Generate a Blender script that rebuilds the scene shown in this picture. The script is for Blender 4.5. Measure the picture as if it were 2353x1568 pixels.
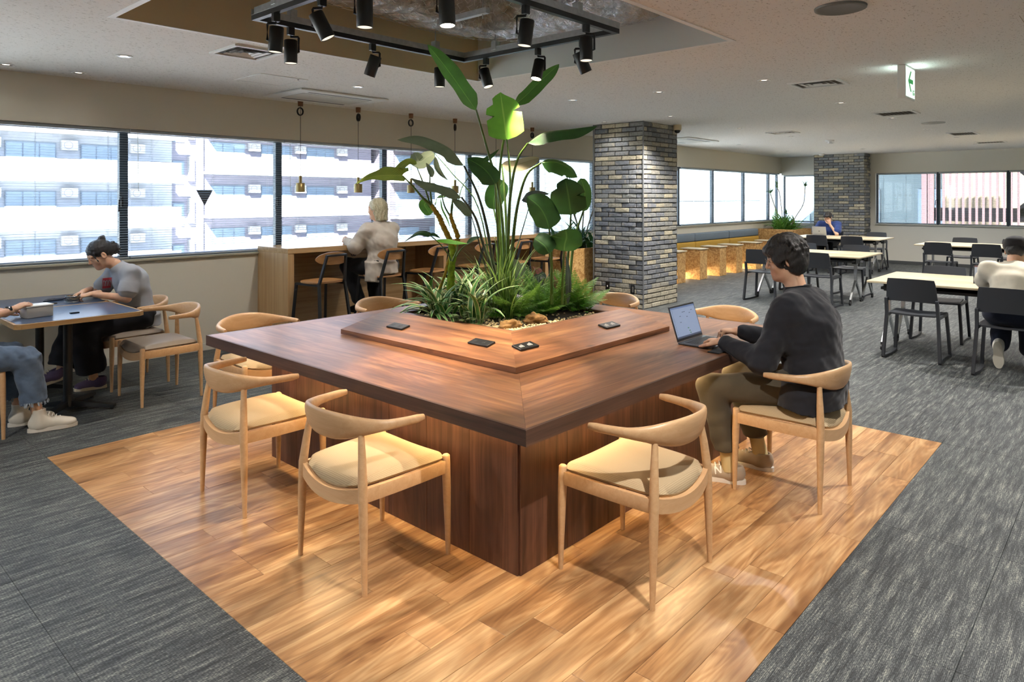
import bpy, bmesh, math, random
import numpy as np
from mathutils import Vector, Matrix, Euler

for o in list(bpy.data.objects):
    bpy.data.objects.remove(o, do_unlink=True)
scene = bpy.context.scene
COL = scene.collection
R_ = math.radians
random.seed(7)

# ------------------------------------------------------------------ camera
CAM_H, FPX, HORIZON, HEAD = 1.58, 1597.0, 456.0, R_(42.25)
cam_d = bpy.data.cameras.new('camera')
cam_d.sensor_width = 36.0
cam_d.lens = 36.0 * FPX / 2353.0
cam_d.shift_y = -(784.0 - HORIZON) / 2353.0
cam_d.clip_start, cam_d.clip_end = 0.05, 400
cam = bpy.data.objects.new('camera', cam_d)
cam.location = (0, 0, CAM_H)
cam.rotation_euler = (R_(90), 0, HEAD - R_(90))
COL.objects.link(cam)
scene.camera = cam

# ------------------------------------------------------------------ world, sun, exposure
vs = scene.view_settings
vs.view_transform = 'Standard'
vs.look = 'None'
vs.gamma = 1.0
vs.use_curve_mapping = False
vs.exposure = 1.15
scene.display_settings.display_device = 'sRGB'
scene.cycles.max_bounces = 5
scene.cycles.diffuse_bounces = 4
scene.cycles.glossy_bounces = 2
scene.cycles.transmission_bounces = 2
scene.cycles.transparent_max_bounces = 10
scene.cycles.use_adaptive_sampling = True
scene.cycles.adaptive_threshold = 0.02
scene.cycles.sample_clamp_indirect = 4.0
scene.cycles.caustics_reflective = False
scene.cycles.caustics_refractive = False
scene.cycles.use_denoising = True

world = bpy.data.worlds.new('sky')
scene.world = world
world.use_nodes = True
wn = world.node_tree
bg = wn.nodes['Background']
sky = wn.nodes.new('ShaderNodeTexSky')
sky.sky_type = 'HOSEK_WILKIE'
sky.turbidity = 5.0
sky.ground_albedo = 0.5
sky.sun_direction = Vector((-0.45, -0.60, 0.66)).normalized()
wn.links.new(sky.outputs[0], bg.inputs[0])
bg.inputs[1].default_value = 7.0

sun_d = bpy.data.lights.new('sun', 'SUN')
sun_d.energy = 42.0
sun_d.angle = R_(0.6)
sun_d.color = (1.0, 0.97, 0.92)
sun = bpy.data.objects.new('sun', sun_d)
sun.rotation_euler = Vector((0.45, 0.60, -0.66)).to_track_quat('-Z', 'Y').to_euler()
sun.location = (-20, -25, 40)
COL.objects.link(sun)

# ------------------------------------------------------------------ helpers
FW = Vector((math.cos(HEAD), math.sin(HEAD), 0))
RT = Vector((math.sin(HEAD), -math.cos(HEAD), 0))
def at_z(px, py, z):
    d = FPX * (CAM_H - z) / (py - HORIZON)
    p = FW * d + RT * ((px - 1176.5) / FPX * d)
    return Vector((p.x, p.y, z))
def at_d(px, py, d):
    p = FW * d + RT * ((px - 1176.5) / FPX * d)
    return Vector((p.x, p.y, CAM_H - (py - HORIZON) * d / FPX))
def depth(x, y): return x * FW.x + y * FW.y

class MB:
    def __init__(s): s.v, s.f = [], []
    def add(s, vs, fs, M=None):
        b = len(s.v)
        for p in vs:
            p = Vector(p)
            s.v.append(M @ p if M is not None else p)
        s.f += [tuple(i + b for i in f) for f in fs]
        return s
    def box(s, x0, x1, y0, y1, z0, z1, M=None):
        return s.add([(x0,y0,z0),(x1,y0,z0),(x1,y1,z0),(x0,y1,z0),(x0,y0,z1),(x1,y0,z1),(x1,y1,z1),(x0,y1,z1)],
            [(0,3,2,1),(4,5,6,7),(0,1,5,4),(1,2,6,5),(2,3,7,6),(3,0,4,7)], M)
    def rbox(s, x0, x1, y0, y1, z0, z1, r=0.004, seg=2, M=None):
        bm = bmesh.new()
        m = Matrix.Translation(((x0+x1)/2,(y0+y1)/2,(z0+z1)/2)) @ Matrix.Diagonal((abs(x1-x0),abs(y1-y0),abs(z1-z0),1))
        bmesh.ops.create_cube(bm, size=1.0, matrix=m)
        bmesh.ops.bevel(bm, geom=bm.edges[:], offset=min(r, .49*min(abs(x1-x0),abs(y1-y0),abs(z1-z0))), segments=seg, profile=0.5, affect='EDGES')
        bm.verts.index_update()
        s.add([v.co.copy() for v in bm.verts], [tuple(v.index for v in f.verts) for f in bm.faces], M)
        bm.free(); return s
    def prism(s, poly, z0, z1, M=None):
        n = len(poly)
        vs = [(p[0],p[1],z0) for p in poly] + [(p[0],p[1],z1) for p in poly]
        fs = [tuple(range(n-1,-1,-1)), tuple(range(n,2*n))] + [(i,(i+1)%n,n+(i+1)%n,n+i) for i in range(n)]
        return s.add(vs, fs, M)
    def lathe(s, prof, n=16, M=None, cap=True):
        vs, fs = [], []
        for r, z in prof:
            for k in range(n):
                a = 2*math.pi*k/n; vs.append((r*math.cos(a), r*math.sin(a), z))
        for j in range(len(prof)-1):
            for k in range(n):
                a, b = j*n+k, j*n+(k+1)%n
                fs.append((a, b, b+n, a+n))
        if cap:
            fs.append(tuple(range(n-1,-1,-1))); fs.append(tuple((len(prof)-1)*n+k for k in range(n)))
        return s.add(vs, fs, M)
    def sweep(s, pts, secs, up=(0,0,1), cap=True, M=None, closed=False):
        """pts: path; secs: per-point list of (a,b) offsets in the (side, up) frame"""
        pts = [Vector(p) for p in pts]; n = len(pts); vs, fs = [], []
        if not isinstance(secs[0][0], (tuple, list)): secs = [secs]*n
        m = len(secs[0]); up = Vector(up)
        for i, p in enumerate(pts):
            if closed: t = pts[(i+1)%n] - pts[i-1]
            else: t = pts[min(i+1,n-1)] - pts[max(i-1,0)]
            t.normalize()
            sd = t.cross(up)
            if sd.length < 1e-4: sd = t.cross(Vector((1,0,0)))
            sd.normalize(); u = sd.cross(t).normalized()
            for a, b in secs[i]: vs.append(p + sd*a + u*b)
        rng = n if closed else n-1
        for i in range(rng):
            for k in range(m):
                a, b = i*m+k, i*m+(k+1)%m
                c, d = ((i+1)%n)*m+(k+1)%m, ((i+1)%n)*m+k
                fs.append((a, b, c, d))
        if cap and not closed:
            fs.append(tuple(range(m-1,-1,-1))); fs.append(tuple((n-1)*m+k for k in range(m)))
        return s.add(vs, fs, M)
    def tube(s, pts, r, n=8, up=(0.013,0.021,1), M=None, closed=False, sq=1.0):
        pts = [Vector(p) for p in pts]
        rs = r if isinstance(r, (list,tuple)) else [r]*len(pts)
        secs = [[(q*math.cos(2*math.pi*k/n), q*sq*math.sin(2*math.pi*k/n)) for k in range(n)] for q in rs]
        return s.sweep(pts, secs, up, True, M, closed)
    def mesh(s, name, smooth=None):
        me = bpy.data.meshes.new(name)
        me.from_pydata([tuple(p) for p in s.v], [], s.f)
        me.validate()
        bm = bmesh.new(); bm.from_mesh(me); bmesh.ops.recalc_face_normals(bm, faces=bm.faces[:]); bm.to_mesh(me); bm.free()
        if smooth is not None:
            for p in me.polygons: p.use_smooth = True
            me.set_sharp_from_angle(angle=R_(smooth))
        return me
    def obj(s, name, mat, parent=None, smooth=None, loc=None, rz=0):
        me = s.mesh(name, smooth)
        return mkobj(name, me, mat, parent, loc, rz)

def mkobj(name, me, mat, parent=None, loc=None, rz=0):
    o = bpy.data.objects.new(name, me)
    COL.objects.link(o)
    if mat is not None:
        if not me.materials: me.materials.append(mat)
        elif me.materials[0] is not mat:
            o.material_slots[0].link = 'OBJECT'; o.material_slots[0].material = mat
    if parent is not None: o.parent = parent
    if loc is not None: o.location = loc
    if rz: o.rotation_euler = (0,0,rz)
    return o
def tag(o, label=None, cat=None, group=None, kind=None):
    if label: o['label'] = label
    if cat: o['category'] = cat
    if group: o['group'] = group
    if kind: o['kind'] = kind
    return o
def thing(name, label, cat, loc=(0,0,0), rz=0, group=None, kind=None):
    o = bpy.data.objects.new(name, None); COL.objects.link(o)
    o.empty_display_size = 0.1
    o.location = loc; o.rotation_euler = (0,0,rz)
    return tag(o, label, cat, group, kind)
def copy_tree(root, loc=None, rz=None, label=None, group=None):
    r = root.copy(); COL.objects.link(r)
    if loc is not None: r.location = loc
    if rz is not None: r.rotation_euler = (0,0,rz)
    if label: r['label'] = label
    if group: r['group'] = group
    for ch in list(root.children):
        c = ch.copy(); COL.objects.link(c); c.parent = r
        for g in list(ch.children):
            d = g.copy(); COL.objects.link(d); d.parent = c
    return r
def T(x, y, z): return Matrix.Translation((x, y, z))
def Rz(a): return Matrix.Rotation(a, 4, 'Z')
def Rx(a): return Matrix.Rotation(a, 4, 'X')
def Ry(a): return Matrix.Rotation(a, 4, 'Y')
def bez(p0, p1, p2, p3, n):
    p0,p1,p2,p3 = map(Vector,(p0,p1,p2,p3)); out=[]
    for i in range(n+1):
        t=i/n; u=1-t
        out.append(p0*u**3+p1*3*u*u*t+p2*3*u*t*t+p3*t**3)
    return out
def catmull(P, n=6):
    P=[Vector(p) for p in P]; out=[]
    for i in range(len(P)-1):
        a=P[i-1] if i>0 else P[i]*2-P[i+1]; b=P[i]; c=P[i+1]; d=P[i+2] if i+2<len(P) else P[i+1]*2-P[i]
        for k in range(n):
            t=k/n
            out.append(0.5*((2*b)+(c-a)*t+(2*a-5*b+4*c-d)*t*t+(3*b-a-3*c+d)*t**3))
    out.append(P[-1]); return out
def lerp(a, b, t): return a+(b-a)*t

# ------------------------------------------------------------------ materials
def srgb(h):
    if isinstance(h, str):
        h = h.lstrip('#'); c = [int(h[i:i+2],16)/255 for i in (0,2,4)]
    else: c = list(h)
    return tuple((x/12.92 if x <= .04045 else ((x+.055)/1.055)**2.4) for x in c) + (1,)
class NT:
    def __init__(s, m): s.t = m.node_tree; s.n = s.t.nodes; s.l = s.t.links
    def new(s, typ, **kw):
        n = s.n.new(typ)
        for k, v in kw.items(): setattr(n, k, v)
        return n
    def link(s, a, b): s.l.new(a, b)
    def val(s, sock, x):
        if hasattr(x, 'is_output') or isinstance(x, bpy.types.NodeSocket): s.l.new(x, sock)
        else: sock.default_value = x
    def math(s, op, a, b=None, clamp=False):
        n = s.new('ShaderNodeMath', operation=op, use_clamp=clamp)
        s.val(n.inputs[0], a)
        if b is not None: s.val(n.inputs[1], b)
        return n.outputs[0]
    def mix(s, fac, a, b, mode='MIX'):
        n = s.new('ShaderNodeMix', data_type='RGBA', blend_type=mode)
        s.val(n.inputs[0], fac); s.val(n.inputs[6], a); s.val(n.inputs[7], b)
        return n.outputs[2]
    def ramp(s, fac, stops):
        n = s.new('ShaderNodeValToRGB'); s.val(n.inputs[0], fac)
        e = n.color_ramp.elements
        while len(e) < len(stops): e.new(0.5)
        for q, (p, c) in zip(e, stops):
            q.position = p; q.color = c if not isinstance(c, (int, float)) else (c,c,c,1)
        return n.outputs[0]
    def noise(s, vec, scale, detail=2, rough=.5, dist=0.0):
        n = s.new('ShaderNodeTexNoise'); s.link(vec, n.inputs['Vector'])
        n.inputs['Scale'].default_value = scale; n.inputs['Detail'].default_value = detail
        n.inputs['Roughness'].default_value = rough; n.inputs['Distortion'].default_value = dist
        return n.outputs[0]
    def coord(s, kind='Object', scale=(1,1,1), rnd=True, rot=(0,0,0)):
        tc = s.new('ShaderNodeTexCoord')
        v = tc.outputs[kind]
        if rnd:
            oi = s.new('ShaderNodeObjectInfo')
            m = s.new('ShaderNodeVectorMath', operation='MULTIPLY_ADD')
            s.link(oi.outputs['Random'], m.inputs[0]); m.inputs[1].default_value = (13.7, 7.3, 5.1); s.link(v, m.inputs[2])
            v = m.outputs[0]
        mp = s.new('ShaderNodeMapping'); s.link(v, mp.inputs[0])
        mp.inputs['Scale'].default_value = scale; mp.inputs['Rotation'].default_value = rot
        return mp.outputs[0]
    def rand(s): return s.new('ShaderNodeObjectInfo').outputs['Random']
def newmat(name):
    m = bpy.data.materials.new(name); m.use_nodes = True
    return m, NT(m), m.node_tree.nodes['Principled BSDF']
def bump(nt, b, h, strength=.2, dist=.002):
    n = nt.new('ShaderNodeBump'); n.inputs['Strength'].default_value = strength; n.inputs['Distance'].default_value = dist
    nt.link(h, n.inputs['Height']); nt.link(n.outputs[0], b.inputs['Normal'])
def plain(name, col, rough=.5, metal=0.0, spec=.5, var=0.0, vscale=8, bmp=0, bscale=200, coat=0, sheen=0):
    m, nt, b = newmat(name)
    c = srgb(col)
    b.inputs['Base Color'].default_value = c
    b.inputs['Roughness'].default_value = rough; b.inputs['Metallic'].default_value = metal
    b.inputs['Specular IOR Level'].default_value = spec
    if coat: b.inputs['Coat Weight'].default_value = coat; b.inputs['Coat Roughness'].default_value = .15
    if sheen: b.inputs['Sheen Weight'].default_value = sheen
    if var or bmp: v = nt.coord()
    if var:
        n = nt.noise(v, vscale, 3)
        k = nt.ramp(n, [(.3, 1-var), (.7, 1+var)])
        nt.link(nt.mix(1.0, c, k, 'MULTIPLY'), b.inputs['Base Color'])
    if bmp: bump(nt, b, nt.noise(v, bscale, 3), bmp)
    return m
def emis(name, col, s, base=.5):
    m, nt, b = newmat(name)
    b.inputs['Base Color'].default_value = (base,base,base,1)
    b.inputs['Emission Color'].default_value = srgb(col); b.inputs['Emission Strength'].default_value = s
    return m
def wood(name, cols, grain=26, along=1.6, rough=.42, contrast=(.28,.5,.74), knots=0, rnd=True, plankvar=0.0, blot=.0, bmp=.12, coat=0, spec=.5, axis='x', fig=0.0):
    """grain runs along local X"""
    m, nt, b = newmat(name)
    sc = (lambda a, g: (a, g, g)) if axis == 'x' else (lambda a, g: (g, g, a))
    v = nt.coord('Object', sc(along, grain), rnd)
    n1 = nt.noise(v, 1.0, 5, .62, .6)
    v2 = nt.coord('Object', sc(along*3, grain*5), rnd)
    n2 = nt.noise(v2, 1.0, 3, .6)
    f = nt.math('ADD', nt.math('MULTIPLY', n1, .78), nt.math('MULTIPLY', n2, .22))
    if fig:
        vf = nt.coord('Object', sc(.9, 6.0), rnd)
        nf = nt.noise(vf, 1.0, 2, .5, .4)
        rg = nt.math('SINE', nt.math('MULTIPLY', nf, 95.0))
        f = nt.math('ADD', f, nt.math('MULTIPLY', rg, fig))
    c = nt.ramp(f, [(contrast[0], srgb(cols[0])), (contrast[1], srgb(cols[1])), (contrast[2], srgb(cols[2]))])
    if blot:
        vb = nt.coord('Object', sc(1.4, 5.5), rnd)
        nb = nt.noise(vb, 1.0, 3, .55, .8)
        c = nt.mix(nt.ramp(nb, [(.42, 0.0), (.72, blot)]), c, srgb(cols[3] if len(cols) > 3 else cols[0]))
    if knots:
        vk = nt.coord('Object', sc(2.2, 5.0), rnd)
        vo = nt.new('ShaderNodeTexVoronoi'); nt.link(vk, vo.inputs['Vector']); vo.inputs['Scale'].default_value = 1.0
        c = nt.mix(nt.ramp(vo.outputs['Distance'], [(.03, knots), (.11, 0.0)]), c, srgb(cols[3] if len(cols) > 3 else cols[0]))
    if plankvar:
        r = nt.ramp(nt.rand(), [(0, 1-plankvar), (1, 1+plankvar*.6)])
        c = nt.mix(1.0, c, r, 'MULTIPLY')
    nt.link(c, b.inputs['Base Color'])
    b.inputs['Roughness'].default_value = rough; b.inputs['Specular IOR Level'].default_value = spec
    if coat: b.inputs['Coat Weight'].default_value = coat; b.inputs['Coat Roughness'].default_value = .2
    if bmp: bump(nt, b, f, bmp, .0015)
    return m

M = {}
M['wall'] = plain('beige wall cloth', '#d9d3c3', .85, spec=.2, bmp=.05, bscale=300)
M['wall2'] = plain('pale grey wall cloth', '#dcdad1', .85, spec=.2)
M['white'] = plain('white paint', '#f2f2ef', .5)
M['trimw'] = plain('off white vinyl skirting', '#d6d2c6', .5)
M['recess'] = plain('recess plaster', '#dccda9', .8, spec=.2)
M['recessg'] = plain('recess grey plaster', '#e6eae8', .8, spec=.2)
M['black'] = plain('black metal powder coat', '#141618', .45)
M['blackp'] = plain('black plastic', '#17181a', .4)
M['frame'] = plain('dark anodised window frame', '#3c4650', .4, .3)
M['steel'] = plain('galvanised steel', '#b4b9bc', .35, .35, var=.12, vscale=30)
M['chrome'] = plain('polished aluminium', '#c3c6c8', .25, .9)
M['slat'] = plain('blind slat aluminium', '#aab2b8', .45, .15)
M['chairblack'] = plain('matt black polypropylene', '#303338', .48, spec=.45)
M['tabletopw'] = plain('pale ivory laminate', '#cdbf9f', .35)
M['glass'] = None
m, nt, b = newmat('window glass'); M['glass'] = m
tr = nt.new('ShaderNodeBsdfTransparent'); tr.inputs[0].default_value = (.95,.98,1,1)
gl = nt.new('ShaderNodeBsdfGlossy'); gl.inputs['Roughness'].default_value = .02
mx = nt.new('ShaderNodeMixShader'); mx.inputs[0].default_value = .05
nt.link(tr.outputs[0], mx.inputs[1]); nt.link(gl.outputs[0], mx.inputs[2])
nt.link(mx.outputs[0], nt.n['Material Output'].inputs[0])

# ceiling board: pale with fine dark flecks
m, nt, b = newmat('rock wool ceiling board'); M['ceil'] = m
v = nt.coord('Object', (1,1,1), False)
vs_ = nt.coord('Object', (42,85,42), False)
n = nt.noise(vs_, 1.0, 2, .6)
c = nt.mix(nt.ramp(n, [(.62, 0.0), (.67, .55)]), srgb('#f0eeea'), srgb('#8a8478'))
nt.link(c, b.inputs['Base Color']); b.inputs['Roughness'].default_value = .9; b.inputs['Specular IOR Level'].default_value = .15
bump(nt, b, n, .2, .002)

# carpet: woven dark loop, streaks along world X
m, nt, b = newmat('woven grey carpet'); M['carpet'] = m
tc = nt.new('ShaderNodeTexCoord'); geo = nt.new('ShaderNodeNewGeometry')
def gmap(scale):
    mp = nt.new('ShaderNodeMapping'); nt.link(geo.outputs['Position'], mp.inputs[0]); mp.inputs['Scale'].default_value = scale; return mp.outputs[0]
big = nt.noise(gmap((3.2, 34, 1)), 1.0, 4, .68)
fine = nt.noise(gmap((10, 160, 1)), 1.0, 2, .6)
dash = nt.noise(gmap((95, 230, 1)), 1.0, 0, .5)
sy = nt.new('ShaderNodeSeparateXYZ'); nt.link(geo.outputs['Position'], sy.inputs[0])
row = nt.math('SINE', nt.math('MULTIPLY', sy.outputs[1], 6.2832/.0052))
colm = nt.math('SINE', nt.math('MULTIPLY', sy.outputs[0], 6.2832/.0090))
f = nt.math('ADD', nt.math('ADD', nt.math('MULTIPLY', big, .46), nt.math('MULTIPLY', fine, .30)), nt.math('MULTIPLY', dash, .24))
f = nt.math('ADD', f, nt.math('MULTIPLY', nt.math('ADD', row, nt.math('MULTIPLY', colm, .6)), .028))
rv = nt.math('MULTIPLY', nt.math('SUBTRACT', nt.rand(), .5), .02)
f = nt.math('ADD', f, rv)
c = nt.ramp(f, [(.38, srgb('#1c1f21')), (.48, srgb('#35393b')), (.56, srgb('#585c5b')), (.66, srgb('#94958a'))])
nt.link(c, b.inputs['Base Color']); b.inputs['Roughness'].default_value = .62; b.inputs['Specular IOR Level'].default_value = .4
bump(nt, b, f, .5, .003)

M['plank'] = wood('oak vinyl plank', ('#704a2e', '#ab8055', '#d0ac7e', '#5c3a20'), grain=15, along=1.3, rough=.3, contrast=(.28,.48,.68), plankvar=.05, blot=.8, bmp=.06, fig=.045)
M['walnut'] = wood('brown pine laminate', ('#573826', '#86593b', '#a97a50', '#332016'), grain=17, along=.9, rough=.36, contrast=(.3,.5,.7), knots=.8, blot=.55, bmp=.12, fig=.03)
M['walnutd'] = wood('dark brown pine edge', ('#33211a', '#543a2c', '#6e503c', '#20130d'), grain=34, along=1.2, rough=.5, contrast=(.25,.5,.78), knots=.6, blot=.4, bmp=.3)
M['walnutr'] = wood('reddish brown pine base', ('#3a2218', '#5e3c2c', '#7a523c', '#26140e'), grain=22, along=.8, rough=.45, contrast=(.3,.5,.72), knots=.8, blot=.5, bmp=.1, fig=.03)
M['beech'] = wood('pale beech', ('#bd9468', '#cba479', '#d8b68c'), grain=40, along=2.0, rough=.38, contrast=(.2,.5,.85), bmp=.02)
M['oak'] = wood('light oak veneer', ('#9c7a52', '#b8966a', '#c9ab80'), grain=34, along=1.0, rough=.22, contrast=(.28,.5,.75), bmp=.05)
M['oakv'] = wood('light oak veneer upright', ('#9c7a52', '#b8966a', '#c9ab80'), grain=34, along=1.0, rough=.45, contrast=(.28,.5,.75), bmp=.05, axis='z')
M['oakseat'] = wood('oak plywood seat', ('#8f6236', '#ab7c4c', '#bd9160'), grain=30, along=1.3, rough=.42, bmp=.04)

# oriented strand board
m, nt, b = newmat('oriented strand board'); M['osb'] = m
v = nt.coord('Object', (1,1,1), True)
def strand(sc, seed):
    mp = nt.new('ShaderNodeMapping'); nt.link(v, mp.inputs[0]); mp.inputs['Scale'].default_value = sc; mp.inputs['Location'].default_value = (seed, seed*2, 0); mp.inputs['Rotation'].default_value = (.3*seed, .4, .9*seed)
    vo = nt.new('ShaderNodeTexVoronoi'); nt.link(mp.outputs[0], vo.inputs['Vector']); vo.inputs['Scale'].default_value = 1.0
    return nt.math('ADD', nt.new('ShaderNodeSeparateColor').outputs[0], 0.0) if False else vo.outputs['Color']
c1 = strand((70, 24, 70), 1.0); c2 = strand((24, 80, 24), 2.3)
sc_ = nt.new('ShaderNodeSeparateColor'); nt.link(nt.mix(.5, c1, c2), sc_.inputs[0])
c = nt.ramp(sc_.outputs[0], [(.2, srgb('#a87a45')), (.5, srgb('#c79a5c')), (.8, srgb('#dbb67c'))])
nt.link(c, b.inputs['Base Color']); b.inputs['Roughness'].default_value = .5

# seat cloth: woven beige
m, nt, b = newmat('beige woven seat cloth'); M['cloth'] = m
v = nt.coord('Object', (1,1,1), True)
wv = nt.new('ShaderNodeTexWave'); nt.link(v, wv.inputs['Vector']); wv.inputs['Scale'].default_value = 70; wv.inputs['Distortion'].default_value = 1.0
wv2 = nt.new('ShaderNodeTexWave', bands_direction='Y'); nt.link(v, wv2.inputs['Vector']); wv2.inputs['Scale'].default_value = 70; wv2.inputs['Distortion'].default_value = 1.0
h = nt.math('MULTIPLY', wv.outputs['Fac'], wv2.outputs['Fac'])
nt.link(nt.mix(h, srgb('#a58f70'), srgb('#cdb894')), b.inputs['Base Color']); b.inputs['Roughness'].default_value = .85; b.inputs['Specular IOR Level'].default_value = .2
bump(nt, b, h, .3, .001)
M['leather'] = plain('taupe leather', '#8d7f70', .42, var=.06)

# bricks: colour per brick
m, nt, b = newmat('weathered grey brick'); M['brick'] = m
v = nt.coord('Object', (1,1,1), True)
r = nt.rand()
c = nt.ramp(r, [(0, srgb('#666a70')), (.3, srgb('#7c8087')), (.6, srgb('#8f908c')), (.8, srgb('#a09a8b')), (.92, srgb('#b3ab96')), (1, srgb('#d3c9ae'))])
n = nt.noise(v, 38, 4, .65)
c = nt.mix(nt.ramp(n, [(.32, .5), (.55, 0.0)]), c, srgb('#4a4842'))
n3 = nt.noise(v, 16, 2)
c = nt.mix(nt.ramp(n3, [(.56, 0.0), (.75, .5)]), c, srgb('#b8ad93'))
nt.link(c, b.inputs['Base Color']); b.inputs['Roughness'].default_value = .88
bump(nt, b, n, .9, .006)
M['mortar'] = plain('dark mortar', '#4a4844', .95)
# ================================================================== the room
X0, X1, Y0, Y1, CZ = -4.0, 18.75, -5.0, 7.22, 2.68
PX0, PX1, PY0, PY1 = 1.23, 5.185, 0.962, 4.944          # wood patch
def struct(o, label, kind='structure'): return tag(o, label, None, None, kind)
def inframe(x, y, z):
    d = x*FW.x + y*FW.y
    if d < .25: return False
    s = x*RT.x + y*RT.y
    px = 1176.5 + FPX*s/d; py = HORIZON + FPX*(CAM_H-z)/d
    return -60 < px < 2413 and -60 < py < 1628

floor = MB().box(X0-.2, X1+.2, Y0-.2, Y1+.2, -.15, -.008).obj('floor', M['mortar'])
struct(floor, 'dark grey woven carpet floor of the office lounge')
tx, ty = (PX1-PX0)/8, (PY1-PY0)/8
tiles = []
i0, i1 = math.floor((X0-PX0)/tx), math.ceil((X1-PX0)/tx)
j0, j1 = math.floor((Y0-PY0)/ty), math.ceil((Y1-PY0)/ty)
for i in range(i0, i1):
    for j in range(j0, j1):
        if 0 <= i < 8 and 0 <= j < 8: continue
        a, b2, c, d = max(PX0+i*tx, X0), min(PX0+(i+1)*tx, X1), max(PY0+j*ty, Y0), min(PY0+(j+1)*ty, Y1)
        if b2-a < .01 or d-c < .01: continue
        full = b2-a > tx-.002 and d-c > ty-.002
        vis = any(inframe(x, y, 0) for x in (a, b2) for y in (c, d))
        dd = depth((a+b2)/2, (c+d)/2)
        tiles.append((dd if (vis and full) else 999+dd, a, b2, c, d))
tiles.sort()
g = .0008
tm = MB().box(-tx/2+g, tx/2-g, -ty/2+g, ty/2-g, -.008, 0).mesh('carpet_tile')
rest = MB()
for k, (dd, a, b2, c, d) in enumerate(tiles):
    if k < 290 and dd < 900: mkobj('carpet_tile', tm, M['carpet'], floor, ((a+b2)/2, (c+d)/2, random.uniform(-.0004, .0004)))
    else: rest.box(a+g, b2-g, c+g, d-g, -.008, 0)
tag(rest.obj('carpet', M['carpet'], floor), kind='stuff')

wf = MB().box(PX0, PX1, PY0, PY1, -.0079, -.004).obj('floor_inlay', M['mortar'])
struct(wf, 'square of honey oak plank flooring under the big planter table')
rows = 27; rw = (PY1-PY0)/rows
rs = random.Random(3); pm = {}
for r_i in range(rows):
    x = PX0; y = PY0 + (r_i+.5)*rw; first = True
    while x < PX1-.01:
        L = .915
        if first: L = rs.choice([.23,.38,.46,.61,.76,.915]); first = False
        if PX1-(x+L) < .12: L = PX1-x
        L = min(L, PX1-x); key = round(L, 3)
        if key not in pm:
            pm[key] = MB().rbox(-L/2+.0005, L/2-.0005, -rw/2+.0005, rw/2-.0005, -.004, .0, .0008, 1).mesh('plank')
        mkobj('plank', pm[key], M['plank'], wf, (x+L/2, y, .0008+rs.uniform(0,.0003)))
        x += L

def wall(name, boxes, mat, label):
    m = MB()
    for q in boxes: m.box(*q)
    return struct(m.obj(name, mat), label)
SILL, LINT = .97, 2.25
wall('wall_window', [(X0-.2, X1+.25, Y1, Y1+.25, 0, SILL), (X0-.2, X1+.25, Y1, Y1+.25, LINT, CZ+.1)], M['wall'], 'long beige wall with the band of windows')
wall('wall_far', [(X1, X1+.25, Y0, Y1, 0, .93), (X1, X1+.25, Y0, Y1, 2.2, CZ+.1), (X1, X1+.25, 4.90, 6.20, .93, 2.2)], M['wall2'], 'pale grey far wall behind the meeting tables')
wall('wall_right', [(X0-.2, X1+.25, Y0-.2, Y0, 0, CZ+.1)], M['wall2'], 'plain pale wall on the right side of the room')
wall('wall_back', [(X0-.2, X0, Y0, Y1, 0, CZ+.1)], M['wall2'], 'plain pale wall behind the viewer')
struct(MB().rbox(X0, X1, Y1-.012, Y1, 0, .075, .003).obj('baseboard_window', M['trimw']), 'low off white skirting along the window wall')
struct(MB().rbox(X1-.012, X1, Y0, 4.9, 0, .07, .003).obj('baseboard_far', plain('dark grey skirting', '#4f5254', .5)), 'dark skirting along the far wall')
struct(MB().rbox(X0, X1-.02, Y1-.03, Y1+.1, SILL, SILL+.022, .004).obj('trim_1', plain('grey beige sill', '#a9a491', .5)), 'window sill along the long window wall')
struct(MB().rbox(X1-.03, X1+.1, Y0, 4.9, .93, .955, .004).obj('trim_2', plain('pale sill', '#b9bab2', .5)), 'window sill along the far wall')

# ceiling with the open square recess
RX0, RX1, RY0, RY1, RZ = 1.5, 4.6, 2.136, 4.61, 3.55
cl = MB()
t = .03
for q in [(X0-.2, RX0-t, Y0-.2, Y1+.2), (RX1+t, X1+.2, Y0-.2, Y1+.2), (RX0-t, RX1+t, Y0-.2, RY0-t), (RX0-t, RX1+t, RY1+t, Y1+.2)]:
    cl.box(q[0], q[1], q[2], q[3], CZ, CZ+.1)
struct(cl.obj('ceiling', M['ceil']), 'pale flecked board ceiling with an open square recess')
t = .03
rc = MB()
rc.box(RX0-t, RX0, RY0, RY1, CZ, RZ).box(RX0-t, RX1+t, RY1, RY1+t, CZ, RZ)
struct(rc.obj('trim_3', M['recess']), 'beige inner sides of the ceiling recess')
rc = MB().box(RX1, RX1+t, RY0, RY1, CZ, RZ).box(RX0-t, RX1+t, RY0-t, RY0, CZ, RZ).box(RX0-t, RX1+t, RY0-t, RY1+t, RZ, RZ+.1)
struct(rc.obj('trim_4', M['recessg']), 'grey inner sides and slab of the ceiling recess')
e = .014
tr_ = MB()
for q in [(RX0-.034, RX0+.002, RY0-.034, RY1+.034), (RX1-.002, RX1+.034, RY0-.034, RY1+.034), (RX0+.002, RX1-.002, RY0-.034, RY0+.002), (RX0+.002, RX1-.002, RY1-.002, RY1+.034)]:
    tr_.box(q[0], q[1], q[2], q[3], CZ-.004, CZ-.0003)
struct(tr_.obj('trim_5', M['white']), 'thin white edge bead around the ceiling recess')

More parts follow.
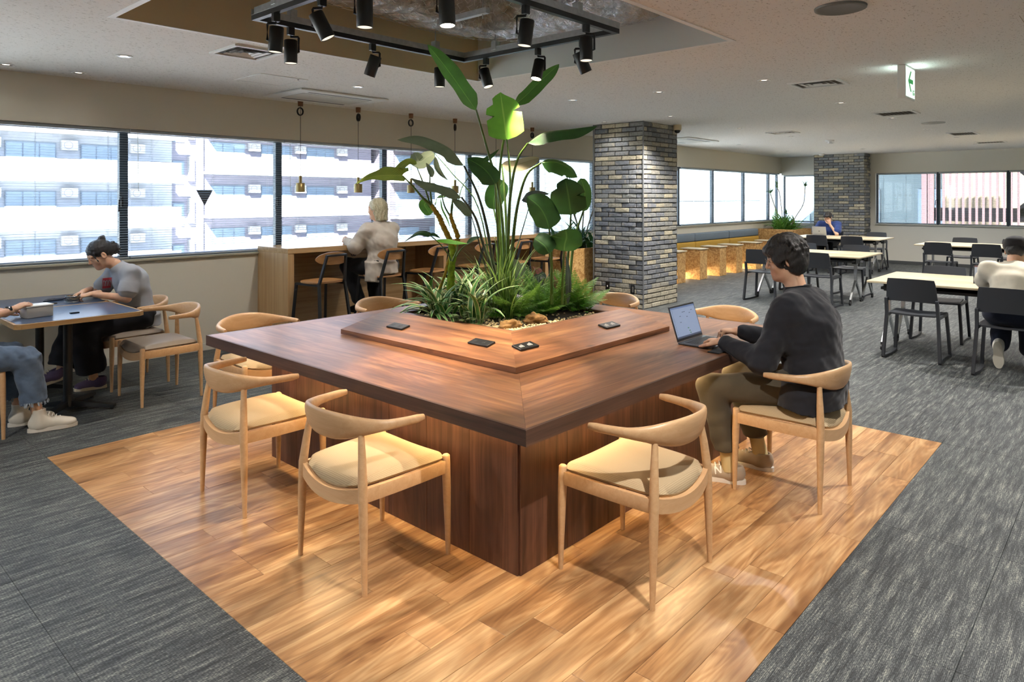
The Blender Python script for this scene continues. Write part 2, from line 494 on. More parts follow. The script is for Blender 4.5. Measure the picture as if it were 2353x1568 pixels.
# ------------------------------------------------------------------ windows and blinds
def window(n, axis, a, b_, pos, z0, z1, handle=True, mark=False):
    """axis 'x': pane along X at Y=pos ; 'y': pane along Y at X=pos"""
    L = b_-a; fr = .038
    m = MB().box(0, fr, -.03, .03, z0, z1).box(L-fr, L, -.03, .03, z0, z1).box(fr, L-fr, -.03, .03, z0, z0+fr).box(fr, L-fr, -.03, .03, z1-fr, z1)
    loc, rz = ((a, pos, 0), 0) if axis == 'x' else ((pos, b_, 0), R_(-90))
    o = m.obj('window_%d' % n, M['frame'], None, None, loc, rz); struct(o, 'dark framed window pane in the window band')
    MB().box(fr-.01, L-fr+.01, -.004, .004, z0+fr-.01, z1-fr+.01).obj('pane', M['glass'], o)
    if handle:
        h = MB().rbox(L-.03, L-.008, -.05, -.03, z0+.52, z0+.62, .004)
        h.tube([(L-.019, -.05, z0+.60), (L-.05, -.062, z0+.585), (L-.055, -.065, z0+.47)], .008, 8)
        h.obj('handle', M['black'], o, 40)
    if mark:
        mm = MB(); mm.add([(L*.49-.0, .006, z0+.52), (L*.49-.09, .006, z0+.69), (L*.49+.09, .006, z0+.69), (L*.49, .008, z0+.52), (L*.49-.09, .008, z0+.69), (L*.49+.09, .008, z0+.69)],
               [(0,1,2),(3,5,4),(0,3,4,1),(1,4,5,2),(2,5,3,0)])
        mm.obj('triangle_mark', plain('dark red brown film', '#4a3a38', .6), o)
    return o
bays = [-2.2, -.65, .90, 2.455, 4.085, 5.58, 7.13, 8.68, 10.22, 11.77, 13.32, 14.91, 16.58, 18.13, 18.73]
nwin = 0
for k in range(len(bays)-1):
    nwin += 1
    window(nwin, 'x', bays[k]+.0, bays[k+1]-.0, Y1+.12, SILL+.01, LINT, handle=k != 13, mark=(k == 3))
fb = [4.90, 3.57, 2.216, .86, -.5, -1.86, -3.2, -4.6]
for k in range(len(fb)-1):
    nwin += 1
    window(nwin, 'y', fb[k+1], fb[k], X1+.12, .945, 2.2, handle=k in (0, 2))
nwin += 1; window(nwin, 'y', 6.21, 7.2, X1+.12, .945, 2.2, handle=False)

slat_cache = {}
def slat_mesh(L, tilt):
    k = (round(L,3), tilt)
    if k not in slat_cache:
        w = .0125; vs_ = []; n = 4
        for x in (0, L):
            for i in range(n+1):
                u = -1+2*i/n; y = u*w; z = .0022*(1-u*u)
                vs_.append((x, y*math.cos(tilt)-z*math.sin(tilt), y*math.sin(tilt)+z*math.cos(tilt)))
        fs = [(i, i+1, n+2+i, n+1+i) for i in range(n)]
        slat_cache[k] = MB().add(vs_, fs).mesh('slat', 60)
    return slat_cache[k]
def blind(axis, a, b_, pos, z0, z1, label, joined, tilt=.1, pitch=.0235, group='venetian blinds in the window band'):
    L = b_-a
    loc, rz = ((a, pos, 0), 0) if axis == 'x' else ((pos, b_, 0), R_(-90))
    t = thing('venetian_blind', label, 'blind', loc, rz, group)
    MB().rbox(0, L, -.016, .016, z1-.03, z1, .003).obj('headrail', M['slat'], t)
    MB().rbox(0, L, -.012, .012, z0, z0+.014, .003).obj('bottom_rail', M['slat'], t)
    zs = []; z = z1-.045
    while z > z0+.02: zs.append(z); z -= pitch
    me = slat_mesh(L, tilt)
    if joined:
        mm = MB()
        vs_ = [v.co.copy() for v in me.vertices]; fs = [tuple(p.vertices) for p in me.polygons]
        for z in zs: mm.add([(v.x, v.y, v.z+z) for v in vs_], fs)
        tag(mm.obj('slats', M['slat'], t, 60), kind='stuff')
    else:
        for z in zs: mkobj('slat', me, M['slat'], t, (0, 0, z))
    for k in range(3):
        x = L*(.12+.38*k)
        MB().box(x-.0009, x+.0009, -.0135, -.0120, z0, z1-.03).box(x-.0009, x+.0009, .0120, .0135, z0, z1-.03).obj('cord', M['slat'], t)
    MB().tube([(.06, -.02, z1-.03), (.065, -.024, z1-.6)], .003, 6).obj('wand', M['chrome'], t)
    return t
bl = ['beside the seated woman at the left edge', 'behind the seated woman with the dark triangle mark', 'left of the blonde person at the counter', 'behind the blonde person at the counter', 'behind the tall plants, middle of the counter', 'behind the tall plants, toward the brick column', 'just left of the near brick column']
for k in range(2, 9):
    a, b_ = bays[k]+.045, bays[k+1]+.035
    blind('x', a, b_, Y1+.05, SILL+.03, LINT-.002, 'grey venetian blind ' + bl[k-2], joined=k in (7, 8), tilt=(.06, .10, .14, .22, .26, .26, .12)[k-2])
bl2 = ['right of the near brick column', 'over the bench, second from the near column', 'over the bench, third from the near column', 'over the corner end of the bench']
for q, k in enumerate(range(10, 14)):
    blind('x', bays[k]+.03, bays[k+1]-.0 if k < 13 else 18.72, Y1+.05, SILL+.03, LINT-.002, 'grey venetian blind ' + bl2[q], joined=True, tilt=.02)
blind('y', 6.215, 7.18, X1+.05, .96, 2.195, 'grey venetian blind behind the corner planter', True, .02)
bl3 = ['on the far wall next to the far brick column', 'on the far wall before the brown stair bars', 'on the far wall at the right edge']
for q in range(3):
    blind('y', fb[q+1]+.02, fb[q]-.02, X1+.05, .96, 2.195, 'grey venetian blind ' + bl3[q], True, .0)

# ------------------------------------------------------------------ brick columns
def brick_mesh(L, seed):
    r = random.Random(seed); bm = bmesh.new()
    bmesh.ops.create_cube(bm, size=1, matrix=Matrix.Diagonal((L, .03, .058, 1)))
    bmesh.ops.bevel(bm, geom=bm.edges[:], offset=.006, segments=1, affect='EDGES')
    for v in bm.verts: v.co += Vector((r.uniform(-.003,.003), r.uniform(-.003,.003), r.uniform(-.0025,.0025)))
    me = bpy.data.meshes.new('brick'); bm.to_mesh(me); bm.free(); return me
bcache = {}
def brick(L, rnd):
    k = (round(L, 2), rnd.randrange(3))
    if k not in bcache: bcache[k] = brick_mesh(k[0], hash(k) % 999)
    return bcache[k]
def column(name, label, x0, x1, y0, y1, faces, limit, seed):
    rnd = random.Random(seed)
    core = MB().box(x0+.012, x1, y0+.012, y1, 0, CZ).obj('column', M['mortar'])
    struct(core, label)
    todo = []
    pitch = .0687; n = int(CZ/pitch)
    for face in faces:
        W = (y1-y0) if face == 'x' else (x1-x0)
        for j in range(n):
            u = .0; z = (j+.5)*pitch
            full = .228; half = .11
            seq = []
            if j % 2: u = 0; seq.append(half)
            while True:
                used = sum(seq)+.0105*len(seq)
                if W-used < .03: break
                seq.append(min(full, W-used-.0105) if W-used-.0105 > .03 else .03)
            u = .0
            for L in seq:
                c = u+L/2; u += L+.0105
                if L < .035: continue
                p = rnd.uniform(-.004, .006)
                if face == 'x': loc, rz = (x0-.001-p+.012, y0+c, z), R_(90)
                else: loc, rz = (x0+c, y0-.001-p+.012, z), 0
                vis = depth(loc[0], loc[1]) + (0 if z > .25 else 50)
                todo.append((vis, L, loc, rz))
    todo.sort(key=lambda q: q[0]); extra = MB()
    for k, (vis, L, loc, rz) in enumerate(todo):
        me = brick(L, rnd)
        rot = rnd.uniform(-.008, .008)
        if k < limit:
            o = mkobj('brick', me, M['brick'], core, loc); o.rotation_euler = (0, rot, rz)
        else:
            mt = T(*loc) @ Rz(rz)
            extra.add([v.co.copy() for v in me.vertices], [tuple(p.vertices) for p in me.polygons], mt)
    if extra.v: tag(extra.obj('bricks', M['brick'], core), kind='stuff')
    return core
col1 = column('column', 'near square column clad in weathered grey brick', 8.56, 9.55, 5.26, 6.11, ('x', 'y'), 300, 5)
MB().box(8.545, 8.56, 5.245, 5.26, 0, CZ).box(8.545, 8.556, 6.105, 6.12, 0, CZ).obj('corner_angle', plain('dark steel angle', '#6a6c6e', .5), col1)
col2 = column('column', 'far column of weathered grey brick beside the corner planter', 18.25, 18.75, 5.017, 6.205, ('x', 'y'), 300, 9)
def socket_plate(parent_x, y, z, h, kind):
    s = MB().rbox(parent_x-.012, parent_x-.002, y-.035, y+.035, z-h/2, z+h/2, .003)
    o = s.obj('socket_plate', M['blackp'])
    if kind: MB().rbox(parent_x-.016, parent_x-.010, y-.02, y+.005, z-h*.3, z+h*.3, .002).obj('faceplate', M['chrome'], o)
    else: MB().rbox(parent_x-.015, parent_x-.010, y-.008, y+.008, z-.012, z+.012, .002).obj('jack', M['white'], o)
    return o
tag(socket_plate(8.56, 5.86, .285, .135, 0), 'small black plate with one white jack low on the brick column', 'socket')
tag(socket_plate(8.56, 5.43, .27, .135, 1), 'black plate with silver outlets low on the brick column', 'socket')
dm = thing('security_camera', 'small dark dome camera at the top of the near brick column', 'camera', (9.38, 5.17, 0))
MB().lathe([(.0, 2.6), (.055, 2.6), (.06, 2.62), (.06, 2.68), (0, 2.68)], 20).obj('mount', M['recess'], dm, 40)
MB().lathe([(.001, 2.555), (.02, 2.558), (.038, 2.572), (.048, 2.6), (.0, 2.6)], 20).obj('dome', plain('dark dome', '#0d0d10', .08), dm, 60)
# ================================================================== ceiling fittings and lamps
WARM = (1.0, 0.84, 0.64); NEUT = (1.0, 0.95, 0.90)
M['lamp'] = emis('lit lamp lens', '#ffe9c8', 14.0)
M['lampdim'] = emis('lamp lens', '#fff0dc', 1.2)
def lamp(name, typ, energy, col, loc, aim=None, parent=None, **kw):
    d = bpy.data.lights.new(name, typ); d.energy = energy; d.color = col
    for k, v in kw.items(): setattr(d, k, v)
    o = bpy.data.objects.new(name, d); COL.objects.link(o); o.location = loc
    if aim is not None: o.rotation_euler = Vector(aim).to_track_quat('-Z', 'Y').to_euler()
    if parent is not None: o.parent = parent
    return o
ring_me = MB().lathe([(.062, -.001), (.060, -.006), (.050, -.007), (.046, -.004), (.044, -.001)], 24, cap=False).mesh('trim_ring', 50)
refl_me = MB().lathe([(.046, -.005), (.026, -.0015)], 24, cap=False).mesh('reflector', 50)
lens_me = MB().lathe([(.0005, -.002), (.026, -.002)], 24, cap=False).mesh('lens')
dl_spots = [(1.96,5.83,'left of the square air diffuser'),(1.95,6.89,'close to the window wall above the seated woman'),(1.43,6.91,'at the left edge by the window wall'),(4.04,5.72,'between the recess and the air conditioner'),
  (6.21,4.72,'right of the recess, in front of the tall leaves'),(8.28,5.73,'just left of the near brick column top'),(6.33,3.70,'midway between recess and exit sign'),(6.36,2.61,'left of the large slotted diffuser'),
  (8.45,2.57,'left of the exit sign, beyond the slotted diffuser'),(8.30,4.68,'in front of the near brick column top'),(10.41,4.66,'right of the near brick column, beyond the dome camera'),(10.52,2.54,'next to the white framed return grille'),(12.41,4.61,'by the far square diffuser'),
  (12.62,2.54,'below the far ceiling speaker'),(14.58,2.48,'by the small far grille'),(14.5,4.6,'far back near the smoke detector'),(16.6,4.6,'farthest back, left of the far column'),(16.6,2.5,'far back at right'),
  (10.4,6.1,'above the bench by the window wall'),(13.6,6.1,'above the middle of the bench'),(16.2,6.1,'above the corner end of the bench')]
hid = [(x, y) for x in (-1.2, 1.96, 5.1, 8.4, 11.6, 14.8) for y in (.45, -2.7)] + [(-.6, 3.6)]
DL_E, DL_S = 80.0, R_(132)
for k, (x, y, lab) in enumerate(dl_spots + [(a, b_, None) for a, b_ in hid]):
    vis = lab is not None
    t = thing('downlight', ('recessed ceiling downlight ' + lab) if vis else 'recessed ceiling downlight on the near side of the room behind the viewer', 'downlight', (x, y, CZ), 0, 'recessed downlights' if vis else 'downlights on the near side')
    mkobj('trim_ring', ring_me, M['white'], t); mkobj('reflector', refl_me, M['chrome'], t); mkobj('lens', lens_me, M['lampdim'], t)
    lamp('downlight_lamp', 'SPOT', DL_E*(.1 if (x, y) == (8.28, 5.73) else 2.2 if (x, y) == (8.30, 4.68) else 1 if vis and y < 5.5 else 1.9 if not vis else .45 if y < 6.5 else .008), NEUT, (0, 0, -.012), (0, 0, -1), t, spot_size=DL_S, spot_blend=.7, shadow_soft_size=.03)

# --- track frame hung in the recess
TX0, TX1, TY0, TY1, TZ = 2.19, 4.04, 2.70, 4.21, 2.72
tr = thing('lighting_track', 'square black lighting track frame hung in the ceiling recess', 'lighting track', (0,0,0))
w = .018
for nm, q in (('rail', (TX0, TX1, TY1)), ('rail', (TX0, TX1, TY0))):
    MB().box(q[0]-w, q[1]+w, q[2]-w, q[2]+w, TZ, TZ+.032).obj('rail', M['black'], tr)
    MB().box(q[0]-w, q[1]+w, q[2]-.021, q[2]-.0185, TZ+.033, TZ+.075).box(q[0]-w, q[1]+w, q[2]+.0185, q[2]+.021, TZ+.033, TZ+.075).box(q[0]-w, q[1]+w, q[2]-.02, q[2]+.02, TZ+.0325, TZ+.036).obj('steel_channel', M['steel'], tr)
for x in (TX0, TX1):
    MB().box(x-w, x+w, TY0+w, TY1-w, TZ, TZ+.032).obj('rail', M['black'], tr)
    MB().box(x-.021, x-.0185, TY0+.022, TY1-.022, TZ+.033, TZ+.075).box(x+.0185, x+.021, TY0+.022, TY1-.022, TZ+.033, TZ+.075).box(x-.02, x+.02, TY0+.022, TY1-.022, TZ+.0325, TZ+.036).obj('steel_channel', M['steel'], tr)
for x, y in ((2.45,TY1),(3.72,TY1),(TX1,3.85),(TX1,2.95),(TX0,3.95),(TX0,2.95),(3.6,TY0),(2.6,TY0)):
    m_ = MB().tube([(x, y, TZ+.06), (x, y, RZ)], .0045, 8)
    m_.obj('hanger_rod', M['steel'], tr, 60)
    MB().rbox(x-.024, x+.024, y-.026, y+.026, TZ+.05, TZ+.12, .002).obj('clamp_bracket', M['steel'], tr)
# spots
def onrail(rail, px):
    k = (px-1176.5)/FPX; dv = FW + RT*k
    if rail == 'A': d = TY1/dv.y; return (d*dv.x, TY1)
    if rail == 'B': d = TX1/dv.x; return (TX1, d*dv.y)
    if rail == 'C': d = TX0/dv.x; return (TX0, d*dv.y)
    d = TY0/dv.y; return (d*dv.x, TY0)
body_me = MB().lathe([(.0, .0), (.040, .0), (.043, -.004), (.043, -.152), (.041, -.155), (.038, -.152)], 24, cap=False).mesh('spot_body', 40)
lens2_me = MB().lathe([(.0005, -.128), (.037, -.135)], 24, cap=False).mesh('lens', 60)
bez_me = MB().lathe([(.038, -.152), (.0375, -.13)], 24, cap=False).mesh('bezel', 60)
sp = [('C', 634, -4, .0, 1, 30, 'nearest the left corner of the track'), ('A', 668, 0, .0, -1, 26, 'hanging low under the left corner of the track'), ('C', 740, 26, .1, 1, 60, 'tilted right on the left rail of the track'),
      ('C', 838, 0, .0, 1, 60, 'on the left rail at the top edge of the photo'), ('D', 1027, 3, -.1, 1, 110, 'brightly lit at the top edge of the photo'), ('A', 856, -20, .1, -1, 60, 'tilted left on the far rail of the track'),
      ('A', 1010, 0, .0, -1, 40, 'upright near the far corner of the track'), ('B', 1117, 15, -.15, 1, 60, 'tilted right beside the far corner of the track'), ('B', 1236, -12, -.2, -1, 110, 'brightly lit above the right hand tall leaf'),
      ('D', 1208, -7, .0, 1, 60, 'hanging in front of the silver duct'), ('D', 1347, 0, -.05, -1, 60, 'upright at the right corner of the track'), ('B', 1338, 24, .1, 1, 60, 'tilted right behind the upright one at the right corner')]
SPOT_E = 1.0
for rail, px, tilt, fwd, side, en, lab in sp:
    x, y = onrail(rail, px)
    t = thing('track_spot', 'black cylinder spotlight ' + lab, 'spotlight', (x, y, TZ), 0, 'spotlights on the ceiling track')
    MB().rbox(-.022, .022, -.016, .016, -.052, 0, .003).obj('adapter', M['black'], t)
    s_ = RT*side; off = .052
    arm = MB(); z0 = -.056; zc = -.10
    a_ = R_(tilt)
    axis = (Vector((0,0,-1))*math.cos(a_) + RT*math.sin(a_) + FW*fwd).normalized()
    cpos = RT*(off*side*.0) + Vector((0, 0, -.095))
    arm.tube([Vector((0,0,-.045)), Vector((0,0,-.062)), RT*(-.05*side)+Vector((0,0,-.064)), RT*(-.053*side)+Vector((0,0,-.07)), RT*(-.053*side)+Vector((0,0,-.165)), RT*(-.04*side)+Vector((0,0,-.168))], .008, 6)
    arm.obj('arm', M['black'], t)
    q = axis.to_track_quat('-Z', 'Y').to_matrix().to_4x4()
    piv = Vector((0,0,-.165)); base = piv - axis*.08
    for nm, me, mt in (('spot_body', body_me, M['black']), ('lens', lens2_me, M['lamp'] if en > 100 else M['lampdim']), ('bezel', bez_me, M['white'])):
        o = mkobj(nm, me, mt, t); o.matrix_local = Matrix.Translation(base) @ q
    lamp('track_spot_lamp', 'SPOT', en*SPOT_E, WARM, base+axis*.165, axis, t, spot_size=R_(44), spot_blend=.45, shadow_soft_size=.025)

# --- silver ducts in the recess
m, nt, b = newmat('crumpled foil wrap'); M['foil'] = m
v = nt.coord('Object', (1,1,1), False)
n = nt.noise(v, 16, 5, .65, 1.2); n2 = nt.noise(v, 4, 2)
b.inputs['Base Color'].default_value = srgb('#b5b3ae'); b.inputs['Metallic'].default_value = .7; b.inputs['Roughness'].default_value = .2
nt.link(nt.mix(nt.ramp(n2, [(.45, 0.0), (.7, .7)]), srgb('#e4e5e8'), srgb('#b8a06c')), b.inputs['Base Color'])
bump(nt, b, n, 1.0, .05)
def duct(name, label, path, r, seed):
    rr = random.Random(seed); pts = catmull(path, 8); n = 28
    t = thing(name, label, 'duct', (0,0,0))
    secs = []
    for i in range(len(pts)):
        secs.append([((r+rr.uniform(-.012,.012)+.012*math.sin(i*1.7))*math.cos(2*math.pi*k/n), (r+rr.uniform(-.012,.012))*math.sin(2*math.pi*k/n)) for k in range(n)])
    MB().sweep(pts, secs, (.01,.02,1)).obj('foil_wrap', M['foil'], t, 180)
    # hexagonal wire netting as thin raised wires
    wire = MB()
    nu = int(sum((pts[i+1]-pts[i]).length for i in range(len(pts)-1))/.075); nv = 40
    def P(u, v):
        f_ = min(max(u/nu*(len(pts)-1), 0), len(pts)-1.001); i = int(f_); p = pts[i].lerp(pts[i+1], f_-i)
        tn = (pts[i+1]-pts[i]).normalized(); sd = tn.cross(Vector((.01,.02,1))).normalized(); up = sd.cross(tn)
        a = 2*math.pi*v/nv
        return p + (sd*math.cos(a)+up*math.sin(a))*(r+.016)
    for u in range(nu):
        for k in range(nv):
            if (u+k) % 2: continue
            c0, c1, c2 = P(u, k), P(u+.6, k+.5), P(u+.6, k-.5)
            c3 = P(u-.4, k)
            for a_, b_ in ((c0,c1),(c0,c2),(c0,c3)):
                d_ = (b_-a_); s1 = d_.cross(Vector((.3,.2,.9))).normalized()*.0016; s2 = d_.cross(s1).normalized()*.0016
                wire.add([a_+s1, a_-s1*.5+s2, a_-s1*.5-s2, b_+s1, b_-s1*.5+s2, b_-s1*.5-s2], [(0,1,4,3),(1,2,5,4),(2,0,3,5)])
    tag(wire.obj('wire_netting', M['steel'], t), kind='stuff')
duct('foil_duct', 'fat silver foil wrapped duct crossing the ceiling recess', [(1.56,4.17,3.32),(2.4,4.17,3.30),(3.2,4.17,3.28),(3.75,4.12,3.25),(4.1,3.9,3.22),(4.22,3.4,3.19),(4.22,2.9,3.18),(4.22,2.55,3.18)], .335, 4)
duct('foil_duct', 'second silver foil duct lying nearer inside the recess', [(1.75,3.05,3.20),(2.5,3.05,3.20),(3.1,3.02,3.2),(3.55,2.98,3.2)], .24, 11)
hs = thing('support_rail', 'short galvanised support rail hung below the duct', 'steel rail', (0,0,0))
MB().box(3.42, 3.46, 3.35, 3.85, 2.86, 2.90).obj('channel', M['steel'], hs)
for y in (3.40, 3.80): MB().tube([(3.44, y, 2.83), (3.44, y, RZ)], .0045, 8).obj('hanger_rod', M['steel'], hs, 60)

# --- diffusers, hatches, air conditioners
def diffuser(x0, x1, y0, y1, label, style):
    L, W = x1-x0, y1-y0
    t = thing('ceiling_diffuser', label, 'air vent', ((x0+x1)/2, (y0+y1)/2, CZ), 0, 'ceiling air vents')
    fr = .028
    m_ = MB()
    for q in ((-L/2, L/2, -W/2, -W/2+fr), (-L/2, L/2, W/2-fr, W/2), (-L/2, -L/2+fr, -W/2+fr, W/2-fr), (L/2-fr, L/2, -W/2+fr, W/2-fr)): m_.box(q[0], q[1], q[2], q[3], -.014, -.0005)
    m_.obj('frame', M['white'], t)
    MB().box(-L/2+fr, L/2-fr, -W/2+fr, W/2-fr, -.003, -.001).obj('backing', plain('dark duct throat', '#3d332a', .8), t)
    if style == 'cone':
        for k in range(3):
            s = 1-.26*(k+1); a, c = (L/2-fr)*s, (W/2-fr)*s
            s2 = s-.11; a2, c2 = (L/2-fr)*s2, (W/2-fr)*s2
            vs_ = [(-a,-c,-.012),(a,-c,-.012),(a,c,-.012),(-a,c,-.012),(-a2,-c2,-.004),(a2,-c2,-.004),(a2,c2,-.004),(-a2,c2,-.004)]
            MB().add(vs_, [(0,1,5,4),(1,2,6,5),(2,3,7,6),(3,0,4,7)]).obj('louvre', M['white'], t)
    else:
        n = 9
        for k in range(n):
            y = -W/2+fr+(k+.5)*(W-2*fr)/n
            o = MB().box(-L/2+fr, L/2-fr, -.011, .011, -.0012, .0012).obj('blade', plain('grey blade','#b9bab6',.5) if k == 0 else M['_blade'], t, None, (0, y, -.009)); o.rotation_euler = (R_(25), 0, 0)
            if k == 0: M['_blade'] = o.data.materials[0]
    return t
diffuser(2.33, 2.72, 4.77, 5.19, 'square white air diffuser by the left end of the recess', 'cone')
diffuser(6.68, 7.06, 2.07, 2.52, 'square slotted diffuser between recess and exit sign', 'cone')
diffuser(9.70, 10.15, 2.12, 2.58, 'white framed return grille beyond the exit sign', 'blade')
diffuser(11.41, 11.8, 4.23, 4.66, 'square diffuser right of the near brick column', 'cone')
diffuser(13.5, 14.1, 2.05, 2.45, 'small dark grille at the far right', 'blade')
diffuser(16.07, 16.5, 1.96, 2.45, 'farthest small grille at the right', 'blade')
ht = thing('access_hatch', 'square ceiling access hatch with white edge', 'hatch', (3.265, 5.98, CZ))
m_ = MB()
for q in ((-.235,.235,-.25,-.237),(-.235,.235,.237,.25),(-.235,-.222,-.237,.237),(.222,.235,-.237,.237)): m_.box(q[0],q[1],q[2],q[3],-.005,-.0004)
m_.obj('frame', M['white'], ht); MB().box(-.222,.222,-.237,.237,-.0025,-.0005).obj('panel', M['ceil'], ht)
MB().lathe([(.0,-.006),(.008,-.006),(.008,-.002),(0,-.002)], 10).obj('lock', M['blackp'], ht, None, (.16,-.2,0))
def cassette(x0, x1, y0, y1, label):
    t = thing('air_conditioner', label, 'air conditioner', ((x0+x1)/2, (y0+y1)/2, CZ)); L, W = x1-x0, y1-y0
    MB().rbox(-L/2, L/2, -W/2, W/2, -.02, -.0005, .008, 2).obj('panel', M['white'], t, 40)
    for s in (-1, 1): MB().rbox(-L*.36, L*.36, s*W*.34-.018, s*W*.34+.018, -.0215, -.0195, .0008, 1).obj('air_slot', M['blackp'], t)
    MB().rbox(-L*.38, L*.38, -W*.25, W*.25, -.024, -.0195, .002, 1).obj('grille', plain('grille white', '#d9d7cf', .5), t)
cassette(3.70, 4.78, 6.18, 6.95, 'white ceiling air conditioner panel above the counter pendants')
cassette(11.3, 12.5, 6.0, 6.75, 'white ceiling air conditioner panel right of the near brick column')
def disc(name, label, cat, x, y, prof, mat): 
    o = MB().lathe(prof, 28).obj(name, mat, None, 40, (x, y, CZ)); return tag(o, label, cat)
disc('ceiling_speaker', 'large round grey ceiling speaker at the top of the photo', 'speaker', 4.23, 1.29, [(.0,-.012),(.11,-.012),(.125,-.016),(.138,-.012),(.14,-.0005),(0,-.0005)], plain('speaker mesh grey', '#6f6f6d', .6))
disc('ceiling_speaker', 'small round ceiling speaker beyond the return grille', 'speaker', 11.59, 2.26, [(.0,-.012),(.13,-.012),(.15,-.010),(.155,-.0005),(0,-.0005)], plain('speaker grey', '#a7a8a6', .6))
disc('smoke_detector', 'white smoke detector on the far ceiling', 'smoke detector', 13.74, 4.38, [(.0,-.055),(.035,-.055),(.04,-.03),(.075,-.025),(.08,-.0005),(0,-.0005)], M['white'])
disc('smoke_detector', 'white smoke detector at the top of the far column', 'smoke detector', 17.9, 5.9, [(.0,-.05),(.05,-.04),(.07,-.02),(.07,-.0005),(0,-.0005)], M['white'])
# ceiling joint line
struct(MB().box(5.15, 6.9, .55, .553, CZ-.0012, CZ-.0002).obj('trim_6', plain('ceiling joint', '#a89c84', .9)), 'fine joint line in the ceiling board')

# --- exit sign
ex = thing('exit_sign', 'lit white exit sign box with a green arrow hung from the ceiling', 'exit sign', (6.53, 1.47, 2.405))
EXR = R_(90)
o = MB().rbox(-.03, .03, -.16, .16, 0, .272, .004).obj('housing', M['white'], ex)
ex.rotation_euler = (0, 0, R_(90))
eg = emis('lit sign face', '#eafff2', .55)
MB().rbox(-.033, -.030, -.145, .145, .018, .258, .001, 1).obj('sign_face', eg, ex)
gr_ = emis('lit green print', '#10a848', .3, .1)
a = MB(); zc = .15; x_ = -.0345
def flat(pts): 
    n = len(pts); a.add([(x_, p[0], p[1]) for p in pts]+[(x_+.001, p[0], p[1]) for p in pts], [tuple(range(n)), tuple(range(2*n-1, n-1, -1))]+[(i,(i+1)%n,n+(i+1)%n,n+i) for i in range(n)])
flat([(.085, zc), (.01, zc+.085), (-.025, zc+.085), (.035, zc+.018), (-.075, zc+.018), (-.075, zc-.018), (.035, zc-.018), (-.025, zc-.085), (.01, zc-.085)])
a.obj('arrow', gr_, ex)
a = MB(); flat([(-.06,.04),(-.06,.085),(-.068,.085),(-.068,.04)]); flat([(-.082,.04),(-.082,.085),(-.12,.085),(-.12,.077),(-.09,.077),(-.09,.04)]); flat([(-.10,.045),(-.10,.065),(-.125,.065),(-.125,.045)])
a.obj('lettering', gr_, ex)
lamp('exit_sign_glow', 'AREA', .22, (.75, 1, .92), (-.05, 0, .20), (-1, 0, .55), ex, shape='RECTANGLE', size=.28, size_y=.1)
lamp('exit_sign_glow', 'AREA', .18, (.75, 1, .92), (.05, 0, .20), (1, 0, .55), ex, shape='RECTANGLE', size=.28, size_y=.1)
# ================================================================== planter table
AX0, AX1, AY0, AY1, AZ = 1.94, 4.643, 1.692, 4.36, .72
OX0, OX1, OY0, OY1 = 3.337, 4.419, 3.014, 4.154        # planter opening
BX0, BX1, BY0, BY1 = 2.17, 4.41, 1.932, 3.95           # base
THK = .063
tb = thing('planter_table', 'big square brown wood table with a planter in its middle', 'table', (0,0,0))
def gpart(name, poly, z0, z1, mat, parent, ang, smooth=None):
    """prism whose grain (local X) runs at angle ang in the room"""
    cx = sum(p[0] for p in poly)/len(poly); cy = sum(p[1] for p in poly)/len(poly)
    R = Matrix.Rotation(-ang, 2)
    loc = [R @ Vector((p[0]-cx, p[1]-cy)) for p in poly]
    return MB().prism([(p.x, p.y) for p in loc], z0-AZ, z1-AZ).obj(name, mat, parent, smooth, (cx, cy, AZ), ang)
e_ = .0006; q = .012
TA = [(AX0,AY0),(AX1,AY0),(AX1,AY1),(AX0,AY1)]; TO = [(OX0,OY0),(OX1,OY0),(OX1,OY1),(OX0,OY1)]
# the mitres run at 45 degrees from the outer corners as far as the ledge, then to the opening
mit = [(2.9, 2.652)]
gpart('top_panel', [(AX0+q+e_,AY0+q),(AX1-q,AY0+q),(AX1-.24,AY0+.24+.0),(OX1,OY0),(OX0,OY0)][0:2]+[(OX1,OY0),(OX0,OY0)], AZ-.02, AZ, M['walnut'], tb, 0)
gpart('top_panel', [(AX0+q,AY0+q+e_),(OX0,OY0+e_),(OX0,OY1),(AX0+q,AY1-q)], AZ-.02, AZ, M['walnut'], tb, R_(90))
gpart('top_panel', [(OX0,OY1),(OX1,OY1),(AX1-q-e_,AY1-q),(AX0+q+e_,AY1-q)], AZ-.02, AZ, M['walnut'], tb, 0)
gpart('top_panel', [(AX1-q,AY0+q+e_),(AX1-q,AY1-q-e_),(OX1,OY1),(OX1,OY0)], AZ-.02, AZ, M['walnut'], tb, R_(90))
for poly, ang in (([(AX0,AY0),(AX1,AY0),(AX1-q,AY0+q),(AX0+q,AY0+q)], 0), ([(AX0,AY0),(AX0+q,AY0+q),(AX0+q,AY1-q),(AX0,AY1)], R_(90)),
                  ([(AX0,AY1),(AX0+q,AY1-q),(AX1-q,AY1-q),(AX1,AY1)], 0), ([(AX1,AY0),(AX1,AY1),(AX1-q,AY1-q),(AX1-q,AY0+q)], R_(90))):
    gpart('edge_band', poly, AZ-THK, AZ-.0003, M['walnutd'], tb, ang)
MB().box(AX0+q+.001, AX1-q-.001, AY0+q+.001, AY1-q-.001, AZ-THK+.006, AZ-THK+.018).obj('underside', M['walnutd'], tb)
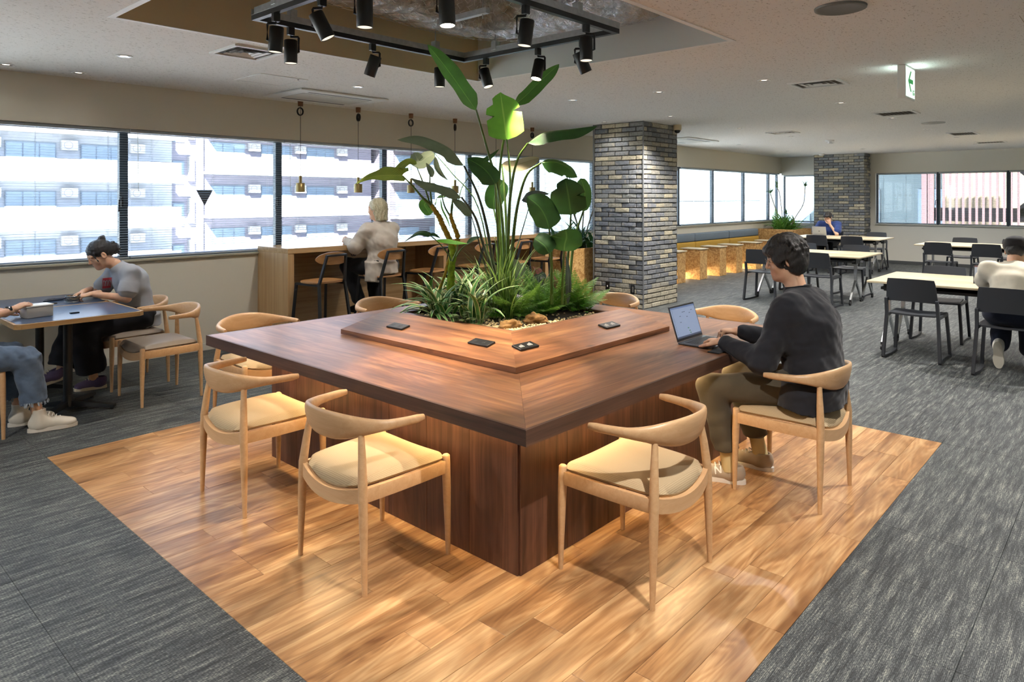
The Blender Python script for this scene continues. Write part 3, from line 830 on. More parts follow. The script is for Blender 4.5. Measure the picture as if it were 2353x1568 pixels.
# planter box walls and bed
w_ = .018
for poly, ang in (([(OX0,OY0),(OX1,OY0),(OX1,OY0+w_),(OX0,OY0+w_)], 0), ([(OX0,OY1-w_),(OX1,OY1-w_),(OX1,OY1),(OX0,OY1)], 0),
                  ([(OX0,OY0+w_),(OX0+w_,OY0+w_),(OX0+w_,OY1-w_),(OX0,OY1-w_)], R_(90)), ([(OX1-w_,OY0+w_),(OX1,OY0+w_),(OX1,OY1-w_),(OX1-w_,OY1-w_)], R_(90))):
    gpart('planter_wall', poly, AZ-.28, AZ-.001, M['walnutr'], tb, ang)
# base: upright boards
def base_side(p, d, L, nrm):
    n = max(3, round(L/.31)); s = L/n
    for k in range(n):
        a = Vector(p) + Vector(d)*(k*s+.0006); b_ = Vector(p) + Vector(d)*((k+1)*s-.0006)
        c = (a+b_)/2
        hh = AZ-THK+.006
        o = MB().rbox(-hh/2, hh/2, -s/2+.0006, s/2-.0006, -.009, .009, .0012, 1).obj('base_board', M['walnutr'], tb)
        dv = Vector((d[0], d[1], 0)); nv = Vector((nrm[0], nrm[1], 0))
        o.matrix_local = Matrix(((0, dv.x, nv.x, c.x), (0, dv.y, nv.y, c.y), (1, 0, 0, hh/2+.001), (0,0,0,1)))
base_side((BX0, BY0), (1,0), BX1-BX0, (0,-1)); base_side((BX0, BY0), (0,1), BY1-BY0, (-1,0))
base_side((BX0, BY1), (1,0), BX1-BX0, (0,1)); base_side((BX1, BY0), (0,1), BY1-BY0, (1,0))
# sloping ledge boards with the outlets
LX, LY, LW, LZ0, LZ1 = 2.53, 2.273, .355, .751, .828
LE = 1.49
def ledge(kind):
    # outer bottom edge, outer top, inner top, inner bottom ; mitre at the front corner, square far end
    vs_ = []
    zin_b = LZ1-.034
    if kind == 'Y':   # runs along +Y, grain along Y ; local X = along
        A = lambda al, off, z: (al, -off, z)
        pts0 = [(0,0,AZ+.002),(0,0,LZ0),(LW,LW,LZ1),(LW,LW,zin_b)]          # (along, off) at mitre
        pts1 = [(LE,0,AZ+.002),(LE,0,LZ0),(LE,LW,LZ1),(LE,LW,zin_b)]
        o_ang, loc = R_(90), (LX, LY, 0)
        conv = lambda al, off, z: (al, -off, z)
    else:
        pts0 = [(0,0,AZ+.002),(0,0,LZ0),(LW,LW,LZ1),(LW,LW,zin_b)]
        pts1 = [(LE,0,AZ+.002),(LE,0,LZ0),(LE,LW,LZ1),(LE,LW,zin_b)]
        o_ang, loc = 0, (LX, LY, 0)
        conv = lambda al, off, z: (al, off, z)
    vs_ = [conv(*p) for p in pts0] + [conv(*p) for p in pts1]
    fs = [(0,1,2,3),(7,6,5,4),(0,4,5,1),(1,5,6,2),(2,6,7,3),(3,7,4,0)]
    return MB().add(vs_, fs).obj('ledge_board', M['walnut'], tb, None, loc, o_ang)
lb1 = ledge('Y'); lb2 = ledge('X')
for kind in 'XY':   # riser behind the boards so they stand on the table
    L0, L1 = LW+.01, LE-.01
    if kind == 'X': MB().box(LX+L0, LX+L1, LY+LW-.022, LY+LW-.004, AZ, LZ1-.034).obj('ledge_riser', M['walnutd'], tb)
    else: MB().box(LX+LW-.022, LX+LW-.004, LY+L0, LY+L1, AZ, LZ1-.034).obj('ledge_riser', M['walnutd'], tb)
slope = math.atan2(LZ1-LZ0, LW)
def outlet(side, along, off, label, style):
    z = LZ0 + off*math.tan(slope)
    if side == 'X': t = thing('power_outlet', label, 'power outlet', (LX+along, LY+off, z+.0005)); t.rotation_euler = (slope, 0, 0)
    else: t = thing('power_outlet', label, 'power outlet', (LX+off, LY+along, z+.0005)); t.rotation_euler = Euler((slope, 0, 0)).to_matrix().to_4x4().to_euler(); t.matrix_world = T(LX+off, LY+along, z+.0005) @ Rz(R_(-90)) @ Rx(slope)
    MB().rbox(-.075, .075, -.034, .034, 0, .011, .003).obj('plate', M['blackp'], t)
    slots = MB()
    for s in (-1, 1):
        for k in range(3 if style else 2):
            x = s*.033-.017+k*.013
            slots.box(x-.0022, x+.0022, -.014, .004+.006*k, .0112, .0118)
    slots.obj('sockets', M['trimw'] if style else plain('dark socket slots', '#35373a', .6), t)
outlet('Y', 1.12, .165, 'black power outlet on the left ledge board, near its left end', 0)
outlet('Y', .40, .165, 'black power outlet on the left ledge board, near the front corner', 0)
outlet('X', .26, .165, 'black power outlet on the right ledge board, near the front corner', 1)
outlet('X', 1.06, .175, 'black power outlet on the right ledge board, near its right end', 1)
# warm LED strips under the table top
LEDC = (1.0, .72, .38)
for x0, x1, y0, y1 in ((BX0, BX1, BY0-.03, BY0-.018), (BX0, BX1, BY1+.018, BY1+.03), (BX0-.03, BX0-.018, BY0, BY1), (BX1+.018, BX1+.03, BY0, BY1)):
    MB().box(x0, x1, y0, y1, AZ-THK-.004, AZ-THK+.004).obj('light_strip', emis('warm led strip', '#ffc27a', 5.0), tb)
    horizontal = x1-x0 > .5
    lamp('led_strip', 'AREA', 5.5, LEDC, ((x0+x1)/2, (y0+y1)/2, AZ-THK-.006), (0, 0, -1), tb, shape='RECTANGLE', size=(x1-x0), size_y=(y1-y0))
# toe light under the base: floor glow
# ================================================================== horn back chairs
def horn_chair(label, cloth, group):
    t = thing('horn_back_chair', label, 'chair', (0,0,0), 0, group)
    bm_ = M['beech']
    for s in (-1, 1):
        MB().tube([(s*.238,.223,0),(s*.2365,.2225,.12),(s*.233,.220,.30),(s*.230,.218,.40),(s*.2295,.2175,.437),(s*.229,.217,.443)], [.0105,.0135,.0185,.0195,.0185,.012], 14).obj('leg', bm_, t, 60)
        MB().tube([(s*.238,-.223,0),(s*.2335,-.2225,.12),(s*.226,-.221,.30),(s*.2205,-.22,.42),(s*.205,-.212,.53),(s*.187,-.204,.625)], [.0105,.0135,.0185,.0195,.0165,.0125], 14).obj('leg', bm_, t, 60)
        # side rail
        pts = [(s*.231,.215,.392),(s*.2285,.07,.390),(s*.2255,-.07,.390),(s*.222,-.215,.392)]
        MB().sweep(pts, [[(-.011,-.028),(.011,-.028),(.012,-.024),(.012,.024),(.010,.028),(-.010,.028),(-.012,.024),(-.012,-.024)]]*4).obj('side_rail', bm_, t, 40)
    def dip(y, bow, half, nm):
        pts = []; n = 12
        for i in range(n+1):
            u = -1+2*i/n; pts.append((u*half, y+bow*(1-u*u), .392-.034*(1-u*u)))
        MB().sweep(pts, [[(-.011,-.028),(.011,-.028),(.011,.028),(-.011,.028)]]*(n+1)).obj(nm, bm_, t, 40)
    dip(-.217, -.030, .215, 'back_rail'); dip(.217, .020, .225, 'front_rail')
    # cushion
    nx, ny = 20, 20; top = []; m_ = MB()
    def prof(u, v):
        y = lerp(-.214, .226, v)
        half = lerp(.212, .236, v)
        # rounded plan corners
        k = 1.0
        x = u*half
        dipz = -.030*(1-u*u)*(abs(2*v-1)**3)
        crown = .022*(1-abs(u)**3)*(1-abs(2*v-1)**4)
        yb = y + ((.020 if v > .5 else -.028)*(1-u*u)*abs(2*v-1)**2)
        return x, yb, .452+dipz+crown
    def edge(u, v):
        return max(abs(u), abs(2*v-1))
    vt = []; vb = []
    for j in range(ny+1):
        for i in range(nx+1):
            u = -1+2*i/nx; v = j/ny
            x, y, z = prof(u, v)
            r = 1 - max(0, abs(u)-.86)/.14; r2 = 1 - max(0, abs(2*v-1)-.86)/.14
            rnd = .020*(1-math.sqrt(max(0, min(r,1)*(2-min(r,1))))) + .020*(1-math.sqrt(max(0, min(r2,1)*(2-min(r2,1)))))
            cu, cv = max(0, abs(u)-.8)/.2, max(0, abs(2*v-1)-.8)/.2
            pull = 1-.055*(cu*cv)
            vt.append((x*pull, y*pull, z-rnd))
    N = (nx+1)*(ny+1)
    for p in vt: vb.append((p[0]*.97, p[1]*.97, min(p[2]-.006, .4205-.034*(1-min(1,abs(p[0])/.225)**2)*min(1,abs(p[1])/.24)**3)))
    fs = []
    for j in range(ny):
        for i in range(nx):
            a = j*(nx+1)+i; fs.append((a, a+1, a+nx+2, a+nx+1)); fs.append((N+a, N+a+nx+1, N+a+nx+2, N+a+1))
    border = [i for i in range(nx+1)] + [j*(nx+1)+nx for j in range(1, ny+1)] + [ny*(nx+1)+i for i in range(nx-1, -1, -1)] + [j*(nx+1) for j in range(ny-1, 0, -1)]
    for k in range(len(border)):
        a, b_ = border[k], border[(k+1) % len(border)]; fs.append((b_, a, N+a, N+b_))
    m_.add(vt+vb, fs); m_.obj('seat_cushion', cloth, t, 70)
    # horn back
    pts, secs = [], []; n = 36
    for i in range(n+1):
        u = -1+2*i/n; au = abs(u)
        ang = u*R_(96)
        x = .272*math.sin(ang)/math.sin(R_(96)) * (1+.03*max(0, au-.8)/.2)
        y = -.035-.235*math.cos(ang) + (.055*max(0, au-.72)/.28)
        k = math.exp(-(au/.52)**2.6)
        hh = .0165+.047*k; th = .0145+.006*math.exp(-((au-.45)/.25)**2)-.001*k
        zc = .664-.010*k - .004*au
        tip = 1 if au < .985 else .75
        lean = .42*k*.5
        sec = []
        for q_ in range(16):
            a = 2*math.pi*q_/16; ca, sa = math.cos(a), math.sin(a)
            ex_ = abs(ca)**.8*math.copysign(1, ca)*th*tip; ez = abs(sa)**.9*math.copysign(1, sa)*hh*tip
            sec.append((ex_ + ez*lean, ez))
        pts.append((x, y, zc)); secs.append(sec)
    MB().sweep(pts, secs).obj('backrest', bm_, t, 60)
    return t
ch0 = horn_chair('pale horn back chair on the left side of the table, nearest the front corner', M['cloth'], 'horn back chairs at the planter table')
ch0.location = (1.871, 2.524, 0); ch0.rotation_euler = (0, 0, R_(-90))
gct = 'horn back chairs at the planter table'
copy_tree(ch0, (1.875, 3.52, 0), R_(-90), 'pale horn back chair on the left side of the table, farther from the front corner', gct)
copy_tree(ch0, (2.572, 1.616, 0), 0, 'pale horn back chair on the right side of the table, empty beside the man', gct)
mch = copy_tree(ch0, (3.846, 1.42, 0), 0, 'pale wooden horn back chair with the man in black sitting on it', gct)
copy_tree(ch0, (2.50, 4.73, 0), R_(180), 'horn back chair behind the table, left one below the first bar stool', gct)
copy_tree(ch0, (3.68, 4.73, 0), R_(180), 'horn back chair behind the table, below the blonde person', gct)
copy_tree(ch0, (5.10, 3.52, 0), R_(90), 'horn back chair behind the planter, in front of the brick column', gct)
copy_tree(ch0, (5.06, 2.44, 0), R_(90), 'horn back chair behind the open laptop', gct)
chl = horn_chair('wooden chair with taupe leather seat, nearest to the camera at the blue tables, empty', M['leather'], 'leather seat chairs at the blue tables')
chl.location = (2.226, 5.825, 0); chl.rotation_euler = (0, 0, R_(90))
copy_tree(chl, (2.221, 6.46, 0), R_(90), 'wooden chair with taupe leather seat under the woman in the grey shirt', 'leather seat chairs at the blue tables')
copy_tree(chl, (.907, 5.765, 0), R_(-90), 'wooden chair at the left edge under the person in jeans', 'leather seat chairs at the blue tables')

# ================================================================== blue topped cafe tables
M['bluetop'] = plain('slate blue laminate', '#3d4d68', .28)
M['oakedge'] = wood('oak edge band', ('#a5804f', '#c09a66', '#d0b080'), grain=40, along=2, rough=.4)
def cafe_table(x0, x1, y0, y1, label):
    t = thing('cafe_table', label, 'table', ((x0+x1)/2, (y0+y1)/2, 0), 0, 'blue topped cafe tables pushed together')
    a, c = (x1-x0)/2, (y1-y0)/2; ch = .035
    def oct_(a, c, ch): return [(-a+ch,-c),(a-ch,-c),(a,-c+ch),(a,c-ch),(a-ch,c),(-a+ch,c),(-a,c-ch),(-a,-c+ch)]
    MB().prism(oct_(a, c, ch), .695, .7285).obj('edge_band', M['oakedge'], t)
    MB().prism(oct_(a-.018, c-.018, ch), .7283, .73).obj('top', M['bluetop'], t)
    MB().lathe([(.031,.03),(.031,.685)], 20).obj('column', M['black'], t, 40)
    MB().rbox(-.16,.16,-.16,.16,.683,.695,.003).obj('mount_plate', M['black'], t)
    MB().lathe([(.045,.025),(.045,.06),(.034,.09),(.032,.11)], 20).obj('hub', M['black'], t, 40)
    for k in range(4):
        a_ = R_(45+90*k); L = .34
        MB().sweep([(.03*math.cos(a_), .03*math.sin(a_), .05), (.2*math.cos(a_), .2*math.sin(a_), .038), (L*math.cos(a_), L*math.sin(a_), .028)],
            [[(-.026,-.018),(.026,-.018),(.02,.02),(-.02,.02)], [(-.024,-.014),(.024,-.014),(.018,.014),(-.018,.014)], [(-.024,-.012),(.024,-.012),(.02,.01),(-.02,.01)]]).obj('foot', M['black'], t)
        MB().lathe([(.012,0),(.012,.018)], 12).obj('glide', M['blackp'], t, None, ((L-.02)*math.cos(a_), (L-.02)*math.sin(a_), 0))
    return t
cafe_table(1.205, 2.025, 5.585, 6.325, 'cafe table with blue top, nearer one with the white box on it')
cafe_table(1.205, 2.025, 6.330, 7.07, 'cafe table with blue top, farther one against the window wall')

# ================================================================== window counter, stools, pendants
ct = thing('window_counter', 'long light oak counter along the windows', 'counter', (0,0,0))
KX0, KX1, KY0, KZ = 3.78, 8.06, 6.58, 1.055
MB().rbox(KX0, KX1, KY0, Y1-.002, KZ-.055, KZ, .002, 1).obj('counter_top', M['oak'], ct)
MB().rbox(KX0+.001, KX0+.075, KY0+.004, Y1-.002, 0, KZ-.0555, .002, 1).obj('end_panel', M['oakv'], ct)
MB().rbox(KX1-.075, KX1-.001, KY0+.004, Y1-.002, 0, KZ-.0555, .002, 1).obj('end_panel', M['oakv'], ct)
MB().rbox(5.98, 6.05, KY0+.03, Y1-.002, 0, KZ-.0555, .002, 1).obj('divider_panel', M['oakv'], ct)
MB().box(KX0+.076, 5.979, Y1-.05, Y1-.014, .0, KZ-.056).obj('back_panel', M['oak'], ct)
MB().box(6.051, KX1-.076, Y1-.05, Y1-.014, .0, KZ-.056).obj('back_panel', M['oak'], ct)
for x, lab in ((4.62,'left of the blonde person'), (5.36,'right of the blonde person'), (6.02,'behind the tree stem'), (6.9,'farther along behind the leaves')):
    h = MB().tube([(x, KY0+.04, KZ-.056), (x, KY0+.04, KZ-.12)], .004, 6)
    for s in (-1, 1): h.tube([(x, KY0+.04, KZ-.11), (x+s*.012, KY0+.04, KZ-.128), (x+s*.026, KY0+.04, KZ-.124), (x+s*.032, KY0+.04, KZ-.105)], .004, 6)
    tag(h.obj('bag_hook', M['black'], None, 60), 'black double hook under the counter ' + lab, 'hook', 'bag hooks under the counter')
def bar_stool(label):
    t = thing('bar_stool', label, 'stool', (0,0,0), 0, 'bar stools at the window counter')
    # seat
    pl = []
    n = 28
    for k in range(n):
        a = 2*math.pi*k/n; ca, sa = math.cos(a), math.sin(a)
        pl.append((.205*math.copysign(abs(ca)**.62, ca)*(1-.06*sa), .18*math.copysign(abs(sa)**.62, sa)))
    m_ = MB(); N = len(pl)
    vs_ = [(p[0]*.98, p[1]*.98, .705) for p in pl] + [(p[0], p[1], .715) for p in pl] + [(p[0]*.98, p[1]*.98, .724) for p in pl] + [(p[0]*.55, p[1]*.55, .717) for p in pl] + [(0,0,.714)]
    fs = [tuple(range(N-1,-1,-1))]
    for r_i in range(3):
        for k in range(N): fs.append((r_i*N+k, r_i*N+(k+1)%N, (r_i+1)*N+(k+1)%N, (r_i+1)*N+k))
    for k in range(N): fs.append((3*N+k, 3*N+(k+1)%N, 4*N))
    m_.add(vs_, fs); m_.obj('seat', M['oakseat'], t, 50)
    sq = [(-.0125,-.0125),(.0125,-.0125),(.0125,.0125),(-.0125,.0125)]
    for s in (-1, 1):
        MB().sweep([(s*.19,.17,.70),(s*.225,.235,0)], [sq]*2).obj('leg', M['black'], t)
        MB().sweep([(s*.165,-.165,.715),(s*.215,-.255,0)], [sq]*2, up=(0,1,0)).obj('leg', M['black'], t)
        MB().sweep([(s*.19,.17,.693),(s*.165,-.165,.693)], [sq]*2).obj('side_rail', M['black'], t)
        MB().sweep([(s*.204,.2,.26),(s*.2,-.225,.26)], [sq]*2).obj('foot_rail', M['black'], t)
    MB().sweep([(-.205,.205,.27),(.205,.205,.27)], [sq]*2).obj('foot_rail', M['black'], t)
    MB().sweep([(-.165,-.165,.70),(-.12,-.235,.995),(.12,-.235,.995),(.165,-.165,.70)], [sq]*4, up=(0,-1,-.15)).obj('back_frame', M['black'], t)
    # back board: curved rounded oval
    pts, secs = [], []
    for i in range(21):
        u = -1+2*i/20
        hh = .062*max(.02, (1-abs(u)**2.6))**.5
        pts.append((.2*u, -.212+.06*u*u, .955+.012*(1-u*u)))
        secs.append([(-.007,-hh*1.1),(.007,-hh*1.1),(.007,0),(.007,hh),(-.007,hh),(-.007,0)])
    MB().sweep(pts, secs).obj('backrest', M['oakseat'], t, 40)
    return t
st0 = bar_stool('empty bar stool nearest the left end of the window counter')
st0.location = (4.05, 6.37, 0); st0.rotation_euler = (0, 0, R_(6))
gs = 'bar stools at the window counter'
stw = copy_tree(st0, (4.83, 6.37, 0), R_(4), 'bar stool under the blonde person in the pale shirt', gs)
copy_tree(st0, (5.50, 6.37, 0), R_(14), 'empty bar stool just right of the blonde person', gs)
copy_tree(st0, (6.28, 6.37, 0), R_(12), 'empty bar stool behind the grassy leaves', gs)
copy_tree(st0, (7.02, 6.37, 0), R_(8), 'empty bar stool behind the tall stems', gs)
copy_tree(st0, (7.72, 6.37, 0), R_(8), 'empty bar stool at the right end of the window counter', gs)
M['brass'] = plain('brushed brass', '#a08a58', .35, .75)
M['walnutp'] = wood('turned walnut', ('#5a3a20','#7b5230','#8f6540'), grain=60, along=20, rough=.45)
pend = thing('pendant_lamp', 'slim brass pendant lamp with a coiled cord, farthest left', 'pendant lamp', (0,0,0), 0, 'pendant lamps over the counter')
MB().lathe([(.0,2.62),(.028,2.62),(.031,2.68),(0,2.68)], 20).obj('canopy', M['walnutp'], pend, 40)
MB().tube([(0,0,2.625),(0,0,1.83)], .0028, 6).obj('cord', M['blackp'], pend)
coil = MB()
for k in range(3):
    c = [(.035*math.cos(a)-.004, -.008+.007*k, 2.56+.042*math.sin(a)) for a in [2*math.pi*i/20 for i in range(20)]]
    coil.tube(c, .0065, 6, closed=True, up=(0,1,0))
coil.obj('cord_coil', M['blackp'], pend, 60)
MB().lathe([(.0,1.748),(.017,1.75),(.017,1.835),(.0,1.836)], 18).obj('neck', M['brass'], pend, 40)
MB().lathe([(.044,1.652),(.050,1.650),(.050,1.748),(.046,1.753),(.0,1.754)], 28, cap=False).obj('shade', M['brass'], pend, 40)
pend.location = (4.20, 7.04, 0)
pl_ = ['second from the left', 'third from the left', 'fourth, hidden partly by the arching leaf', 'fifth, with only its cord showing behind the stems', 'farthest right, beside the large leaves']
for k, x in enumerate((4.98, 5.80, 6.58, 7.40, 8.22)):
    copy_tree(pend, (x, 7.04, 0), (R_(80), 0, R_(35), R_(-15), R_(10))[k], 'slim brass pendant lamp over the counter, ' + pl_[k])
tag(MB().rbox(5.03, 5.21, 6.83, 6.90, KZ+.0005, KZ+.009, .003).obj('phone', M['blackp']), 'dark phone lying on the window counter', 'phone')

# ================================================================== folding tables with castors
def fold_table(x0, x1, y0, y1, label, group='folding tables in the meeting area'):
    L, W = y1-y0, x1-x0
    t = thing('folding_table', label, 'table', ((x0+x1)/2, (y0+y1)/2, 0), 0, group)
    MB().rbox(-W/2+.001, W/2-.001, -L/2, L/2, .697, .72, .004, 2).obj('table_top', M['tabletopw'], t, 40)
    MB().rbox(-W/2+.06, W/2-.06, -L/2+.12, L/2-.12, .63, .66, .004, 1).obj('shelf', M['black'], t)
    MB().rbox(-.03, .03, -L/2+.12, L/2-.12, .64, .69, .004, 1).obj('beam', M['black'], t)
    for s in (-1, 1):
        y = s*(L/2-.14)
        MB().rbox(-.09, .09, y-.03, y+.03, .60, .696, .006).obj('hinge_block', M['black'], t)
        MB().sweep([(0,y,.66),(0,y,.33)], [[(-.022,-.018),(.022,-.018),(.022,.018),(-.022,.018)]]*2, up=(0,1,0)).obj('post', M['chrome'], t)
        for q_ in (-1, 1):
            MB().sweep([(q_*.005,y,.345),(q_*.14,y,.20),(q_*.245,y,.075)], [[(-.018,-.013),(.018,-.013),(.018,.013),(-.018,.013)]]*3, up=(0,1,0)).obj('leg', M['chrome'], t, 30)
            c = MB().lathe([(.0,-.012),(.027,-.012),(.031,-.006),(.031,.006),(.027,.012),(.0,.012)], 16, T(q_*.262, y, .032) @ Rx(R_(90)))
            c.rbox(q_*.25-.012, q_*.25+.012, y-.016, y+.016, .04, .085, .004)
            c.obj('castor', M['blackp'], t, 40)
    return t
fold_table(7.90, 8.49, -.35, 2.15, 'folding table with pale top nearest the camera, where the man in the cap sits')
fold_table(8.495, 9.09, -.35, 2.15, 'folding table with pale top pushed behind the one with the man in the cap')
fold_table(10.87, 11.465, 3.05, 4.72, 'folding table with pale top just behind the head of the man in black')
fold_table(11.47, 12.07, 3.05, 4.72, 'folding table second row behind the head of the man in black')
fold_table(14.68, 15.27, .7, 3.18, 'folding table with pale top in the middle right, below the far windows')
fold_table(15.275, 15.88, .7, 3.18, 'folding table middle right, closest to the far windows')
fold_table(15.75, 16.345, 4.05, 5.95, 'folding table where the man in navy works, nearer half')
fold_table(16.35, 16.95, 4.05, 5.95, 'folding table where the man in navy works, half against him')

# ================================================================== black stacking chairs
def black_chair(label):
    t = thing('stacking_chair', label, 'chair', (0,0,0), 0, 'black chairs in the meeting area')
    mt = M['chairblack']
    # seat shell
    nx, ny = 12, 10; vt = []
    for j in range(ny+1):
        for i in range(nx+1):
            u = -1+2*i/nx; v = j/ny
            half = lerp(.195, .225, v)
            z = .445 - .012*(1-u*u)*math.sin(math.pi*v) - .02*max(0, v-.85)/.15*.5 + .006*abs(u)
            vt.append((u*half, lerp(-.20, .215, v), z))
    N = len(vt); vb = [(p[0], p[1], p[2]-.016) for p in vt]; fs = []
    for j in range(ny):
        for i in range(nx):
            a = j*(nx+1)+i; fs += [(a, a+1, a+nx+2, a+nx+1), (N+a, N+a+nx+1, N+a+nx+2, N+a+1)]
    border = [i for i in range(nx+1)] + [j*(nx+1)+nx for j in range(1, ny+1)] + [ny*(nx+1)+i for i in range(nx-1, -1, -1)] + [j*(nx+1) for j in range(ny-1, 0, -1)]
    for k in range(len(border)): a, b_ = border[k], border[(k+1)%len(border)]; fs.append((b_, a, N+a, N+b_))
    MB().add(vt+vb, fs).obj('seat', mt, t, 40)
    # backrest panel, curved
    vt = []; nx, ny = 14, 6
    for j in range(ny+1):
        for i in range(nx+1):
            u = -1+2*i/nx; v = j/ny
            half = lerp(.225, .205, v)*(1-.03*(max(0,v-.8)/.2)**2)
            vt.append((u*half, -.215-.05*v-.03*(1-u*u), lerp(.575, .80, v)-.006*u*u))
    N = len(vt); vb = [(p[0], p[1]+.014, p[2]) for p in vt]; fs = []
    for j in range(ny):
        for i in range(nx):
            a = j*(nx+1)+i; fs += [(a, a+nx+1, a+nx+2, a+1), (N+a, N+a+1, N+a+nx+2, N+a+nx+1)]
    border = [i for i in range(nx+1)] + [j*(nx+1)+nx for j in range(1, ny+1)] + [ny*(nx+1)+i for i in range(nx-1, -1, -1)] + [j*(nx+1) for j in range(ny-1, 0, -1)]
    for k in range(len(border)): a, b_ = border[k], border[(k+1)%len(border)]; fs.append((a, b_, N+b_, N+a))
    MB().add(vt+vb, fs).obj('backrest', mt, t, 40)
    for s in (-1, 1):
        r1 = [(-.013,-.02),(.013,-.02),(.013,.02),(-.013,.02)]
        MB().sweep([(s*.218,-.235,.60),(s*.222,-.20,.44),(s*.235,-.225,.2),(s*.245,-.245,.016)], [r1]*4, up=(0,1,0)).obj('leg', mt, t, 35)
        MB().sweep([(s*.218,.19,.435),(s*.235,.205,.2),(s*.245,.22,.016)], [r1]*3, up=(0,1,0)).obj('leg', mt, t, 35)
        MB().sweep([(s*.245,-.25,.013),(s*.225,-.1,.013),(s*.225,.08,.013),(s*.245,.225,.013)], [[(-.014,-.013),(.014,-.013),(.014,.013),(-.014,.013)]]*4).obj('runner', mt, t, 35)
        MB().sweep([(s*.221,-.21,.43),(s*.221,.2,.428)], [[(-.012,-.016),(.012,-.016),(.012,.012),(-.012,.012)]]*2).obj('side_rail', mt, t, 35)
    return t
bc = black_chair('black chair, empty, nearest the camera in the meeting area')
bc.location = (7.84, 1.67, 0); bc.rotation_euler = (0, 0, R_(-90))
def bcp(x, y, rz, label): return copy_tree(bc, (x, y, 0), R_(rz), 'black chair ' + label)
bcp(7.60, .88, -90, 'with the man in the cap sitting on it')
bcp(9.00, 1.69, 90, 'facing the camera across the table from the nearest empty chair')
bcp(10.62, 3.52, -90, 'right behind the head of the man in black, empty')
bcp(10.66, 4.35, -90, 'almost hidden by the head of the man in black')
bcp(12.2, 3.55, 90, 'on the far side of the table behind the head, right one')
bcp(12.2, 4.40, 90, 'on the far side of the table behind the head, left one')
bcp(15.55, 4.45, -90, 'with its back to us before the man in navy, right one')
bcp(15.55, 5.15, -90, 'with its back to us before the man in navy, left one')
bcp(17.25, 4.55, 90, 'on the far side beside the man in navy, empty')
bcp(17.30, 5.5, 90, 'with the man in navy sitting on it')
bcp(14.45, 2.70, -90, 'with its back to us at the middle right table, left one')
bcp(14.45, 1.98, -90, 'with its back to us at the middle right table, right one')
bcp(16.0, 2.62, 90, 'on the far side of the middle right table, left one')
bcp(16.0, 1.80, 90, 'on the far side of the middle right table, right one')

# ================================================================== bench, side tables, planter boxes
bn = thing('wall_bench', 'long upholstered bench under the far windows', 'bench', (0,0,0))
MB().rbox(10.3, 16.9, 6.80, Y1-.012, .10, .36, .003, 1).obj('bench_box', M['osb'], bn)
M['denim'] = plain('blue grey bench cloth', '#6d7b88', .9, var=.08, vscale=60)
M['mustard'] = plain('mustard bench cloth', '#b8923a', .9, var=.06, vscale=60)
M['navyseat'] = plain('dark seat vinyl', '#3a3c44', .6)
for k in range(4):
    x0 = 10.3+1.65*k; x1 = x0+1.645
    MB().rbox(x0+.004, x1-.004, 6.74, 7.06, .361, .45, .02, 2).obj('seat_cushion', M['navyseat'], bn, 40)
    MB().rbox(x0+.004, x1-.004, 7.06, Y1-.004, .452, .655, .03, 3).obj('lower_back_cushion', M['mustard'], bn, 40)
    MB().rbox(x0+.004, x1-.004, 7.07, Y1-.004, .657, .83, .03, 3).obj('upper_back_cushion', M['denim'], bn, 40)
lamp('bench_led', 'AREA', 60, LEDC, (13.6, 6.78, .09), (0, -.5, -1), bn, shape='RECTANGLE', size=6.6, size_y=.03)
MB().box(10.3, 16.9, 6.81, 6.83, .088, .099).obj('light_strip', emis('bench led strip', '#ffc27a', 5.0), bn)
lab = ['half hidden by the brick column', 'first full one right of the brick column', 'second full one right of the brick column', 'third full one right of the brick column', 'fourth, just left of the head of the man in black', 'farthest, beside the hair of the man in black']
for k, x in enumerate((11.55, 12.42, 13.27, 14.05, 15.05, 15.95)):
    t = thing('side_table', 'strand board side table ' + lab[k], 'side table', (x+.15, 6.55, 0), 0, 'strand board side tables along the bench')
    MB().rbox(-.15, .15, -.19, .19, 0, .018, .002, 1).obj('base_board', M['osb'], t)
    MB().rbox(-.15, -.132, -.19, .17, .0185, .58, .002, 1).obj('side_board', M['osb'], t)
    MB().rbox(.132, .15, -.19, .17, .0185, .58, .002, 1).obj('side_board', M['osb'], t)
    MB().rbox(-.1315, .1315, -.19, -.172, .0185, .58, .002, 1).obj('front_board', M['osb'], t)
    MB().rbox(-.17, .17, -.21, .23, .5805, .60, .003, 1).obj('top', M['tabletopw'], t)
def osb_planter(x0, x1, y0, y1, h, label):
    t = thing('planter_box', label, 'planter', (x0, y0, 0)); L, W = x1-x0, y1-y0; k = .02
    MB().rbox(0, L, 0, k, 0, h, .002, 1).obj('front_board', M['osb'], t); MB().rbox(0, L, W-k, W, 0, h, .002, 1).obj('back_board', M['osb'], t)
    MB().rbox(0, k, k, W-k, 0, h, .002, 1).obj('end_board', M['osb'], t); MB().rbox(L-k, L, k, W-k, 0, h, .002, 1).obj('end_board', M['osb'], t)
    MB().box(k, L-k, k, W-k, h-.12, h-.07).obj('soil', plain('dark soil', '#2b221a', .95), t)
    return t
osb_planter(8.14, 9.75, 6.30, 7.17, .82, 'tall strand board planter box beside the near brick column')
osb_planter(17.0, 18.2, 6.25, 7.17, .82, 'strand board planter box in the far corner')
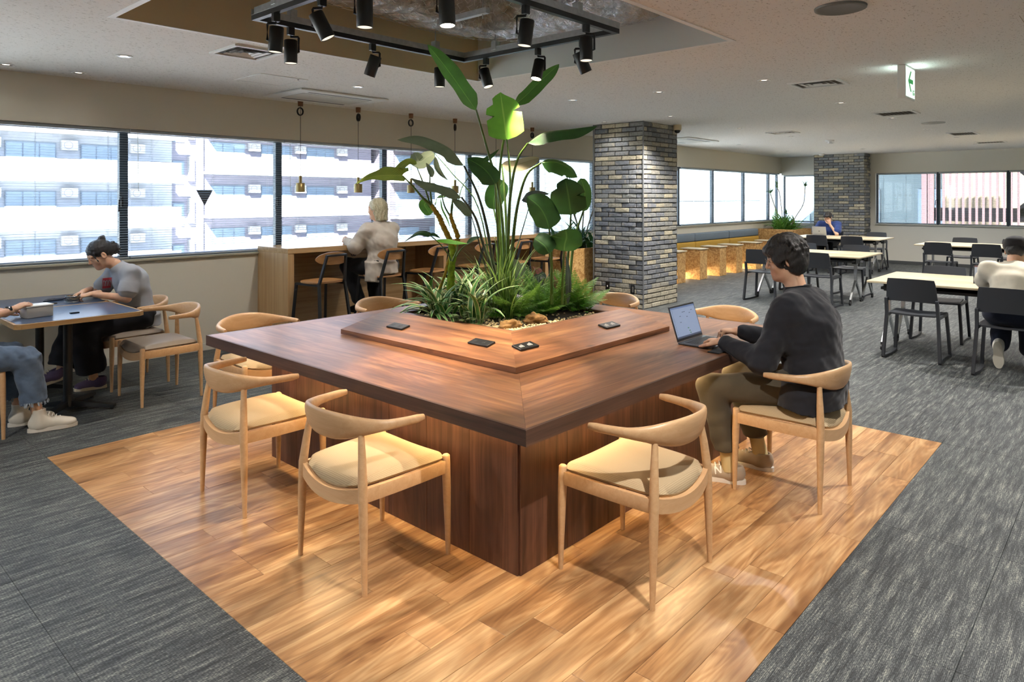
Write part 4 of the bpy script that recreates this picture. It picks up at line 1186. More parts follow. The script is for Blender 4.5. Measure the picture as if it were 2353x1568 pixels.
# ================================================================== outside
M['bwhite'] = plain('white balcony render', (.68, .68, .69), .8, spec=.2)
M['bgrey'] = plain('lilac grey facade tile', (.50, .49, .55), .8, spec=.2)
M['bwall'] = plain('pale facade', (.60, .62, .67), .8, spec=.2)
M['bbrown'] = plain('mauve brown facade', (.36, .33, .37), .8, spec=.2)
M['bglass'] = plain('blue reflecting glass', (.50, .57, .66), .25, .2)
M['bframe'] = plain('window frame blue grey', (.40, .45, .52), .5)
struct(MB().box(-60, 200, 8, 140, -15.2, -15).obj('ground', plain('street paled for bounce light', (.93, .93, .91), .9)), 'street level far below outside the windows')  # unseen street, made near white to bounce sunlight up onto the room ceiling
aw_f = MB(); 
def wnd(par, x, w, y, z0, h, n=2):
    o = MB().box(x, x+w, y-.06, y, z0, z0+h).obj('window', M['bframe'], par)
    for k in range(n):
        a = x+.06+k*(w-.06)/n; MB().box(a, a+(w-.06)/n-.06, y-.075, y-.05, z0+.07, z0+h-.07).obj('pane', M['bglass'], o)
def acu(par, x, y, z):
    o = MB().box(x, x+.8, y-.3, y, z, z+.55).obj('condenser_unit', M['bwhite'], par)
    MB().lathe([(.2,0),(.2,.01),(.23,.01),(.23,0)], 18, T(x+.32, y-.30, z+.28) @ Rx(R_(90)), cap=False).obj('fan_ring', M['bgrey'], o)
def block(name, label, x0, x1, yf, ztop, levels, pitch=2.7, par_h=1.25, wall=None, bay=3.6, ac=True):
    t = thing(name, label, 'building', (0,0,0), 0, 'buildings outside the windows')
    MB().box(x0, x1, yf+1.3, yf+7, -15, ztop+pitch*levels[1]+1).obj('wall', wall or M['bwall'], t)
    for k in range(levels[0], levels[1]):
        zt = ztop+pitch*k
        MB().box(x0-.05, x1+.05, yf, yf+.15, zt-par_h, zt).obj('parapet', M['bwhite'], t)
        MB().box(x0-.05, x1+.05, yf+.15, yf+1.3, zt-par_h, zt-par_h+.18).obj('slab', M['bwhite'], t)
        x = x0+.5
        while x+2.6 < x1:
            wnd(t, x, 2.4, yf+1.3, zt-par_h+.25, 1.95, 3)
            if ac: acu(t, x+2.6, yf+1.25, zt+.55)
            x += bay
    return t
block('apartment_block', 'white balconied apartment block seen through the leftmost window', -2, 18.0, 44.0, 1.06, (-2, 3))
t = thing('stair_tower', 'lilac tiled tower between two apartment blocks', 'building', (0,0,0), 0, 'buildings outside the windows')
MB().box(18.05, 20.3, 46, 52, -15, 14).obj('wall', M['bgrey'], t)
for k in range(-2, 4): wnd(t, 18.3, .75, 46, -.2+2.7*k, 1.5, 1); MB().box(19.25, 19.6, 45.7, 46, .0+2.7*k, 1.6+2.7*k).obj('fin', M['bwhite'], t)
block('apartment_block', 'white balconied apartment block seen past the dark triangle mark', 20.4, 34.0, 45.0, 1.43, (-2, 3), pitch=2.9, par_h=1.15, wall=M['bgrey'])
block('apartment_block', 'mauve apartment block seen behind the tall plants', 34.4, 47.5, 43.0, .9, (-2, 3), pitch=2.9, par_h=.95, wall=M['bbrown'], ac=False)
block('apartment_block', 'dark mauve apartment block seen left of the near column', 48.0, 57, 42.0, 1.2, (-2, 3), pitch=2.9, par_h=.6, wall=M['bbrown'], ac=False)
M['bpanel'] = plain('pale panel facade', (.42, .47, .49), .8, spec=.2); M['bjoint'] = plain('panel joint', (.33, .38, .42), .8)
t = thing('panel_building', 'white panelled building beyond the bench windows', 'building', (0,0,0), 0, 'buildings outside the windows')
MB().box(30, 75, 24, 34, -15, 12).obj('wall', M['bpanel'], t)
for k in range(-2, 5): MB().box(30, 75, 23.95, 23.999, -1.0+2.4*k, -.94+2.4*k).obj('joint', M['bjoint'], t)
for k in range(26): MB().box(30.5+1.7*k, 30.55+1.7*k, 23.95, 23.998, -12, 11).obj('joint', M['bjoint'], t)
t = thing('pale_building', 'pale building seen beside the far column', 'building', (0,0,0), 0, 'buildings outside the windows')
MB().box(36, 44, 5.2, 15, -15, 8).obj('wall', M['bpanel'], t)
for k in range(-2, 4):
    for j in range(3):
        o = MB().box(35.9, 36, 6+3.2*j, 7.6+3.2*j, .3+2.8*k, 2.0+2.8*k).obj('window', M['bglass'], t)
# brick wall, brown bars and stair
m, nt, b = newmat('tan brick'); M['tanbrick'] = m
v = nt.coord('Object', (1,1,1), False, (R_(90), 0, R_(90)))
bk = nt.new('ShaderNodeTexBrick'); nt.link(v, bk.inputs['Vector']); bk.inputs['Scale'].default_value = 4.5
bk.inputs['Color1'].default_value = srgb((.56, .48, .37)); bk.inputs['Color2'].default_value = srgb((.49, .42, .31)); bk.inputs['Mortar'].default_value = srgb((.40, .36, .30))
nt.link(bk.outputs[0], b.inputs['Base Color']); b.inputs['Roughness'].default_value = .9
t = thing('brick_building', 'tan brick building behind the brown bars', 'building', (0,0,0), 0, 'buildings outside the windows')
MB().box(27.0, 33, -8, 5.0, -15, 9).obj('wall', M['tanbrick'], t)
M['mauve'] = plain('mauve painted steel', (.29, .22, .23), .6)
M['dsteel'] = plain('dark painted steel', (.12, .11, .13), .6)
t = thing('escape_stair', 'brown steel escape stair with upright bars outside the far windows', 'stair', (0,0,0))
for k in range(34):
    y = 4.9-.165*k
    if k in (0, 1): MB().box(23.9, 24.1, y-.07, y+.07, -15, 6).obj('post', M['mauve'], t)
    else: MB().box(23.97, 24.03, y-.028, y+.028, -15, 6).obj('bar', M['mauve'], t)
MB().box(24.2, 24.35, 2.0, 5.0, .98, 1.3).obj('landing_beam', M['dsteel'], t)
MB().box(24.2, 25.6, 2.0, 5.0, .9, .98).obj('landing', M['dsteel'], t)
MB().add([(24.2,2.6,1.0),(24.2,2.6,1.35),(24.2,.2,3.6),(24.2,.2,3.25),(24.35,2.6,1.0),(24.35,2.6,1.35),(24.35,.2,3.6),(24.35,.2,3.25)], [(0,1,2,3),(7,6,5,4),(0,4,5,1),(1,5,6,2),(2,6,7,3),(3,7,4,0)]).obj('stringer', M['dsteel'], t)
MB().add([(25.4,3.4,3.0),(25.4,3.4,3.3),(25.4,1.2,1.2),(25.4,1.2,.9),(25.5,3.4,3.0),(25.5,3.4,3.3),(25.5,1.2,1.2),(25.5,1.2,.9)], [(0,1,2,3),(7,6,5,4),(0,4,5,1),(1,5,6,2),(2,6,7,3),(3,7,4,0)]).obj('stringer', M['dsteel'], t)
# ================================================================== plants
def leafmat(name, col, col2, vein, rough=.38, trans=.35, vscale=46, spec=.5):
    m, nt, b = newmat(name)
    uv = nt.new('ShaderNodeUVMap')
    sx = nt.new('ShaderNodeSeparateXYZ'); nt.link(uv.outputs[0], sx.inputs[0])
    au = nt.math('ABSOLUTE', nt.math('SUBTRACT', sx.outputs[0], .5))
    ph = nt.math('SUBTRACT', nt.math('MULTIPLY', sx.outputs[1], vscale), nt.math('MULTIPLY', au, vscale*.55))
    s = nt.math('SINE', nt.math('MULTIPLY', ph, 6.2832))
    n = nt.noise(nt.coord(), 9, 3)
    c = nt.mix(nt.ramp(n, [(.35, 0.0), (.65, 1.0)]), srgb(col), srgb(col2))
    c = nt.mix(nt.math('MULTIPLY', nt.ramp(s, [(.6, 0.0), (1.0, 1.0)]), .16), c, srgb(vein))
    c = nt.mix(nt.ramp(au, [(.012, .85), (.03, 0.0)]), c, srgb(vein))
    nt.link(c, b.inputs['Base Color']); b.inputs['Roughness'].default_value = rough; b.inputs['Specular IOR Level'].default_value = spec
    bump(nt, b, s, .25, .002)
    tl = nt.new('ShaderNodeBsdfTranslucent'); nt.link(nt.mix(.5, c, srgb(vein), 'MIX'), tl.inputs[0])
    mx = nt.new('ShaderNodeMixShader'); mx.inputs[0].default_value = trans
    nt.link(b.outputs[0], mx.inputs[1]); nt.link(tl.outputs[0], mx.inputs[2]); nt.link(mx.outputs[0], nt.n['Material Output'].inputs[0])
    return m
M['leafg'] = leafmat('glossy green leaf', '#2c5a24', '#3d7a2c', '#7fae55')
M['leafd'] = leafmat('dark green leaf', '#1f4420', '#2c5a2a', '#5f8f4a', .4, .22)
M['leafb'] = leafmat('bright green leaf', '#3c8a1e', '#54a52a', '#9ccf5c', .4, .5)
M['leafy'] = leafmat('yellow green leaf', '#6f8a26', '#869a34', '#b0b85c', .45, .45, 20)
M['leafs'] = leafmat('grey green leaf underside', '#6a7a5e', '#7c8a6e', '#9aa584', .55, .3, 40)
M['leafp'] = leafmat('pale beige leaf underside', '#b3a98a', '#c3b998', '#8c8468', .5, .35, 30)
M['leafpink'] = leafmat('pink caladium leaf', '#c97880', '#a85a66', '#5f7a4a', .5, .3, 10)
M['leafmix'] = leafmat('silver striped leaf', '#2f3a34', '#46544a', '#93a39a', .45, .2, 12)
M['blade'] = leafmat('grass blade', '#47702c', '#668a3a', '#9fb566', .45, .3, 2)
m, nt, b = newmat('white edged blade'); M['vblade'] = m
uv = nt.new('ShaderNodeUVMap'); sx = nt.new('ShaderNodeSeparateXYZ'); nt.link(uv.outputs[0], sx.inputs[0])
au = nt.math('ABSOLUTE', nt.math('SUBTRACT', sx.outputs[0], .5))
nt.link(nt.mix(nt.ramp(au, [(.30, 0.0), (.38, 1.0)]), srgb('#4f8a44'), srgb('#d3dba2')), b.inputs['Base Color']); b.inputs['Roughness'].default_value = .4
M['fern'] = leafmat('fern', '#457a20', '#5f9430', '#8ab050', .5, .35, 3)
M['fernd'] = leafmat('dark fern', '#365f24', '#4c7a34', '#759a50', .5, .25, 3)
M['stem'] = plain('green stem', '#5b7a34', .45, var=.25, vscale=14)
M['stemd'] = plain('purple green stem', '#4a5340', .45, var=.3, vscale=14)
M['bark'] = plain('yellow scarred trunk', '#a8902c', .8, var=.35, vscale=40, bmp=1.0, bscale=60)
M['moss'] = plain('mossy trunk', '#7f9a28', .95, var=.4, vscale=30, bmp=1.0, bscale=90)
M['cane'] = plain('grey cane', '#8a7d68', .8, var=.2, vscale=20)

def prof_banana(t): return (min(1, t/.16)**.6) * (1-max(0, (t-.55)/.45)**2.0)**.8
def prof_round(t): return math.sqrt(max(0, 1-(2*t-1)**2))**.8
def prof_lance(t): return math.sin(math.pi*min(1, t**.75))**.9
def prof_arrow(t): return (.62 if t < .001 else 1)*(1-t**1.25)**.9*(.78+.3*math.sin(math.pi*min(1, t*1.4)))
def leaf_mesh(mid, wl, wr, N, prof, fold=.25, curl=.0, wave=.02, na=18, nc=5, seed=0, tears=(), lobes=0.0):
    """mid: points of the midrib; wl/wr half widths left/right; N: face normal hint"""
    r = random.Random(seed)
    P = catmull(mid, 6); n = len(P)
    cum = [0]
    for i in range(1, n): cum.append(cum[-1]+(P[i]-P[i-1]).length)
    def pt(t):
        s = t*cum[-1]
        for i in range(1, n):
            if cum[i] >= s or i == n-1:
                f = (s-cum[i-1])/max(1e-9, cum[i]-cum[i-1]); return P[i-1].lerp(P[i], f), (P[min(i+1, n-1)]-P[max(i-2, 0)]).normalized()
    vs_, fs, uvs = [], [], []
    N = Vector(N).normalized()
    ph = r.uniform(0, 6)
    for j in range(na+1):
        t = j/na; p, tg = pt(t)
        S = tg.cross(N)
        if S.length < .05: S = tg.cross(Vector((.3,.5,.8)))
        S.normalize(); Nn = S.cross(tg).normalized()
        w = prof(t)
        for i in range(-nc, nc+1):
            u = i/nc; a = abs(u); ww = w*(wr if u > 0 else wl)
            for (t0, sd, dp, wd) in tears:
                if u*sd > 0 and abs(t-t0) < wd and a > 1-dp: ww *= 1-.55*(a-(1-dp))/dp*(1-abs(t-t0)/wd)
            off = S*(u*ww*math.cos(fold*(1-.3*a))) + Nn*(a*ww*math.sin(fold) - curl*ww*a*a)
            off += Nn*(wave*ww*math.sin(t*17+ph+u*2)*a)
            if lobes: off -= tg*(lobes*ww*a*a*max(0, 1-t*3.5))
            vs_.append(p+off); uvs.append((.5+.5*u, t))
    m = 2*nc+1
    for j in range(na):
        for i in range(m-1):
            fs.append((j*m+i, j*m+i+1, (j+1)*m+i+1, (j+1)*m+i))
    me = bpy.data.meshes.new('leaf'); me.from_pydata([tuple(v) for v in vs_], [], fs)
    ul = me.uv_layers.new(name='UVMap')
    for lp in me.loops: ul.data[lp.index].uv = uvs[lp.vertex_index]
    for p in me.polygons: p.use_smooth = True
    return me
def pxm(d): return d/FPX
CAMN = -FW
def plant_root(name, label, x, y, z): return thing(name, label, 'plant', (x, y, z))
def leafpx(root, pts, d, wl, wr, N, mat, prof=prof_banana, stem=None, sr=.0115, stemmat=None, **kw):
    """midrib pixels (+ optional depth offset) at depth d"""
    inv = Matrix.Translation(-root.location)
    mid = [inv @ at_d(p[0], p[1], d+(p[2] if len(p) > 2 else 0)) for p in pts]
    k = pxm(d)
    Nw = CAMN*N[0] + Vector((0,0,1))*N[1] + RT*N[2]
    me = leaf_mesh(mid, wl*k, wr*k, Nw, prof, seed=int(pts[0][0]), **kw)
    o = mkobj('leaf', me, mat, root)
    if stem:
        sp_ = [inv @ at_d(p[0], p[1], d+(p[2] if len(p) > 2 else 0)) for p in stem]
        c = catmull(sp_, 5); n = len(c)
        MB().tube(c, [lerp(sr*.6, sr*1.25, i/(n-1)) for i in range(n)], 8).obj('stem', stemmat or M['stem'], root, 60)
        # midrib
    return o
OC = Vector((3.86, 3.62, .66)); D0 = depth(OC.x, OC.y)
BED = .695
# ---- tall bird of paradise
sb = at_z(1160, 690, BED); sb = Vector((3.86, 3.64, BED))
bp = plant_root('bird_of_paradise', 'tall bird of paradise plant with big paddle leaves in the middle of the planter', sb.x, sb.y, BED)
d = depth(sb.x, sb.y)
b0 = (1160, 690)
leafpx(bp, [(1094,254),(1060,205,-.04),(1022,152,-.08),(982,102,-.1)], d, 30, 24, (.75,.1,.75), M['leafg'], stem=[(1094,252),(1122,352),(1146,440),(1158,560),b0], fold=.35, wave=.05)
leafpx(bp, [(1164,322),(1160,285,-.06),(1155,250,-.11),(1150,212,-.12)], d, 40, 42, (1,.25,.0), M['leafb'], stem=[(1164,320),(1172,400),(1171,480),(1166,590),(1163,690)], fold=.12, wave=.05, tears=((.93,1,.9,.06),(.62,1,.5,.05),(.55,-1,.35,.05),(.8,-1,.5,.06)))
leafpx(bp, [(1183,241,.1),(1210,218,.12),(1246,182,.15),(1285,147,.2)], d+.1, 14, 24, (.9,.2,-.4), M['leafg'], stem=[(1183,241,.1),(1162,300,.05),(1149,385),(1146,470),(1153,590),(1158,690)], fold=.2, wave=.04)
leafpx(bp, [(1213,329),(1250,305),(1310,297),(1373,289)], d-.05, 20, 26, (.35,.85,.1), M['leafd'], stem=[(1213,329),(1190,365),(1176,425),(1168,520),(1166,690)], fold=-.75, wave=.04, tears=((.7,-1,.5,.04),))
leafpx(bp, [(1066,381),(1035,342),(985,318),(950,312),(912,321)], d-.1, 26, 20, (.4,.85,.2), M['leafs'], stem=[(1066,381),(1098,448),(1118,520),(1134,610),(1150,690)], stemmat=M['stemd'], fold=-.7, wave=.03)
leafpx(bp, [(1138,424),(1125,402),(1105,382),(1074,364)], d-.15, 26, 26, (.8,.5,.0), M['leafd'], stem=[(1138,422),(1141,480),(1146,560),(1153,690)], sr=.012, fold=-.25, tears=((.6,1,.5,.05),))
leafpx(bp, [(1153,378,.25),(1180,380,.27),(1210,372,.3),(1239,362,.33)], d+.2, 12, 24, (.8,.4,.0), M['leafp'], stem=[(1153,378,.25),(1160,450,.15),(1164,560,.05),(1162,690)], fold=.3)
leafpx(bp, [(1244,373),(1275,372),(1305,385),(1327,408)], d-.1, 14, 26, (.7,.6,.0), M['leafg'], stem=[(1244,374),(1212,400),(1192,460),(1180,540),(1170,690)], fold=-.45, tears=((.75,1,.4,.04),))
leafpx(bp, [(1135,482,.2),(1135,455,.2),(1145,435,.22),(1158,416,.25)], d+.2, 26, 26, (.9,.1,.3), M['leafg'], stem=[(1135,482,.2),(1150,560,.1),(1158,690)], fold=.2, prof=prof_round)
leafpx(bp, [(1060,455),(1030,432),(985,420),(944,409)], d-.2, 20, 22, (.5,.8,.1), M['leafs'], stem=[(1060,453),(1092,500),(1110,560),(1130,620),(1146,690)], stemmat=M['stemd'], fold=-.6, wave=.06)
leafpx(bp, [(1083,496),(1070,480),(1055,466),(1038,457)], d-.1, 12, 12, (.7,.5,.2), M['leafs'], stem=[(1083,496),(1096,540),(1112,600),(1135,690)], stemmat=M['stemd'], sr=.005, fold=-.4)
leafpx(bp, [(998,352,.2),(980,362,.2),(964,372,.2),(952,350,.2)], d+.2, 20, 16, (.8,.3,.0), M['leafs'], prof=prof_round, stem=[(998,352,.2),(1040,400,.15),(1100,480,.1),(1140,690)], sr=.005, fold=.1)
leafpx(bp, [(1086,395,.3),(1110,372,.3),(1128,360,.3),(1148,342,.3)], d+.3, 7, 7, (.7,.3,.3), M['leafd'], stem=[(1086,395,.3),(1062,430,.2),(1052,470,.2)], sr=.004, prof=prof_lance)
leafpx(bp, [(1218,468,.35),(1205,455,.35),(1222,448,.3),(1262,446,.3)], d+.3, 12, 10, (.6,.7,0), M['leafmix'], stem=[(1218,468,.35),(1200,530,.2),(1180,600,.1),(1172,690)], stemmat=M['stemd'], sr=.006)
# ---- second clump on the right
sb2 = Vector((4.16, 3.30, BED)); d2 = depth(sb2.x, sb2.y)
bq = plant_root('bird_of_paradise', 'shorter bird of paradise clump with broad dark leaves at the right of the planter', sb2.x, sb2.y, BED)
leafpx(bq, [(1312,494),(1308,462,-.03),(1303,432,-.06),(1299,410,-.05)], d2, 42, 38, (1,.15,-.05), M['leafd'], stem=[(1312,492),(1308,560),(1302,630),(1299,700)], sr=.011, fold=.1, prof=prof_banana, tears=((.8,-1,.5,.05),(.5,1,.3,.05)))
leafpx(bq, [(1340,486,.15),(1344,460,.15),(1342,432,.15),(1334,410,.15)], d2+.15, 22, 16, (.9,.1,.3), M['leafg'], prof=prof_round, stem=[(1340,486,.15),(1318,560,.1),(1305,700)], fold=.2)
leafpx(bq, [(1262,527),(1254,500),(1238,474),(1211,452)], d2-.1, 28, 34, (.95,.3,.0), M['leafd'], stem=[(1262,525),(1267,580),(1267,640),(1268,700)], fold=-.15)
leafpx(bq, [(1296,578),(1298,560),(1302,545),(1300,527)], d2-.15, 40, 38, (.85,.5,.0), M['leafg'], prof=prof_round, stem=[(1296,576),(1294,620),(1291,700)], sr=.010, fold=-.2, tears=((.9,-1,.5,.06),))
leafpx(bq, [(1262,583),(1252,566),(1240,556),(1228,548)], d2-.2, 22, 40, (.75,.65,.0), M['leafd'], prof=prof_round, stem=[(1262,583),(1266,620),(1266,700)], sr=.006, fold=-.3)
leafpx(bq, [(1305,700),(1306,650),(1304,610),(1300,585)], d2-.05, 7, 7, (1,0,0), M['leafmix'], prof=prof_lance, fold=.3)
# ---- elephant ear with scarred trunks
se = Vector((3.62, 3.78, BED)); de = depth(se.x, se.y)
ee = plant_root('elephant_ear', 'elephant ear plant with bent yellow scarred trunks at the left of the planter', se.x, se.y, BED)
inv = Matrix.Translation(-se)
def trunk(px, rs, mat, name='trunk'):
    c = catmull([inv @ at_d(p[0], p[1], de) for p in px], 6); n = len(c)
    rr = random.Random(int(px[0][0]))
    MB().tube(c, [lerp(rs[0], rs[1], i/(n-1))*(1+.12*math.sin(i*2.1)+rr.uniform(-.05,.05)) for i in range(n)], 12).obj(name, mat, ee, 80)
trunk([(1036,668),(1037,620),(1041,585),(1036,560)], (.030,.024), M['moss'])
trunk([(1038,565),(1029,542),(1016,515),(1010,500),(998,482),(990,470)], (.022,.017), M['bark'], 'branch')
trunk([(1046,566),(1052,546),(1044,522),(1037,502),(1036,490)], (.020,.013), M['bark'], 'branch')
trunk([(1040,575),(1030,600),(1022,632),(1008,670)], (.012,.010), M['bark'], 'branch')
leafpx(ee, [(925,404),(890,403,-.03),(850,408,-.05),(815,424,-.06)], de-.1, 16, 36, (.75,.6,.1), M['leafy'], prof=prof_arrow, lobes=.9, wave=.08, fold=-.2, stem=[(925,404),(950,430),(972,455),(990,472)], sr=.008)
leafpx(ee, [(958,377),(940,372),(920,385),(905,400)], de-.02, 12, 10, (.7,.6,.1), M['leafy'], prof=prof_round, stem=[(958,385),(972,420),(988,468)], sr=.006)
leafpx(ee, [(993,408),(990,395),(985,385),(979,374)], de+.05, 8, 8, (.7,.5,.2), M['leafs'], prof=prof_lance, stem=[(988,392),(988,430),(992,470)], sr=.007)
leafpx(ee, [(1000,360,.1),(1004,385,.1),(1015,402,.1),(1030,415,.1)], de+.1, 7, 7, (.7,.4,.2), M['leafs'], prof=prof_lance)
leafpx(ee, [(985,462,.05),(975,470,.05),(980,480,.05),(989,494,.05)], de+.05, 18, 14, (.8,.2,.1), M['leafg'], prof=prof_round, stem=[(978,464,.05),(992,478)], sr=.004)
leafpx(ee, [(1004,455,.1),(1015,452,.1),(1028,450,.1),(1040,448,.1)], de+.1, 6, 6, (.6,.7,.1), M['leafg'], prof=prof_lance, stem=[(1004,455,.1),(1000,470)], sr=.004)
leafpx(ee, [(1012,456),(1016,480),(1028,505),(1036,530)], de, 2, 2, (.9,.1,.2), M['stem'] and M['leafb'], prof=prof_lance, stem=[(1014,445),(1022,475),(1036,500)], sr=.006)
leafpx(ee, [(1040,462),(1038,480),(1037,492),(1037,500)], de, 3, 3, (.9,.1,.2), M['leafb'], prof=prof_lance, stem=[(1040,455),(1038,480),(1037,500)], sr=.008)
leafpx(ee, [(987,540,-.1),(965,535,-.1),(945,545,-.1),(928,557,-.1)], de-.1, 9, 14, (.5,.8,0), M['leafd'], prof=prof_arrow, lobes=.4, fold=-.2, stem=[(987,540,-.1),(1010,560),(1030,585),(1036,600)], sr=.005)
leafpx(ee, [(980,543,-.05),(995,540,-.05),(1005,544,-.05),(1012,548,-.05)], de-.05, 6, 6, (.5,.8,0), M['leafd'], prof=prof_lance)
leafpx(ee, [(1002,552,-.2),(1028,552,-.2),(1050,556,-.2),(1076,560,-.2)], de-.2, 8, 12, (.4,.9,0), M['leafb'], prof=prof_lance, stem=[(1050,556,-.2),(1050,575,-.1),(1040,600)], sr=.006, fold=-.2)
leafpx(ee, [(1072,562),(1085,552),(1095,548),(1108,545)], de+.05, 8, 8, (.5,.8,0), M['leafd'], prof=prof_lance, stem=[(1072,562),(1058,575),(1042,600)], sr=.005)

# ---- blades: shared shapes
def blade_mesh(L, w, arch, droop, seed, wave=0):
    n = 11; vs_, fs, uvs = [], [], []
    r = random.Random(seed); side = r.uniform(-.08, .08)
    for j in range(n+1):
        t = j/n
        x = L*(t - .12*droop*t*t); z = L*(arch*t - droop*t*t*.9); y = side*L*t*t
        ww = w*(.45+.55*min(1, t*4))*(1-t**2.4)**.8 + .0006
        for u in (-1, 0, 1): vs_.append((x, y+u*ww, z+abs(u)*ww*.35+wave*math.sin(9*t+u)*ww)); uvs.append((.5+.5*u, t))
    for j in range(n):
        for i in range(2): fs.append((j*3+i, j*3+i+1, j*3+i+4, j*3+i+3))
    me = bpy.data.meshes.new('blade'); me.from_pydata(vs_, [], fs); ul = me.uv_layers.new(name='UVMap')
    for lp in me.loops: ul.data[lp.index].uv = uvs[lp.vertex_index]
    for p in me.polygons: p.use_smooth = True
    return me
def tuft(name, label, loc, n, meshes, mat, elev, size=(.8,1.15), az=(0,360), seed=1, part='blade', spread=.03, cat=True):
    r = random.Random(seed)
    root = plant_root(name, label, *loc)
    for k in range(n):
        a = R_(lerp(az[0], az[1], (k+r.random()*.8)/n)); e = R_(r.uniform(*elev)); s = r.uniform(*size)
        o = mkobj(part, r.choice(meshes), mat, root)
        o.matrix_local = T(r.uniform(-spread,spread), r.uniform(-spread,spread), 0) @ Rz(a) @ Ry(-e) @ Rx(r.uniform(-.3,.3)) @ Matrix.Diagonal((s,s,s,1))
    return root
vb = [blade_mesh(.36, .020, .55, .85, k) for k in range(4)]
def pz(px, py, z=BED): p = at_z(px, py, z); return (p.x, p.y, z)
vt_lab = ['leftmost, spilling over the planter edge', 'second from the left at the planter edge', 'in the middle left below the trunks', 'left of the rock, front row', 'behind the small silver leaves', 'bluish one behind the front tufts']
for k, (px, py, dd, n, e) in enumerate([(975,700,0,30,(5,70)),(1015,722,0,32,(5,70)),(1035,690,0,32,(20,80)),(1095,730,0,24,(20,80)),(1068,705,0,28,(20,80)),(1085,672,0,24,(35,85))]):
    p = at_z(px, py, BED+.04)
    x = min(max(p.x, OX0+.06), OX1-.06); y = min(max(p.y, OY0+.06), OY1-.06)
    tuft('striped_tuft', 'white edged striped leaf tuft ' + vt_lab[k], (x, y, BED), n, vb, M['vblade'], e, (.8,1.25), seed=20+k, spread=.07)
gb = [blade_mesh(.62, .0075, .30, .42, 40+k) for k in range(4)] + [blade_mesh(.55, .006, .12, .55, 50+k) for k in range(2)]
tuft('grass_clump', 'tall arching green grass clump at the foot of the tall stems', (3.80, 3.56, BED), 64, gb, M['blade'], (50, 88), (.7,1.1), seed=31, spread=.06)
gb2 = [blade_mesh(.40, .006, .15, .3, 60+k) for k in range(3)]
tuft('grass_clump', 'upright grass clump in front of the tall stems', (3.74, 3.42, BED), 26, gb2, M['blade'], (60, 88), (.7,1.1), seed=33, spread=.04)
# ---- ferns
def frond_mesh(L, w, droop, seed, npin=20):
    vs_, fs, uvs = [], [], []; r = random.Random(seed)
    def C(t): return Vector((L*(t-.08*droop*t*t), 0, L*(.25*t-droop*.55*t*t)))
    for j in range(14):
        t = j/13; p = C(t); q = .0022*(1-.7*t)
        for u in (-1, 1): vs_.append(p+Vector((0,u*q,0))); uvs.append((.5, t))
    for j in range(13): fs.append((2*j, 2*j+1, 2*j+3, 2*j+2))
    for k in range(npin):
        t = .10+.88*k/npin; p = C(t); tg = (C(min(1,t+.02))-C(t-.02)).normalized()
        ln = w*math.sin(math.pi*min(1, (t*.9+.12)))**.8*(1-t*.35)
        for s in (-1, 1):
            dr = (Vector((0,s,0))*.92+tg*.38+Vector((0,0,-.12+r.uniform(-.05,.05)))).normalized()
            up = tg*.013*(1-.4*t)
            b = len(vs_)
            for q, ww in ((0,.45),(.3,1),(.65,.75),(1,.05)):
                c = p+dr*ln*q+Vector((0,0,-.12*ln*q*q)); vs_.append(c+up*ww*.6); vs_.append(c-up*ww*.6); uvs += [(.3,t),(.7,t)]
            for q in range(3): fs.append((b+2*q, b+2*q+1, b+2*q+3, b+2*q+2))
    me = bpy.data.meshes.new('frond'); me.from_pydata([tuple(v) for v in vs_], [], fs); ul = me.uv_layers.new(name='UVMap')
    for lp in me.loops: ul.data[lp.index].uv = uvs[lp.vertex_index]
    for p in me.polygons: p.use_smooth = True
    return me
fm = [frond_mesh(.38, .085, dr, k) for k, dr in enumerate((.5, .8, .35))]
fl = ['beside the front rock', 'in the middle right, front row', 'at the right edge of the planter', 'upright between the tall clumps', 'behind the right rock', 'at the far right corner of the planter']
for k, (px, py, n, e, mt) in enumerate([(1185,722,18,(0,75),'fern'),(1245,715,22,(5,78),'fern'),(1325,705,20,(10,72),'fern'),(1213,668,12,(45,88),'fernd'),(1262,690,20,(20,82),'fernd'),(1345,690,18,(15,75),'fernd')]):
    p = at_z(px, py, BED+.03); x = min(max(p.x, OX0+.05), OX1-.05); y = min(max(p.y, OY0+.05), OY1-.05)
    tuft('fern', 'feathery green fern ' + fl[k], (x, y, BED), n, fm, M[mt], e, (.7,1.15), seed=70+k, part='frond', spread=.04)
# ---- small leafy ground cover
sl = [leaf_mesh([(0,0,0),(.015,0,.006),(.03,0,.008),(.048,0,.004)], .015, .015, (0,0,1), prof_round, .2, .2, .0, 8, 3, k) for k in range(2)]
M['leafsil'] = leafmat('silvery small leaf', '#6f8a5c', '#86a06e', '#b7c79c', .5, .2, 14)
def cover(label, px, py, n, r0, h, seed, mat):
    p = at_z(px, py, BED+.03); x = min(max(p.x, OX0+.05), OX1-.05); y = min(max(p.y, OY0+.05), OY1-.05)
    root = plant_root('ground_cover', label, x, y, BED); r = random.Random(seed)
    for k in range(n):
        a = r.uniform(0, 6.28); q = r0*math.sqrt(r.random()); zz = h*(1-(q/r0)**2)*r.uniform(.5,1)
        o = mkobj('leaf', r.choice(sl), mat, root); s = r.uniform(.8,1.5)
        o.matrix_local = T(q*math.cos(a), q*math.sin(a), zz+.01) @ Rz(a+r.uniform(-1,1)) @ Ry(r.uniform(-.6,.3)) @ Matrix.Diagonal((s,s,s,1))
    st = MB()
    for k in range(12):
        a = r.uniform(0,6.28); q = r0*.6*r.random(); st.tube([(0,0,-.0),(q*.6*math.cos(a),q*.6*math.sin(a),h*.5),(q*math.cos(a),q*math.sin(a),h*.9)], .0018, 5)
    st.obj('stems', M['stem'], root)
cover('small silvery leaved plant left of the front rock', 1075, 735, 60, .10, .12, 5, M['leafsil'])
